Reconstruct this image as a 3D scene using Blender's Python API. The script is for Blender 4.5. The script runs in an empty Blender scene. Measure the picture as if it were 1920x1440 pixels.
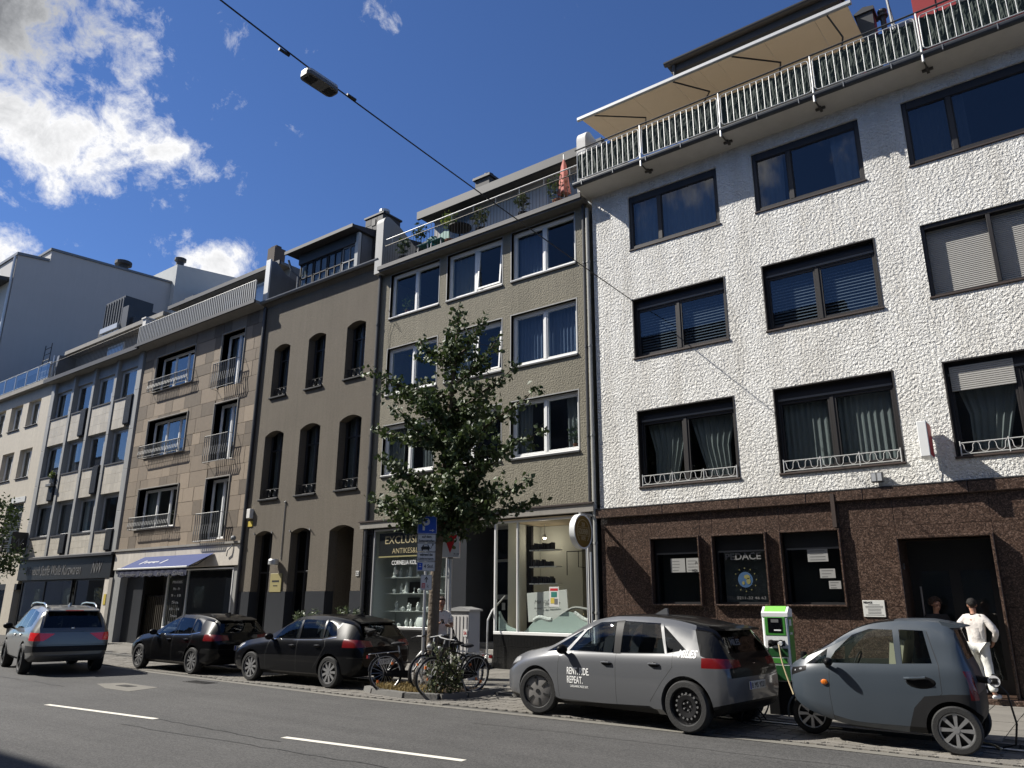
import bpy, bmesh, math, random
from mathutils import Vector, Matrix, noise
R=math.radians
random.seed(7)
SC=bpy.context.scene
COL=SC.collection
# ---------------------------------------------------------------- camera
cam=bpy.data.cameras.new('camera'); CAM=bpy.data.objects.new('camera',cam); COL.objects.link(CAM)
cam.sensor_width=36; cam.lens=36*1421.3/1920; cam.clip_end=4000; cam.clip_start=.05
_pi,_ya,_ro=R(16.107),R(37.214),R(0.252)
_f=Vector((-math.sin(_ya)*math.cos(_pi),math.cos(_ya)*math.cos(_pi),math.sin(_pi)))
_r=Vector((math.cos(_ya),math.sin(_ya),0)); _u=_r.cross(_f)
_r2=_r*math.cos(_ro)+_u*math.sin(_ro); _u2=_u*math.cos(_ro)-_r*math.sin(_ro)
CAM.matrix_world=Matrix(((_r2.x,_u2.x,-_f.x,0),(_r2.y,_u2.y,-_f.y,0),(_r2.z,_u2.z,-_f.z,1.75),(0,0,0,1)))
SC.camera=CAM
# ---------------------------------------------------------------- sun, sky, exposure
SUND=Vector((2.0,1.0,-2.1)).normalized()
sl=bpy.data.lights.new('sun','SUN'); sl.energy=5.0; sl.angle=R(.53); sl.color=(1,.955,.88)
SUN=bpy.data.objects.new('sun',sl); COL.objects.link(SUN); SUN.location=(-20,-10,40)
SUN.rotation_euler=SUND.to_track_quat('-Z','Y').to_euler()
W=bpy.data.worlds.new('World'); SC.world=W; W.use_nodes=True
def build_world():
    nt=W.node_tree; N=nt.nodes; L=nt.links; N.clear()
    def n(t,**k):
        x=N.new(t)
        for a,b in k.items(): setattr(x,a,b)
        return x
    def mth(op,a,b=None,c=None,clamp=False):
        m=n('ShaderNodeMath',operation=op,use_clamp=clamp)
        for i,v in enumerate((a,b,c)):
            if v is None: continue
            if isinstance(v,(int,float)): m.inputs[i].default_value=v
            else: L.new(v,m.inputs[i])
        return m.outputs[0]
    sky=n('ShaderNodeTexSky',sky_type='NISHITA',sun_disc=False,sun_elevation=math.asin(-SUND.z),
          sun_rotation=math.atan2(-SUND.x,-SUND.y),altitude=60,air_density=1.0,dust_density=.0,ozone_density=4.5)
    tc=n('ShaderNodeTexCoord'); sx=n('ShaderNodeSeparateXYZ'); L.new(tc.outputs['Generated'],sx.inputs[0])
    zc=mth('MAXIMUM',sx.outputs[2],.06)
    px=mth('DIVIDE',sx.outputs[0],zc); py=mth('DIVIDE',sx.outputs[1],zc)
    cv=n('ShaderNodeCombineXYZ'); L.new(px,cv.inputs[0]); L.new(py,cv.inputs[1])
    def ns(scale,det,rough,dist,off,src=None):
        mp=n('ShaderNodeMapping'); mp.inputs['Location'].default_value=off; L.new(src or cv.outputs[0],mp.inputs[0])
        t=n('ShaderNodeTexNoise'); t.inputs['Scale'].default_value=scale; t.inputs['Detail'].default_value=det
        t.inputs['Roughness'].default_value=rough; t.inputs['Distortion'].default_value=dist; L.new(mp.outputs[0],t.inputs['Vector'])
        return t.outputs[0]
    big=ns(1.35,3,.5,.2,(3.1,5.2,0)); mid=ns(9.5,12,.64,.3,(1.7,.4,2),tc.outputs['Generated']); fine=ns(30,9,.72,.6,(.3,2.2,5),tc.outputs['Generated'])
    # cumulus bank to the west (upper left), a few stray puffs near it, unseen banks behind the viewer enlarged for whiter fill light, thin chance elsewhere
    def blob(cx,cy,r,a):
        dx=mth('SUBTRACT',px,cx); dy=mth('SUBTRACT',py,cy)
        q=mth('SQRT',mth('ADD',mth('MULTIPLY',dx,dx),mth('MULTIPLY',dy,dy)))
        return mth('MULTIPLY',mth('SUBTRACT',1,mth('DIVIDE',q,r),clamp=True),a)
    cover=mth('MULTIPLY',mth('SUBTRACT',big,.56),.5)
    bs=None
    for q in ((-1.42,.24,.58,.86),(-1.74,.50,.48,.80),(-1.33,.58,.22,.42),(-1.10,.63,.14,.44),(-2.02,1.10,.28,.48),(-2.62,.66,.5,.65),(-1.85,.70,.18,.42),(-2.2,.9,.16,.3),(-1.6,.85,.18,.42),(-.5,-.8,1.3,.8),(1.0,-1.5,1.1,.7),(1.6,.4,.5,.3)):
        t=blob(*q); bs=t if bs is None else mth('MAXIMUM',bs,t)
    d=mth('ADD',mth('ADD',mth('MULTIPLY',big,.25),mth('MULTIPLY',mid,1.45)),mth('MULTIPLY',fine,.5))
    d=mth('ADD',mth('ADD',d,mth('MULTIPLY',cover,.4)),mth('SUBTRACT',bs,.29))
    dens=mth('MULTIPLY',mth('SUBTRACT',d,1.06),4.2,clamp=True)
    dens=mth('POWER',dens,1.3)
    # thick parts look grey from below, thin sunlit edges white
    thick=mth('MULTIPLY',mth('ADD',mth('SUBTRACT',d,1.30),mth('MULTIPLY',mth('MULTIPLY',blob(-1.36,.24,.42,1.0),mth('ADD',mid,.35)),.85)),1.25,clamp=True)
    ramp=n('ShaderNodeValToRGB'); e=ramp.color_ramp.elements
    e[0].position=0; e[0].color=(10.8,10.8,10.9,1); e[1].position=1; e[1].color=(2.4,2.5,2.7,1)
    m=ramp.color_ramp.elements.new(.42); m.color=(6.2,6.3,6.5,1)
    L.new(thick,ramp.inputs[0])
    fade=mth('MULTIPLY',mth('SUBTRACT',sx.outputs[2],.02),9,clamp=True)
    fac=mth('MULTIPLY',dens,fade)
    mx=n('ShaderNodeMix',data_type='RGBA'); L.new(fac,mx.inputs[0]); tn=n('ShaderNodeMix',data_type='RGBA',blend_type='MULTIPLY'); tn.inputs[0].default_value=1; L.new(sky.outputs[0],tn.inputs[6]); tn.inputs[7].default_value=(.76,.92,1.24,1); L.new(tn.outputs[2],mx.inputs[6]); L.new(ramp.outputs[0],mx.inputs[7])
    bg=n('ShaderNodeBackground'); bg.inputs[1].default_value=.056; L.new(mx.outputs[2],bg.inputs[0])
    o=n('ShaderNodeOutputWorld'); L.new(bg.outputs[0],o.inputs[0])
build_world()
VS=SC.view_settings; VS.view_transform='Standard'; VS.look='None'; VS.gamma=1; VS.use_curve_mapping=False; VS.exposure=.74
SC.cycles.max_bounces=7; SC.cycles.transparent_max_bounces=14; SC.cycles.diffuse_bounces=3; SC.cycles.glossy_bounces=4
# ---------------------------------------------------------------- materials
M={}
def mat(name,col,rough=.7,metal=0,var=0,vs=3.0,bump=0,bs=40,rnd=0,spec=.5,coat=0,detail=5,emit=0,var2=0,vs2=.4,streak=0):
    """procedural surface: colour noise (var at scale vs, var2 broad at vs2), vertical streaks, per-object shift rnd, noise bump"""
    if name in M: return M[name]
    m=bpy.data.materials.new(name); m.use_nodes=True; nt=m.node_tree; N=nt.nodes; L=nt.links
    b=N['Principled BSDF']; b.inputs['Roughness'].default_value=rough; b.inputs['Metallic'].default_value=metal
    b.inputs['Base Color'].default_value=(*col,1); b.inputs['Specular IOR Level'].default_value=spec
    if coat: b.inputs['Coat Weight'].default_value=coat; b.inputs['Coat Roughness'].default_value=.03
    tc=N.new('ShaderNodeTexCoord')
    if var or rnd or var2 or streak:
        val=None
        def addv(v,amt):
            nonlocal val
            mm=N.new('ShaderNodeMath'); mm.operation='MULTIPLY_ADD'; L.new(v,mm.inputs[0]); mm.inputs[1].default_value=2*amt
            if val is None: mm.inputs[2].default_value=1-amt
            else:
                s=N.new('ShaderNodeMath'); s.operation='SUBTRACT'; L.new(val,s.inputs[0]); s.inputs[1].default_value=amt; L.new(s.outputs[0],mm.inputs[2])
            val=mm.outputs[0]
        def noi(scale,det,mapping=None):
            t=N.new('ShaderNodeTexNoise'); t.inputs['Scale'].default_value=scale; t.inputs['Detail'].default_value=det; t.inputs['Roughness'].default_value=.65
            if mapping:
                mp=N.new('ShaderNodeMapping'); mp.inputs['Scale'].default_value=mapping; L.new(tc.outputs['Object'],mp.inputs[0]); L.new(mp.outputs[0],t.inputs['Vector'])
            else: L.new(tc.outputs['Object'],t.inputs['Vector'])
            return t.outputs[0]
        if var: addv(noi(vs,detail),var)
        if var2: addv(noi(vs2,3),var2)
        if streak: addv(noi(1,6,(5,5,.35)),streak)
        if rnd:
            oi=N.new('ShaderNodeObjectInfo'); addv(oi.outputs['Random'],rnd)
        mx=N.new('ShaderNodeMix'); mx.data_type='RGBA'; mx.blend_type='MULTIPLY'; mx.inputs[0].default_value=1
        mx.inputs[6].default_value=(*col,1); L.new(val,mx.inputs[7]); L.new(mx.outputs[2],b.inputs['Base Color'])
    if bump:
        t=N.new('ShaderNodeTexNoise'); t.inputs['Scale'].default_value=bs; t.inputs['Detail'].default_value=4; L.new(tc.outputs['Object'],t.inputs['Vector'])
        bp=N.new('ShaderNodeBump'); bp.inputs['Distance'].default_value=bump; bp.inputs['Strength'].default_value=1; L.new(t.outputs[0],bp.inputs['Height']); L.new(bp.outputs[0],b.inputs['Normal'])
    if emit: b.inputs['Emission Color'].default_value=(*col,1); b.inputs['Emission Strength'].default_value=emit
    M[name]=m; return m
def glass(name,tint=(.5,.55,.55),ior=1.5,refl=1.0):
    m=bpy.data.materials.new(name); m.use_nodes=True; nt=m.node_tree; N=nt.nodes; L=nt.links; N.clear()
    o=N.new('ShaderNodeOutputMaterial'); mx=N.new('ShaderNodeMixShader'); t=N.new('ShaderNodeBsdfTransparent'); g=N.new('ShaderNodeBsdfGlossy')
    t.inputs[0].default_value=(*tint,1); g.inputs['Roughness'].default_value=.012; g.inputs[0].default_value=(refl,refl,refl,1)
    f=N.new('ShaderNodeFresnel'); f.inputs[0].default_value=ior
    ge=N.new('ShaderNodeNewGeometry'); nb=N.new('ShaderNodeMath'); nb.operation='SUBTRACT'; nb.inputs[0].default_value=1; L.new(ge.outputs['Backfacing'],nb.inputs[1]); fm=N.new('ShaderNodeMath'); fm.operation='MULTIPLY'; L.new(f.outputs[0],fm.inputs[0]); L.new(nb.outputs[0],fm.inputs[1])   # the rear face of a pane only lets light through
    L.new(fm.outputs[0],mx.inputs[0]); L.new(t.outputs[0],mx.inputs[1]); L.new(g.outputs[0],mx.inputs[2]); L.new(mx.outputs[0],o.inputs[0])
    M[name]=m; return m
glass('glass',(.85,.88,.88),2.3); glass('glass_dark',(.78,.82,.83),1.5,.9); glass('glass_tint',(.20,.22,.24),1.5); glass('glass_blue',(.74,.8,.86),1.7,1); glass('glass_shop',(.93,.95,.94),1.42,.8); glass('glass_clear',(.86,.9,.89),1.38)
def granite():
    m=mat('granite',(.1,.05,.035),.36); nt=m.node_tree; N=nt.nodes; L=nt.links; b=N['Principled BSDF']
    tc=N.new('ShaderNodeTexCoord'); oi=N.new('ShaderNodeObjectInfo')
    ad=N.new('ShaderNodeVectorMath'); ad.operation='MULTIPLY_ADD'; L.new(oi.outputs['Random'],ad.inputs[0]); ad.inputs[1].default_value=(7,7,7); L.new(tc.outputs['Object'],ad.inputs[2])
    v=N.new('ShaderNodeTexVoronoi'); v.inputs['Scale'].default_value=48; L.new(ad.outputs[0],v.inputs['Vector'])
    ns=N.new('ShaderNodeTexNoise'); ns.inputs['Scale'].default_value=75; ns.inputs['Detail'].default_value=6; ns.inputs['Roughness'].default_value=.75; L.new(ad.outputs[0],ns.inputs['Vector'])
    s=N.new('ShaderNodeSeparateColor'); L.new(v.outputs['Color'],s.inputs[0])
    a=N.new('ShaderNodeMath'); a.operation='MULTIPLY_ADD'; L.new(s.outputs[0],a.inputs[0]); a.inputs[1].default_value=.45; L.new(ns.outputs[0],a.inputs[2])
    r=N.new('ShaderNodeValToRGB'); e=r.color_ramp.elements; e[0].position=.42; e[0].color=(.010,.007,.006,1); e[1].position=1.0; e[1].color=(.16,.11,.085,1)
    k=e.new(.62); k.color=(.032,.0185,.0125,1); k=e.new(.8); k.color=(.062,.036,.025,1)
    L.new(a.outputs[0],r.inputs[0]); L.new(r.outputs[0],b.inputs['Base Color']); return m
granite()
def roughcast():
    m=mat('roughcast',(.68,.665,.63),.9); nt=m.node_tree; N=nt.nodes; L=nt.links; b=N['Principled BSDF']
    tc=N.new('ShaderNodeTexCoord')
    ns=N.new('ShaderNodeTexNoise'); ns.inputs['Scale'].default_value=17; ns.inputs['Detail'].default_value=2.5; ns.inputs['Roughness'].default_value=.6; ns.inputs['Lacunarity'].default_value=2.3; ns.inputs['Distortion'].default_value=.25; L.new(tc.outputs['Object'],ns.inputs['Vector'])
    n2=N.new('ShaderNodeTexNoise'); n2.inputs['Scale'].default_value=1.1; n2.inputs['Detail'].default_value=3; L.new(tc.outputs['Object'],n2.inputs['Vector'])
    a=N.new('ShaderNodeMath'); a.operation='MULTIPLY_ADD'; L.new(n2.outputs[0],a.inputs[0]); a.inputs[1].default_value=.7; L.new(ns.outputs[0],a.inputs[2])
    bp=N.new('ShaderNodeBump'); bp.inputs['Distance'].default_value=.15; bp.inputs['Strength'].default_value=1; L.new(a.outputs[0],bp.inputs['Height']); L.new(bp.outputs[0],b.inputs['Normal'])
    mp=N.new('ShaderNodeMapping'); mp.inputs['Scale'].default_value=(1.6,1.6,.3); L.new(tc.outputs['Object'],mp.inputs[0])
    n3=N.new('ShaderNodeTexNoise'); n3.inputs['Scale'].default_value=1.3; n3.inputs['Detail'].default_value=7; L.new(mp.outputs[0],n3.inputs['Vector'])
    r=N.new('ShaderNodeValToRGB'); e=r.color_ramp.elements; e[0].position=.32; e[0].color=(.68,.66,.61,1); e[1].position=.6; e[1].color=(.83,.82,.78,1)
    L.new(n3.outputs[0],r.inputs[0]); L.new(r.outputs[0],b.inputs['Base Color']); return m
roughcast()
def asphalt():
    m=mat('asphalt',(.07,.068,.065),.85); nt=m.node_tree; N=nt.nodes; L=nt.links; b=N['Principled BSDF']
    tc=N.new('ShaderNodeTexCoord')
    def noi(s,d,mp=None):
        t=N.new('ShaderNodeTexNoise'); t.inputs['Scale'].default_value=s; t.inputs['Detail'].default_value=d; t.inputs['Roughness'].default_value=.7
        if mp:
            q=N.new('ShaderNodeMapping'); q.inputs['Scale'].default_value=mp; L.new(tc.outputs['Object'],q.inputs[0]); L.new(q.outputs[0],t.inputs['Vector'])
        else: L.new(tc.outputs['Object'],t.inputs['Vector'])
        return t.outputs[0]
    g=noi(55,6); w=noi(.5,5); st=noi(1,4,(.12,1.6,1))
    v=N.new('ShaderNodeTexVoronoi'); v.inputs['Scale'].default_value=60; L.new(tc.outputs['Object'],v.inputs['Vector'])
    vs=N.new('ShaderNodeSeparateColor'); L.new(v.outputs['Color'],vs.inputs[0])
    a=N.new('ShaderNodeMath'); a.operation='MULTIPLY_ADD'; L.new(w,a.inputs[0]); a.inputs[1].default_value=.5; L.new(g,a.inputs[2])
    c=N.new('ShaderNodeMath'); c.operation='MULTIPLY_ADD'; L.new(st,c.inputs[0]); c.inputs[1].default_value=.5; L.new(a.outputs[0],c.inputs[2])
    d=N.new('ShaderNodeMath'); d.operation='MULTIPLY_ADD'; L.new(vs.outputs[0],d.inputs[0]); d.inputs[1].default_value=.5; L.new(c.outputs[0],d.inputs[2])
    r=N.new('ShaderNodeValToRGB'); e=r.color_ramp.elements; e[0].position=.75; e[0].color=(.026,.0253,.0243,1); e[1].position=1.45; e[1].color=(.10,.097,.092,1)
    mr=N.new('ShaderNodeMapRange'); mr.inputs[1].default_value=.75; mr.inputs[2].default_value=1.75; L.new(d.outputs[0],mr.inputs[0])
    e[0].position=.15; e[1].position=.9
    L.new(mr.outputs[0],r.inputs[0]); L.new(r.outputs[0],b.inputs['Base Color'])
    bp=N.new('ShaderNodeBump'); bp.inputs['Distance'].default_value=.006; L.new(g,bp.inputs['Height']); L.new(bp.outputs[0],b.inputs['Normal']); return m
asphalt()
def leafmat(name,c1,c2,trans=.25,rough=.45):
    m=bpy.data.materials.new(name); m.use_nodes=True; nt=m.node_tree; N=nt.nodes; L=nt.links; b=N['Principled BSDF']
    b.inputs['Roughness'].default_value=rough; g=N.new('ShaderNodeNewGeometry'); r=N.new('ShaderNodeValToRGB')
    r.color_ramp.elements[0].color=(*c1,1); r.color_ramp.elements[1].color=(*c2,1); L.new(g.outputs['Random Per Island'],r.inputs[0]); L.new(r.outputs[0],b.inputs['Base Color'])
    o=N['Material Output']; t=N.new('ShaderNodeBsdfTranslucent'); L.new(r.outputs[0],t.inputs[0]); mx=N.new('ShaderNodeMixShader'); mx.inputs[0].default_value=trans
    L.new(b.outputs[0],mx.inputs[1]); L.new(t.outputs[0],mx.inputs[2]); L.new(mx.outputs[0],o.inputs[0]); M[name]=m
def cloth(name,c,tr):
    m=mat(name,c,.9,var=.1,vs=3); nt=m.node_tree; N=nt.nodes; L=nt.links; b=N['Principled BSDF']; t=N.new('ShaderNodeBsdfTranslucent'); t.inputs[0].default_value=(*c,1); x=N.new('ShaderNodeMixShader'); x.inputs[0].default_value=tr
    L.new(b.outputs[0],x.inputs[1]); L.new(t.outputs[0],x.inputs[2]); L.new(x.outputs[0],N['Material Output'].inputs[0])
cloth('awning_cloth',(.56,.49,.39),.45)
leafmat('leaf',(.026,.046,.013),(.07,.10,.028),.18,.55); leafmat('leaf_oleander',(.05,.075,.035),(.12,.15,.07),.2,.4); leafmat('leaf_light',(.06,.10,.02),(.17,.2,.04),.3)
leafmat('dry_grass',(.19,.135,.045),(.36,.28,.12),.2,.8); leafmat('weed',(.035,.05,.02),(.08,.09,.035),.2,.6)
mat('brown_render',(.122,.104,.079),.92,var=.38,vs=16,bump=.03,bs=45,var2=.18,vs2=.5,streak=.22,detail=8)
mat('grey_render',(.195,.178,.134),.92,var=.22,vs=9,bump=.03,bs=22,var2=.16,vs2=.45,streak=.28,detail=8)
mat('stone_block',(.19,.15,.108),.85,var=.2,vs=6,bump=.006,bs=50,rnd=.4,detail=8,streak=.12)
mat('mortar',(.13,.11,.09),.95)
mat('travertine',(.50,.46,.40),.7,var=.18,vs=5,streak=.25,rnd=.08,detail=8)
mat('cream_tile',(.42,.385,.32),.55,var=.22,vs=4,streak=.22,rnd=.1,detail=8)
mat('cream_stone',(.44,.40,.33),.75,var=.16,vs=5,streak=.15,bump=.004,bs=30)
mat('concrete_fin',(.26,.26,.25),.6,var=.14,vs=3,streak=.2)
mat('concrete',(.24,.225,.2),.85,var=.2,vs=3,streak=.2,bump=.005,bs=40)
mat('concrete_dark',(.085,.08,.072),.85,var=.25,vs=3,streak=.25); mat('plaster_white',(.62,.6,.56),.85,var=.1,vs=4,streak=.15)
mat('plaster_grey',(.42,.41,.40),.9,var=.05,vs=.8,streak=.06)
mat('plaster_pale',(.42,.43,.42),.9,var=.1,vs=2)
mat('soffit',(.5,.47,.42),.85,var=.12,vs=2,streak=.1)
mat('white_frame',(.72,.72,.70),.45,var=.06,vs=6); mat('alu_frame',(.5,.5,.49),.4,.5); mat('grey_frame',(.17,.175,.18),.5,var=.08)
mat('dark_frame',(.011,.0085,.0075),.5,var=.2,vs=8); mat('brown_frame',(.045,.03,.024),.5,var=.2); mat('black_frame',(.012,.012,.013),.45)
mat('zinc',(.16,.165,.17),.5,.4,var=.2,vs=2.5,streak=.2); mat('zinc_dark',(.045,.048,.052),.5,.3,var=.2,vs=2); mat('lead_dark',(.028,.028,.03),.6,var=.2)
mat('pipe_dark',(.035,.035,.036),.5,var=.3,vs=4); mat('pipe_pale',(.3,.3,.28),.6,var=.2)
mat('rail_grey',(.26,.26,.25),.5,.3); mat('galv',(.48,.48,.47),.42,.6,var=.12,vs=8); mat('white_metal',(.52,.52,.50),.45,.2); mat('iron_black',(.012,.012,.013),.45,.3); mat('bronze_metal',(.09,.08,.065),.5,.5)
mat('curtain',(.24,.24,.225),.95,var=.08,vs=5); mat('curtain_dark',(.2,.2,.19),.95,var=.1); mat('curtain_blue',(.13,.16,.24),.95); mat('curtain_pale',(.42,.42,.4),.95,var=.06)
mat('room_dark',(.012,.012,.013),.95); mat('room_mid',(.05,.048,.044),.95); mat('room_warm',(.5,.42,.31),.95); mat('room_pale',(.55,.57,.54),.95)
mat('shutter',(.36,.35,.325),.6,var=.08,vs=5); mat('shutter_gap',(.05,.05,.05),.8)
mat('screen_cloth',(.014,.026,.021),.85,var=.3,vs=5,bump=.05,bs=5)
mat('awning_blue',(.02,.036,.135),.85,var=.15,vs=2.5); mat('awning_navy',(.012,.016,.045),.85)
mat('kerb',(.12,.116,.108),.85,var=.2,vs=6,rnd=.1,bump=.006,bs=30); mat('paver',(.17,.158,.138),.9,var=.22,vs=7,rnd=.18,bump=.006,bs=40); mat('slab',(.15,.14,.122),.88,var=.22,vs=5,rnd=.14,bump=.005,bs=30)
mat('joint',(.05,.047,.042),.95); mat('paint_line',(.66,.63,.55),.7,var=.25,vs=14,detail=8); mat('soil',(.07,.05,.032),.95,var=.3,vs=9,bump=.03,bs=20)
mat('concrete_patch',(.155,.146,.126),.9,var=.2,vs=6); mat('iron_cover',(.05,.048,.045),.6,.5,bump=.01,bs=50)
mat('paint_grey',(.085,.088,.094),.32,0,coat=.6,spec=.5); mat('paint_black',(.003,.003,.0035),.3,0,coat=.38,spec=.08); mat('paint_silver',(.15,.147,.135),.34,.5,coat=.7); mat('paint_slate',(.044,.056,.07),.38,0,coat=.35)
mat('paint_navyblack',(.003,.0032,.004),.3,0,coat=.38,spec=.08)
mat('plastic_black',(.008,.008,.0085),.45,spec=.12); mat('plastic_dark',(.02,.02,.021),.55,var=.1,spec=.2); mat('plastic_grey',(.11,.11,.11),.5); mat('rubber',(.014,.014,.014),.75,bump=.004,bs=60); mat('chrome',(.7,.7,.7),.15,1)
mat('alloy',(.42,.42,.42),.32,.75); mat('alloy_dark',(.06,.06,.062),.4,.6); mat('hub_cover',(.23,.22,.21),.4,.3); mat('steel_black',(.012,.012,.013),.4,.3)
mat('lamp_red',(.13,.004,.005),.25,coat=.25); mat('lamp_red_lit',(.55,.012,.012),.2,coat=1,emit=.06); mat('lamp_clear',(.55,.56,.57),.12,.3,coat=1); mat('lamp_orange',(.6,.15,.01),.25,coat=1)
mat('seat_dark',(.018,.018,.02),.85); mat('seat_cream',(.5,.45,.33),.8); mat('dash',(.02,.02,.021),.6)
mat('plate_white',(.55,.55,.52),.5); mat('plate_blue',(.01,.03,.25),.5); mat('ink_black',(.008,.008,.008),.6); mat('ink_white',(.8,.8,.78),.6); mat('ink_grey',(.12,.12,.12),.6)
mat('sign_blue',(.012,.065,.40),.45); mat('sign_white',(.55,.55,.56),.5); mat('sign_red',(.45,.008,.015),.5); mat('sign_gold',(.19,.115,.022),.4,.2); mat('gold_line',(.42,.34,.2),.5); mat('sign_black',(.01,.01,.01),.4); mat('sign_brass',(.3,.26,.12),.45)
mat('green_panel',(.05,.22,.035),.4); mat('green_dark',(.014,.07,.02),.4); mat('green_bright',(.2,.5,.09),.4); mat('white_panel',(.7,.71,.7),.35); mat('screen_black',(.004,.004,.005),.15)
mat('tile_black',(.012,.012,.012),.18,rnd=.3); mat('tile_grout',(.1,.1,.095),.9); mat('step_stone',(.25,.24,.22),.8,var=.15)
mat('plinth_grey',(.032,.034,.038),.35,var=.15,vs=3); mat('bark',(.12,.095,.07),.95,var=.35,vs=8,bump=.04,bs=14,streak=.3); mat('twig',(.06,.045,.03),.9)
mat('porcelain',(.6,.62,.6),.3); mat('shelf_glass',(.35,.37,.36),.3); mat('book_dark',(.05,.05,.055),.8,rnd=.5); mat('paper',(.55,.55,.53),.9); mat('mint',(.36,.44,.41),.7); mat('fur_white',(.6,.62,.6),.95,bump=.03,bs=30)
mat('skin',(.36,.19,.125),.55); mat('skin_tan',(.30,.15,.095),.55); mat('hair',(.006,.004,.003),.75,bump=.02,bs=60); mat('hair_brown',(.04,.02,.012),.65,bump=.03,bs=45); mat('cloth_white',(.62,.58,.54),.9,var=.06,vs=6,bump=.02,bs=9); mat('cloth_trouser',(.6,.6,.56),.9,bump=.02,bs=8); mat('cloth_black',(.012,.012,.014),.9); mat('cloth_khaki',(.10,.085,.065),.9); mat('shoe_white',(.6,.6,.58),.6)
mat('roof_tile',(.03,.028,.03),.7,var=.3,vs=4); mat('slate',(.05,.047,.045),.7,rnd=.4,var=.2,vs=4); mat('brick_dark',(.09,.07,.06),.9,var=.3,vs=6); mat('red_paint',(.25,.012,.012),.55); mat('terracotta',(.25,.09,.04),.85); mat('chair_green',(.02,.16,.13),.5); mat('parasol',(.42,.15,.12),.9,var=.6,vs=3); mat('bag_black',(.01,.01,.011),.7); mat('reflector',(.7,.16,.02),.3); mat('yellow_sign',(.5,.38,.05),.6); mat('sky_blue_globe',(.02,.06,.13),.5); mat('paper_glass_dim',(.26,.26,.25),.9); mat('globe_land',(.13,.12,.03),.6)  # dim paper and globe colours carry the darkness of the window glass
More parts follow.
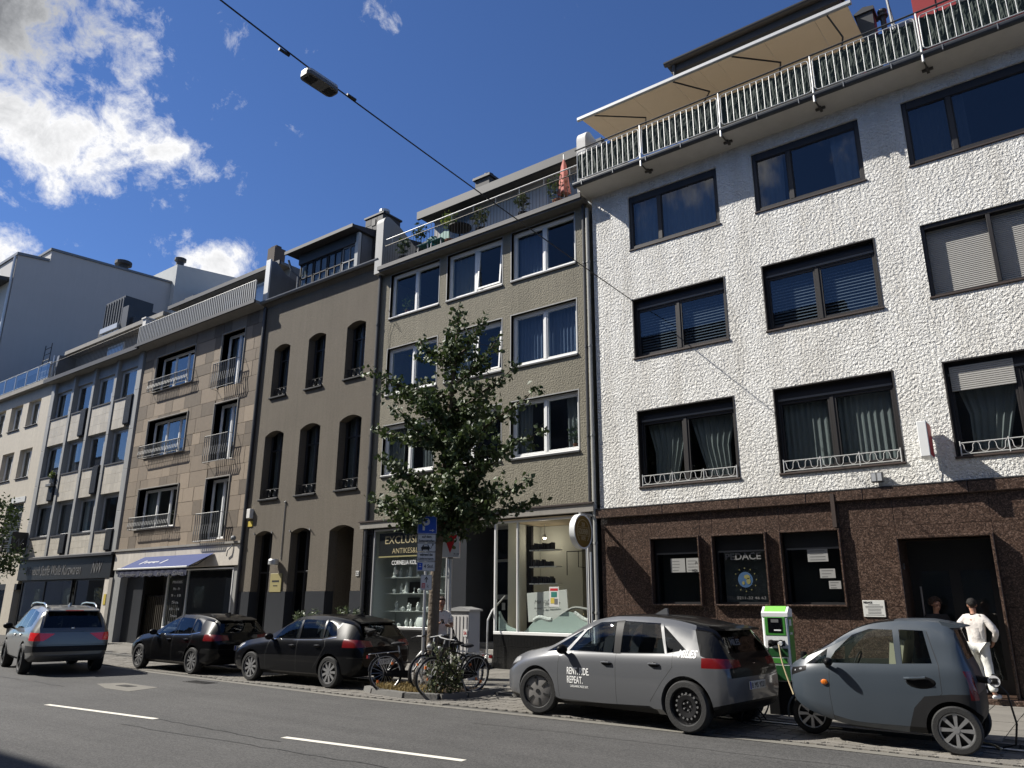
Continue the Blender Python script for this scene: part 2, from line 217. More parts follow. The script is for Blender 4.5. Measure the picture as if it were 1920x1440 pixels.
# ---------------------------------------------------------------- geometry helpers
OFF={}
class MB:
    def __init__(s): s.v=[]; s.f=[]
    def add(s,vs,fs):
        k=len(s.v); s.v+= [tuple(p) for p in vs]; s.f+=[tuple(i+k for i in f) for f in fs]; return s
    def box(s,x0,x1,y0,y1,z0,z1):
        return s.add([(x0,y0,z0),(x1,y0,z0),(x1,y1,z0),(x0,y1,z0),(x0,y0,z1),(x1,y0,z1),(x1,y1,z1),(x0,y1,z1)],
                     [(0,3,2,1),(4,5,6,7),(0,1,5,4),(1,2,6,5),(2,3,7,6),(3,0,4,7)])
    def bbox(s,x0,x1,y0,y1,z0,z1,b=.01):
        """box with its front (-y) edges chamfered"""
        v=[(x0,y0+b,z0),(x1,y0+b,z0),(x1,y0+b,z1),(x0,y0+b,z1),(x0+b,y0,z0+b),(x1-b,y0,z0+b),(x1-b,y0,z1-b),(x0+b,y0,z1-b),(x0,y1,z0),(x1,y1,z0),(x1,y1,z1),(x0,y1,z1)]
        return s.add(v,[(4,5,6,7),(0,1,5,4),(1,2,6,5),(2,3,7,6),(3,0,4,7),(8,9,1,0),(9,10,2,1),(10,11,3,2),(11,8,0,3),(11,10,9,8)])
    def prism(s,poly,a,b,axis='y'):
        """poly: list of 2d points; axis y -> (x,z), x -> (y,z), z -> (x,y)"""
        def P(p,t): return {'y':(p[0],t,p[1]),'x':(t,p[0],p[1]),'z':(p[0],p[1],t)}[axis]
        n=len(poly); vs=[P(p,a) for p in poly]+[P(p,b) for p in poly]
        fs=[tuple(range(n)),tuple(range(2*n-1,n-1,-1))]+[(i,i+n,(i+1)%n+n,(i+1)%n) for i in range(n)]
        return s.add(vs,fs)
    def tube(s,pts,r,seg=8,cap=True):
        pts=[Vector(p) for p in pts]; n=len(pts); rs=r if isinstance(r,(list,tuple)) else [r]*n
        vs=[]; fs=[]; prev=None
        for i,p in enumerate(pts):
            d=(pts[min(i+1,n-1)]-pts[max(i-1,0)])
            if d.length<1e-9: d=Vector((0,0,1))
            d.normalize()
            if prev is None:
                a=d.orthogonal().normalized()
            else:
                a=(prev-d*prev.dot(d))
                a=a.normalized() if a.length>1e-6 else d.orthogonal().normalized()
            prev=a; b=d.cross(a)
            for k in range(seg):
                t=2*math.pi*k/seg; vs.append(p+(a*math.cos(t)+b*math.sin(t))*rs[i])
        for i in range(n-1):
            for k in range(seg):
                fs.append((i*seg+k,i*seg+(k+1)%seg,(i+1)*seg+(k+1)%seg,(i+1)*seg+k))
        if cap: fs.append(tuple(range(seg-1,-1,-1))); fs.append(tuple(range((n-1)*seg,n*seg)))
        return s.add(vs,fs)
    def lathe(s,prof,c=(0,0,0),axis='z',seg=20,cap=True):
        """prof: list of (radius, height) along axis"""
        vs=[]; fs=[]; n=len(prof)
        for r,h in prof:
            for k in range(seg):
                t=2*math.pi*k/seg; a,b=r*math.cos(t),r*math.sin(t)
                p={'z':(a,b,h),'y':(a,h,b),'x':(h,a,b)}[axis]; vs.append((p[0]+c[0],p[1]+c[1],p[2]+c[2]))
        for i in range(n-1):
            for k in range(seg): fs.append((i*seg+k,i*seg+(k+1)%seg,(i+1)*seg+(k+1)%seg,(i+1)*seg+k))
        if cap: fs.append(tuple(range(seg-1,-1,-1))); fs.append(tuple(range((n-1)*seg,n*seg)))
        return s.add(vs,fs)
    def ell(s,c,r,seg=14,rings=9):
        prof=[(max(1e-4,math.sin(math.pi*i/rings)),-math.cos(math.pi*i/rings)) for i in range(rings+1)]
        k=len(s.v); s.lathe(prof,(0,0,0),'z',seg)
        for i in range(k,len(s.v)):
            p=s.v[i]; s.v[i]=(p[0]*r[0]+c[0],p[1]*r[1]+c[1],p[2]*r[2]+c[2])
        return s
    def quad(s,a,b,c,d): return s.add([a,b,c,d],[(0,1,2,3)])
    def xf(s,m,start=0):
        for i in range(start,len(s.v)): s.v[i]=tuple(m@Vector(s.v[i]))
        return s
    def mesh(s,name,m,off=(0,0,0),smooth=False):
        me=bpy.data.meshes.new(name); o=off
        me.from_pydata([(p[0]-o[0],p[1]-o[1],p[2]-o[2]) for p in s.v],[],s.f)
        bm=bmesh.new(); bm.from_mesh(me); bmesh.ops.recalc_face_normals(bm,faces=bm.faces); bm.to_mesh(me); bm.free()
        if m: me.materials.append(M[m] if isinstance(m,str) else m)
        if smooth:
            me.shade_smooth(); me.set_sharp_from_angle(angle=R(smooth if smooth is not True else 40))
        return me
    def build(s,name,m,parent=None,smooth=False):
        off=OFF.get(parent.name,(0,0,0)) if parent else (0,0,0)
        o=bpy.data.objects.new(name,s.mesh(name,m,off,smooth)); COL.objects.link(o)
        if parent: o.parent=parent; OFF[o.name]=off
        return o
def put(me,name,parent=None,loc=(0,0,0)):
    o=bpy.data.objects.new(name,me); COL.objects.link(o); o.location=loc
    if parent: o.parent=parent; OFF[o.name]=OFF.get(parent.name,(0,0,0))
    return o
def tag(o,label,cat,group=None):
    o['label']=label; o['category']=cat
    if group: o['group']=group
    return o
def thing(name,label,cat,loc=(0,0,0),rz=0,group=None,local=False):
    o=bpy.data.objects.new(name,None); COL.objects.link(o); o.location=loc; o.rotation_euler=(0,0,rz); o.empty_display_size=.2
    OFF[o.name]=(0,0,0) if local else tuple(loc)
    return tag(o,label,cat,group)
def struct(o,kind='structure'): o['kind']=kind; return o
def one(mb,name,m,label,cat,group=None,smooth=False,base=None):
    """a thing that is a single mesh"""
    off=base or (0,0,0); o=bpy.data.objects.new(name,mb.mesh(name,m,off,smooth)); COL.objects.link(o); o.location=off; OFF[o.name]=off
    return tag(o,label,cat,group)
def txt(s,w=None,h=.1,ex=.002,shear=0,bold=0,maxw=None):
    """lettering as a mesh in the local xz plane facing -y, centred at 0; scaled to width w and cap height h"""
    cu=bpy.data.curves.new('lettering','FONT'); cu.body=s; cu.size=1; cu.extrude=.01; cu.shear=shear; cu.offset=bold; cu.resolution_u=3
    ob=bpy.data.objects.new('t',cu); COL.objects.link(ob)
    me=bpy.data.meshes.new_from_object(ob.evaluated_get(bpy.context.evaluated_depsgraph_get()))
    bpy.data.objects.remove(ob); bpy.data.curves.remove(cu)
    xs=[v.co.x for v in me.vertices]; ys=[v.co.y for v in me.vertices]
    if not xs: return me
    cx=(max(xs)+min(xs))/2; wx=max(xs)-min(xs); cy=(max(ys)+min(ys))/2; hy=max(ys)-min(ys)
    sy=h/hy; sx=(w/wx) if w else sy
    if maxw and wx*sx>maxw: sx=maxw/wx
    for v in me.vertices: v.co=((v.co.x-cx)*sx,-v.co.z/.01*ex,(v.co.y-cy)*sy)
    me.name='lettering'; return me
def letter(s,loc,parent,m='ink_white',w=None,h=.1,rot=None,name='lettering',shear=0,bold=0,ex=.002,maxw=None):
    me=txt(s,w,h,ex,shear,bold,maxw); me.materials.clear(); me.materials.append(M[m])
    off=Vector(OFF.get(parent.name,(0,0,0))); o=put(me,name,parent,Vector(loc)-off)
    if rot: o.rotation_euler=rot
    return o
# ================================================================ setting
def edge_y(x,pts):
    for (a,ya),(b,yb) in zip(pts,pts[1:]):
        if a<=x<=b: return ya+(yb-ya)*(x-a)/(b-a)
    return pts[0][1] if x<pts[0][0] else pts[-1][1]
ROAD_E=[(-140,12.4),(-60,11.5),(-24,11.05),(-12,10.52),(-5,10.72),(60,10.9)]
KERB_E=[(-140,15.4),(-60,14.3),(-27,13.45),(-1.4,12.2),(60,11.9)]
XS=[-140,-100,-60,-45,-36,-30,-27,-24,-20,-16,-12,-8.5,-5,-1.4,2,8,20,60]
def strip(name,m,lo,hi,z,xs=XS):
    mb=MB()
    for a,b in zip(xs,xs[1:]): mb.quad((a,lo(a),z),(b,lo(b),z),(b,hi(b),z),(a,hi(a),z))
    return struct(mb.build(name,m))
g=MB(); g.quad((-900,-900,-.16),(900,-900,-.16),(900,900,-.16),(-900,900,-.16)); struct(g.build('ground','slab'))
ROAD=strip('road','asphalt',lambda x:3.1,lambda x:edge_y(x,ROAD_E),0)
# concrete channel along the carriageway edge
strip('road_gutter','concrete_patch',lambda x:edge_y(x,ROAD_E)-.02,lambda x:edge_y(x,ROAD_E)+.17,.006)
PARK=strip('parking_strip','joint',lambda x:edge_y(x,ROAD_E)+.14,lambda x:edge_y(x,KERB_E)+.05,.001)
nearw=MB(); nearw.box(-140,60,-3.3,3.1,-.3,.12); struct(nearw.build('near_pavement','slab'))
SW=strip('sidewalk','joint',lambda x:edge_y(x,KERB_E)+.1,lambda x:17.6,.045)
# pavers of the parking strip: zigzag interlocking blocks
def zig(x0,x1,y0,y1,z0,z1,a=.022):
    mb=MB(); xm=(x0+x1)/2; q=(x1-x0)/4; ym=(y0+y1)/2
    poly=[(x0+a,y0),(x0+q,y0+a*.6),(xm+q,y0-a*.6),(x1+a,y0),(x1-a,ym),(x1+a,y1),(xm+q,y1-a*.6),(x0+q,y1+a*.6),(x0+a,y1),(x0-a,ym)]
    return mb.prism(poly,z0,z1,'z')
pw,pd=.215,.165
cells=[]
nx=int(34/pw)
for i in range(nx):
    x=1.9-i*pw
    lo=edge_y(x,ROAD_E)+.18; hi=edge_y(x,KERB_E)-.02
    k=0
    while 10.6+(k+1)*pd<hi:
        y=10.6+k*pd
        if y>lo: cells.append((x,y))
        k+=1
cells.sort(key=lambda c:(c[0]+0)**2+c[1]**2)
pm=[zig(0,pw-.012,0,pd-.012,0,.03).mesh('paver','paver') for _ in range(2)]
for x,y in cells[:300]:
    o=put(pm[0],'paver',PARK,(x,y,-.012+random.uniform(-.004,.004))); o.rotation_euler=(random.uniform(-.012,.012),random.uniform(-.012,.012),0)
rest=MB()
for x,y in cells[300:]:
    dz=random.uniform(-.004,.004)
    if x>-18: k=zig(x,x+pw-.012,y,y+pd-.012,-.01,.018+dz); rest.add(k.v,k.f)
    else: rest.box(x,x+pw-.014,y,y+pd-.014,-.01,.018+dz)
struct(rest.build('paver_field','paver',PARK),'stuff')
# sidewalk slabs
sl=MB().box(0,.488,0,.488,0,.03).mesh('paving_slab','slab')
farslab=MB(); n=0
for i in range(76):
    x=1.6-i*.5
    for k in range(11):
        y=11.6+k*.5+(.25 if i%2 else 0)
        if y<edge_y(x,KERB_E)+.12 or y>16.97: continue
        if (x>-5.2 or -14<x<-9 or -30<x<-26) and n<290:
            o=put(sl,'paving_slab',SW,(x,y,.028+random.uniform(-.003,.003))); n+=1
        else: farslab.box(x,x+.488,y,y+.488,.028,.056+random.uniform(-.003,.003))
struct(farslab.build('paving_slab_field','slab',SW),'stuff')
# kerb stones
ks=MB()
for i in range(42):
    x=1.8-i*1.0; y=edge_y(x,KERB_E); y2=edge_y(x-1,KERB_E)
    mb=MB(); mb.prism([(x-.008,y),(x-.008,y+.14),(x-.992,y2+.14),(x-.992,y2)],-.1,.055+random.uniform(-.004,.004),'z'); mb.build('kerb_stone','kerb',SW)
# lane marks
for (ax,ay,bx,by) in ((-15.15,6.5,-12.05,6.80),(-9.14,7.0,-6.22,7.31)):
    d=Vector((bx-ax,by-ay,0)).normalized(); nrm=Vector((-d.y,d.x,0))*.055
    mb=MB(); a=Vector((ax,ay,.005)); b=Vector((bx,by,.005)); mb.quad(a-nrm,b-nrm,b+nrm,a+nrm); mb.build('lane_mark','paint_line',ROAD)
# bay lines beside the charging bays
for (ax,ay,bx,by) in ((-5.25,12.33,-3.5,12.28),(-1.75,11.95,1.2,11.75)):
    mb=MB(); mb.quad((ax,ay-.05,.037),(bx,by-.05,.037),(bx,by+.05,.037),(ax,ay+.05,.037)); mb.build('bay_line','paint_line',PARK)
# road repairs, covers, cracks
mb=MB(); mb.prism([(-18.05,8.72),(-17.8,9.2),(-16.3,9.17),(-16.05,8.42),(-17.0,8.40)],.001,.0045,'z'); PATCH=mb.build('road_repair','concrete_patch',ROAD)
mb=MB(); mb.box(-17.35,-16.85,8.78,9.0,.002,.009); mb.build('utility_cover','iron_cover',ROAD)
mb=MB(); mb.box(-17.05,-16.2,10.15,10.5,.001,.007)
for i in range(8): mb.box(-17.0+i*.1,-16.95+i*.1,10.2,10.45,.006,.014)
mb.build('drain_cover','iron_cover',ROAD)
random.seed(3)
mb=MB()
def crack(pts,w):
    for (a,b) in zip(pts,pts[1:]):
        a=Vector(a);b=Vector(b);d=(b-a).normalized();nn=Vector((-d.y,d.x,0))*w
        mb.quad(a-nn,b-nn,b+nn,a+nn)
def wob(a,b,n,s): return [(a[0]+(b[0]-a[0])*t/n+random.uniform(-s,s),a[1]+(b[1]-a[1])*t/n+random.uniform(-s,s),.004) for t in range(n+1)]
crack(wob((-12,6.82),(-8.9,6.75),14,.025),.007); crack(wob((-12,6.2),(-5,6.6),26,.03),.006); crack(wob((-8,9.6),(2,9.9),30,.04),.005); crack(wob((-26,8.2),(-18,8.0),24,.05),.008)
mb.build('crack','ink_black',ROAD)
# ================================================================ building parts
YF=17.0
def wall(parent,name,m,x0,x1,z0,z1,holes,yf=YF,th=.3):
    xs=sorted({x0,x1}|{v for h in holes for v in (h[0],h[1]) if x0<v<x1}); zs=sorted({z0,z1}|{v for h in holes for v in (h[2],h[3]) if z0<v<z1})
    mb=MB(); vid={}
    def V(i,k,b=0):
        key=(i,k,b)
        if key not in vid: vid[key]=len(mb.v); mb.v.append((xs[i],yf+b*th,zs[k]))
        return vid[key]
    def solid(i,k):
        if i<0 or k<0 or i>=len(xs)-1 or k>=len(zs)-1: return False
        cx=(xs[i]+xs[i+1])/2; cz=(zs[k]+zs[k+1])/2
        return not any(h[0]<cx<h[1] and h[2]<cz<h[3] for h in holes)
    for i in range(len(xs)-1):
        for k in range(len(zs)-1):
            if not solid(i,k): continue
            for b in (0,1): mb.f.append((V(i,k,b),V(i+1,k,b),V(i+1,k+1,b),V(i,k+1,b)))
            for (di,dk,a,c) in ((-1,0,(i,k),(i,k+1)),(1,0,(i+1,k),(i+1,k+1)),(0,-1,(i,k),(i+1,k)),(0,1,(i,k+1),(i+1,k+1))):
                if not solid(i+di,k+dk): mb.f.append((V(*a),V(*c),V(*c,1),V(*a,1)))
    return mb.build(name,m,parent)
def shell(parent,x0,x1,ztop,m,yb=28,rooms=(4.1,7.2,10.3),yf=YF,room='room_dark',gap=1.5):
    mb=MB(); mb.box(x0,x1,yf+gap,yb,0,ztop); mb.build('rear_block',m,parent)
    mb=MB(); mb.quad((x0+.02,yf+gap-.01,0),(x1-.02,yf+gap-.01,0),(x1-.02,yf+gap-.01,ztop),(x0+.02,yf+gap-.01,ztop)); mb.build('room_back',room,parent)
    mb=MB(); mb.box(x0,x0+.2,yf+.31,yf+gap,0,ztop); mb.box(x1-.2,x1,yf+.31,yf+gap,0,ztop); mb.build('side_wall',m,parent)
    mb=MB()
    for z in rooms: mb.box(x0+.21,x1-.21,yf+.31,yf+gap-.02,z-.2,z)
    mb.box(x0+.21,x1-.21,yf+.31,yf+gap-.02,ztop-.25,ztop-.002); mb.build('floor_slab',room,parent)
def curtain_mb(x0,x1,z0,z1,y,amp=.025,per=.13,gather=0):
    mb=MB(); n=max(6,int((x1-x0)/.03)); vs=[]; ph=random.uniform(0,6)
    for i in range(n+1):
        x=x0+(x1-x0)*i/n; a=amp*math.sin(2*math.pi*(x-x0)/per+ph+.9*math.sin(x*5))
        vs.append((x,y+a,z0)); vs.append((x+gather*(x-(x0+x1)/2),y+a*.6,z1))
    mb.add(vs,[(2*i,2*i+2,2*i+3,2*i+1) for i in range(n)]); return mb
def window(parent,x0,x1,z0,z1,fm='white_frame',y=YF+.13,fw=.07,split=(.5,),gm='glass',sash=.045,top=0,curt=None,sill='white_frame',sill_out=.05,sill_h=.05,ch=None,sashm=None,transom=None,box_strip=None,name='window',dep=.07):
    """frame, glazing bars, panes, curtains and sill of one rectangular window"""
    mb=MB(); sx=[x0+fw+(x1-x0-2*fw)*s for s in split]
    mb.bbox(x0,x0+fw,y,y+dep,z0,z1,.008); mb.bbox(x1-fw,x1,y,y+dep,z0,z1,.008); mb.bbox(x0+fw,x1-fw,y,y+dep,z0,z0+fw,.008); mb.bbox(x0+fw,x1-fw,y,y+dep,z1-fw-top,z1,.008)
    for s in sx: mb.bbox(s-fw*.55,s+fw*.55,y,y+dep,z0+fw,z1-fw-top,.008)
    if transom: mb.bbox(x0+fw,x1-fw,y+.004,y+dep,z0+(z1-z0)*transom-fw*.5,z0+(z1-z0)*transom+fw*.5,.008)
    w=mb.build(name,fm,parent)
    ed=[x0+fw]+[v for s in sx for v in (s-fw*.55,s+fw*.55)]+[x1-fw]
    for k in range(0,len(ed),2):
        a,b=ed[k],ed[k+1]; q=MB(); c=z0+fw; d=z1-fw-top
        if sash:
            q.bbox(a,a+sash,y+.018,y+dep,c,d,.006); q.bbox(b-sash,b,y+.018,y+dep,c,d,.006); q.bbox(a+sash,b-sash,y+.018,y+dep,c,c+sash,.006); q.bbox(a+sash,b-sash,y+.018,y+dep,d-sash,d,.006)
            q.build('sash',sashm or fm,w)
        g=MB(); g.box(a+sash*.8,b-sash*.8,y+.04,y+.046,c+sash*.8,d-sash*.8)
        # slight individual tilt so that neighbouring panes mirror different bits of sky
        t=Matrix.Translation(((a+b)/2,y+.043,(c+d)/2))@Matrix.Rotation(random.uniform(-.006,.006),4,'Z')@Matrix.Rotation(random.uniform(-.006,.006),4,'X')@Matrix.Translation((-(a+b)/2,-(y+.043),-(c+d)/2))
        g.xf(t); g.build('pane',gm,w)
    if box_strip:
        mb=MB(); mb.box(x0+fw*.9,x1-fw*.9,y-.015,y-.001,z1-top-fw*.6,z1-top-fw*.6+.045); mb.build('guide_strip',box_strip,w)
    if curt:
        cm,style=curt
        if style=='full': mb=curtain_mb(x0+fw,x1-fw,z0+.03,z1-.03,y+.2); mb.build('curtain',cm,w)
        elif style=='sides':
            wd=(x1-x0)*random.uniform(.2,.3)
            mb=curtain_mb(x0+fw,x0+fw+wd,z0+.03,z1-.03,y+.2,gather=.15); mb.build('curtain',cm,w); mb=curtain_mb(x1-fw-wd,x1-fw,z0+.03,z1-.03,y+.2,gather=.15); mb.build('curtain',cm,w)
        elif style=='left': mb=curtain_mb(x0+fw,x0+fw+(x1-x0)*.42,z0+.03,z1-.03,y+.2); mb.build('curtain',cm,w)
        elif style=='swag':
            for s in (0,1):
                c=x0+(x1-x0)*(.27+.46*s); hw=(x1-x0)*.2; mb=MB(); n=18; vs=[]
                for i in range(n+1):
                    u=-1+2*i/n; a=.03*math.sin(i*2.1)
                    vs+= [(c+u*hw*.55-.12*(1-2*s),y+.22+a,z0+.05),(c+u*hw*.75,y+.22+a,z0+.45*(z1-z0)),(c+u*hw*1.25,y+.22+a*.6,z1-.05)]
                mb.add(vs,[f for i in range(n) for f in ((3*i,3*i+3,3*i+4,3*i+1),(3*i+1,3*i+4,3*i+5,3*i+2))]); mb.build('curtain',cm,w)
        elif style=='blind':
            mb=MB(); z=z0+.08
            while z<z1-.1: mb.quad((x0+fw,y+.14,z),(x1-fw,y+.14,z),(x1-fw,y+.185,z+.05),(x0+fw,y+.185,z+.05)); z+=.075
            struct(mb.build('blind_slat',cm,w),'stuff')
    if sill:
        mb=MB(); mb.bbox(x0-.02,x1+.02,YF-sill_out,y,z0-sill_h,z0-.004,.012); mb.build('sill',sill,w)
    return w
def railing(parent,pts_x,y,z0,z1,step,m,rail_r=.018,bar_r=.009,name='railing',bottom=True,square=False):
    """rail mesh plus one child per bar; pts_x=(x0,x1)"""
    x0,x1=pts_x; mb=MB(); mb.tube([(x0,y,z1),(x1,y,z1)],rail_r,8)
    if bottom: mb.tube([(x0,y,z0+.04),(x1,y,z0+.04)],rail_r*.8,6)
    r=mb.build(name,m,parent); n=max(1,int(round((x1-x0)/step)))
    bm=(MB().box(-bar_r,bar_r,-bar_r,bar_r,z0,z1) if square else MB().tube([(0,0,z0),(0,0,z1)],bar_r,5)).mesh('bar',m)
    off=OFF[r.name]
    for i in range(n+1):
        put(bm,'bar',r,(x0+(x1-x0)*i/n-off[0],y-off[1],-off[2]))
    return r
# ================================================================ white roughcast house over granite (right)
H=thing('apartment_house','white roughcast apartment house with dark brown windows over a red-brown granite ground floor','building',(-4,17,0))
cols=[(-8.88,-6.30),(-5.38,-2.84),(-1.93,.66)]; rows=[(4.55,6.50),(7.93,9.58),(11.04,12.65)]
wall(H,'upper_wall','roughcast',-10.04,5,4.05,13.02,[(a,b,c,d) for a,b in cols for c,d in rows]+[(1.6,4.2,c,d) for c,d in rows])
gh=[(-8.6,-7.40,1.74,3.24),(-7.04,-5.84,1.74,3.24),(-5.48,-4.28,1.74,3.24),(-3.16,-1.56,0,3.0),(-.2,2.5,1.2,3.24)]
wall(H,'ground_wall','joint',-10.0,5,0,3.86,gh,YF+.03,.28)
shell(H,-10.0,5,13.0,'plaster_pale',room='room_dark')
# granite cladding, one slab each
gx=[-10.04,-9.42,-8.63,-7.37,-7.07,-5.81,-5.51,-4.25,-3.2,-1.52,-.78,-.22,.9,2.52,3.6,5]; gz=[.02,.88,1.71,3.27,3.85]
for i in range(len(gx)-1):
    for k in range(len(gz)-1):
        a,b,c,d=gx[i],gx[i+1],gz[k],gz[k+1]
        if any(h[0]-.06<(a+b)/2<h[1]+.06 and h[2]-.05<(c+d)/2<h[3]+.05 for h in gh):
            if i==8 and k==3: c=3.05
            else: continue
        MB().bbox(a+.003,b-.003,YF-.002,YF+.03,c+.003,d-.003,.004).build('granite_slab','granite',H)
MB().bbox(-3.197,-1.523,YF-.002,YF+.03,3.056,3.267,.004).build('granite_slab','granite',H)
x=-10.18; ws=[1.92,1.9,1.5,1.15,1.9,1.9,1.9,1.9,1.9]
for w_ in ws:
    if x>4.9: break
    MB().bbox(x+.004,min(x+w_,5)-.004,YF-.1,YF+.05,3.83,4.05,.012).build('ledge_stone','granite',H); x+=w_
MB().box(-10.2,5,YF-.108,YF+.02,4.052,4.075).build('ledge_flashing','lead_dark',H)
MB().box(-4.36,-4.28,YF-.12,YF-.004,3.3,4.0).build('ledge_bracket','brown_frame',H)
# ground-floor windows in projecting granite surrounds
for j,(a,b,c,d) in enumerate(gh[:3]+[gh[4]]):
    mb=MB(); t=.035; y0=YF-.13
    for q in ((a-t,a,c-t,d+t),(b,b+t,c-t,d+t),(a,b,c-t,c),(a,b,d,d+t)): mb.bbox(q[0],q[1],y0,YF+.16,q[2],q[3],.006)
    w=mb.build('window_surround','granite',H)
    f=window(w,a,b,c,d,'black_frame',YF+.12,.05,(),'glass_tint',.03,sill=None,name='window_frame') if False else None
    mb=MB(); y=YF+.1
    for q in ((a,a+.05,c,d),(b-.05,b,c,d),(a+.05,b-.05,c,c+.05),(a+.05,b-.05,d-.32,d)): mb.box(q[0],q[1],y,y+.06,q[2],q[3])
    mb.build('window_frame','black_frame',w)
    MB().box(a+.05,b-.05,y-.015,y+.001,d-.36,d-.325).build('shutter_guide','plastic_grey',w)
    MB().box(a+.05,b-.05,y+.03,y+.036,c+.05,d-.32).build('pane','glass_dark',w)
    MB().box(a+.03,b-.03,YF+.45,YF+.5,c,d-.3).build('inner_panel','room_mid' if j!=1 else 'curtain_dark',w)
# papers in the windows, dimming by dark glass put into their colour
yp=YF+.09
def paper(x0,x1,z0,z1,par,lines=4,m='paper_glass_dim',nm='notice'):
    p=MB().box(x0,x1,yp,yp+.003,z0,z1).build(nm,m,par); mb=MB(); h=(z1-z0)
    for i in range(lines):
        zz=z1-h*(.2+.65*i/max(1,lines-1)); mb.box(x0+(x1-x0)*.12,x0+(x1-x0)*random.uniform(.5,.9),yp-.0025,yp-.0005,zz-.008,zz+.006)
    mb.build('printed_line','ink_grey',p); return p
p1=paper(-8.2,-7.83,2.46,2.78,H); p2=paper(-7.80,-7.46,2.46,2.78,H); paper(-5.0,-4.58,2.62,2.9,H); paper(-4.78,-4.47,2.28,2.47,H,3); paper(-4.62,-4.38,2.06,2.22,H,3)
letter('A',(-7.55,yp-.006,2.68),H,'ink_grey',h=.07); letter('HDI',(-7.6,yp-.006,2.5),H,'ink_black',h=.05)
letter('PEDACE',(-6.42,yp-.006,2.78),H,'ink_grey',w=.82,h=.15,bold=.02); letter('TEL: 0211-32 46 63',(-6.42,yp-.006,1.88),H,'ink_grey',w=.9,h=.06)
GL=MB().lathe([(.17,0),(.17,.004)],(-6.4,yp-.008,2.27),'y',28).build('globe_emblem','sky_blue_globe',H)
mb=MB()
for (cx,cz,rx,rz_) in ((-6.36,2.33,.07,.05),(-6.33,2.24,.05,.07),(-6.45,2.2,.03,.04)): mb.lathe([(1,0),(1,.003)],(0,0,0),'y',10); k=len(mb.v)-20; [mb.v.__setitem__(i,(mb.v[i][0]*rx+cx,mb.v[i][1]+yp-.013,mb.v[i][2]*rz_+cz)) for i in range(k,len(mb.v))]
mb.build('globe_land','globe_land',GL)
mb=MB()
for i in range(12):
    t=2*math.pi*i/12; mb.box(-6.4+.25*math.cos(t)-.011,-6.4+.25*math.cos(t)+.011,yp-.008,yp-.005,2.27+.25*math.sin(t)-.011,2.27+.25*math.sin(t)+.011)
struct(mb.build('star_ring','globe_land',GL),'stuff')
# entrance portal
mb=MB(); t=.05
for q in ((-3.2,-3.15,.15,3.05),(-1.57,-1.52,.15,3.05),(-3.15,-1.57,3.0,3.05)): mb.bbox(q[0],q[1],YF-.2,YF+.62,q[2],q[3],.008)
PT=mb.build('entrance_portal','granite',H)
MB().bbox(-3.5,-1.2,YF-.42,YF+.66,.02,.15,.012).build('door_step','granite',PT)
mb=MB(); mb.box(-3.15,-1.57,YF+.62,YF+.66,.15,3.0); dr=mb.build('front_door','black_frame',PT)
mb=MB(); mb.box(-2.95,-2.45,YF+.605,YF+.618,.4,2.4); mb.box(-2.25,-1.75,YF+.605,YF+.618,.4,2.4); mb.build('door_pane','glass_dark',dr)
mb=MB(); mb.tube([(-2.98,YF+.55,1.0),(-2.98,YF+.55,2.1)],.018,6); mb.build('door_handle','galv',dr)
letter('50',(-3.146,YF+.08,2.48),PT,'ink_grey',h=.12,rot=(0,0,R(90)))
# upper windows
random.seed(21)
def ornament(par,x0,x1,z0,z1,y=YF-.03):
    mb=MB(); n=9; st=(x1-x0)/n
    for z in (z0,z1): mb.tube([(x0,y,z),(x1,y,z)],.011,6)
    for k in (0,1,2,3): xx=x0+(x1-x0)*k/3; mb.tube([(xx,y,z0-.03),(xx,y,z1+.04)],.012,6)
    r=mb.build('window_railing','white_metal',par)
    u=MB(); w_=st*.27; pts=[(-w_-.035,0,z1-.012),(-w_-.008,0,z1-.04),(-w_,0,z1-.08)]+[(-w_*math.cos(t*math.pi/6),0,z0+.02+w_*1.3-(w_*1.3)*math.sin(t*math.pi/6)) for t in range(7)]+[(w_,0,z1-.08),(w_+.008,0,z1-.04),(w_+.035,0,z1-.012)]
    u.tube(pts,.0075,5); um=u.mesh('scroll','white_metal')
    off=OFF[r.name]
    for i in range(n): put(um,'scroll',r,(x0+st*(i+.5)-off[0],y-off[1],-off[2]))
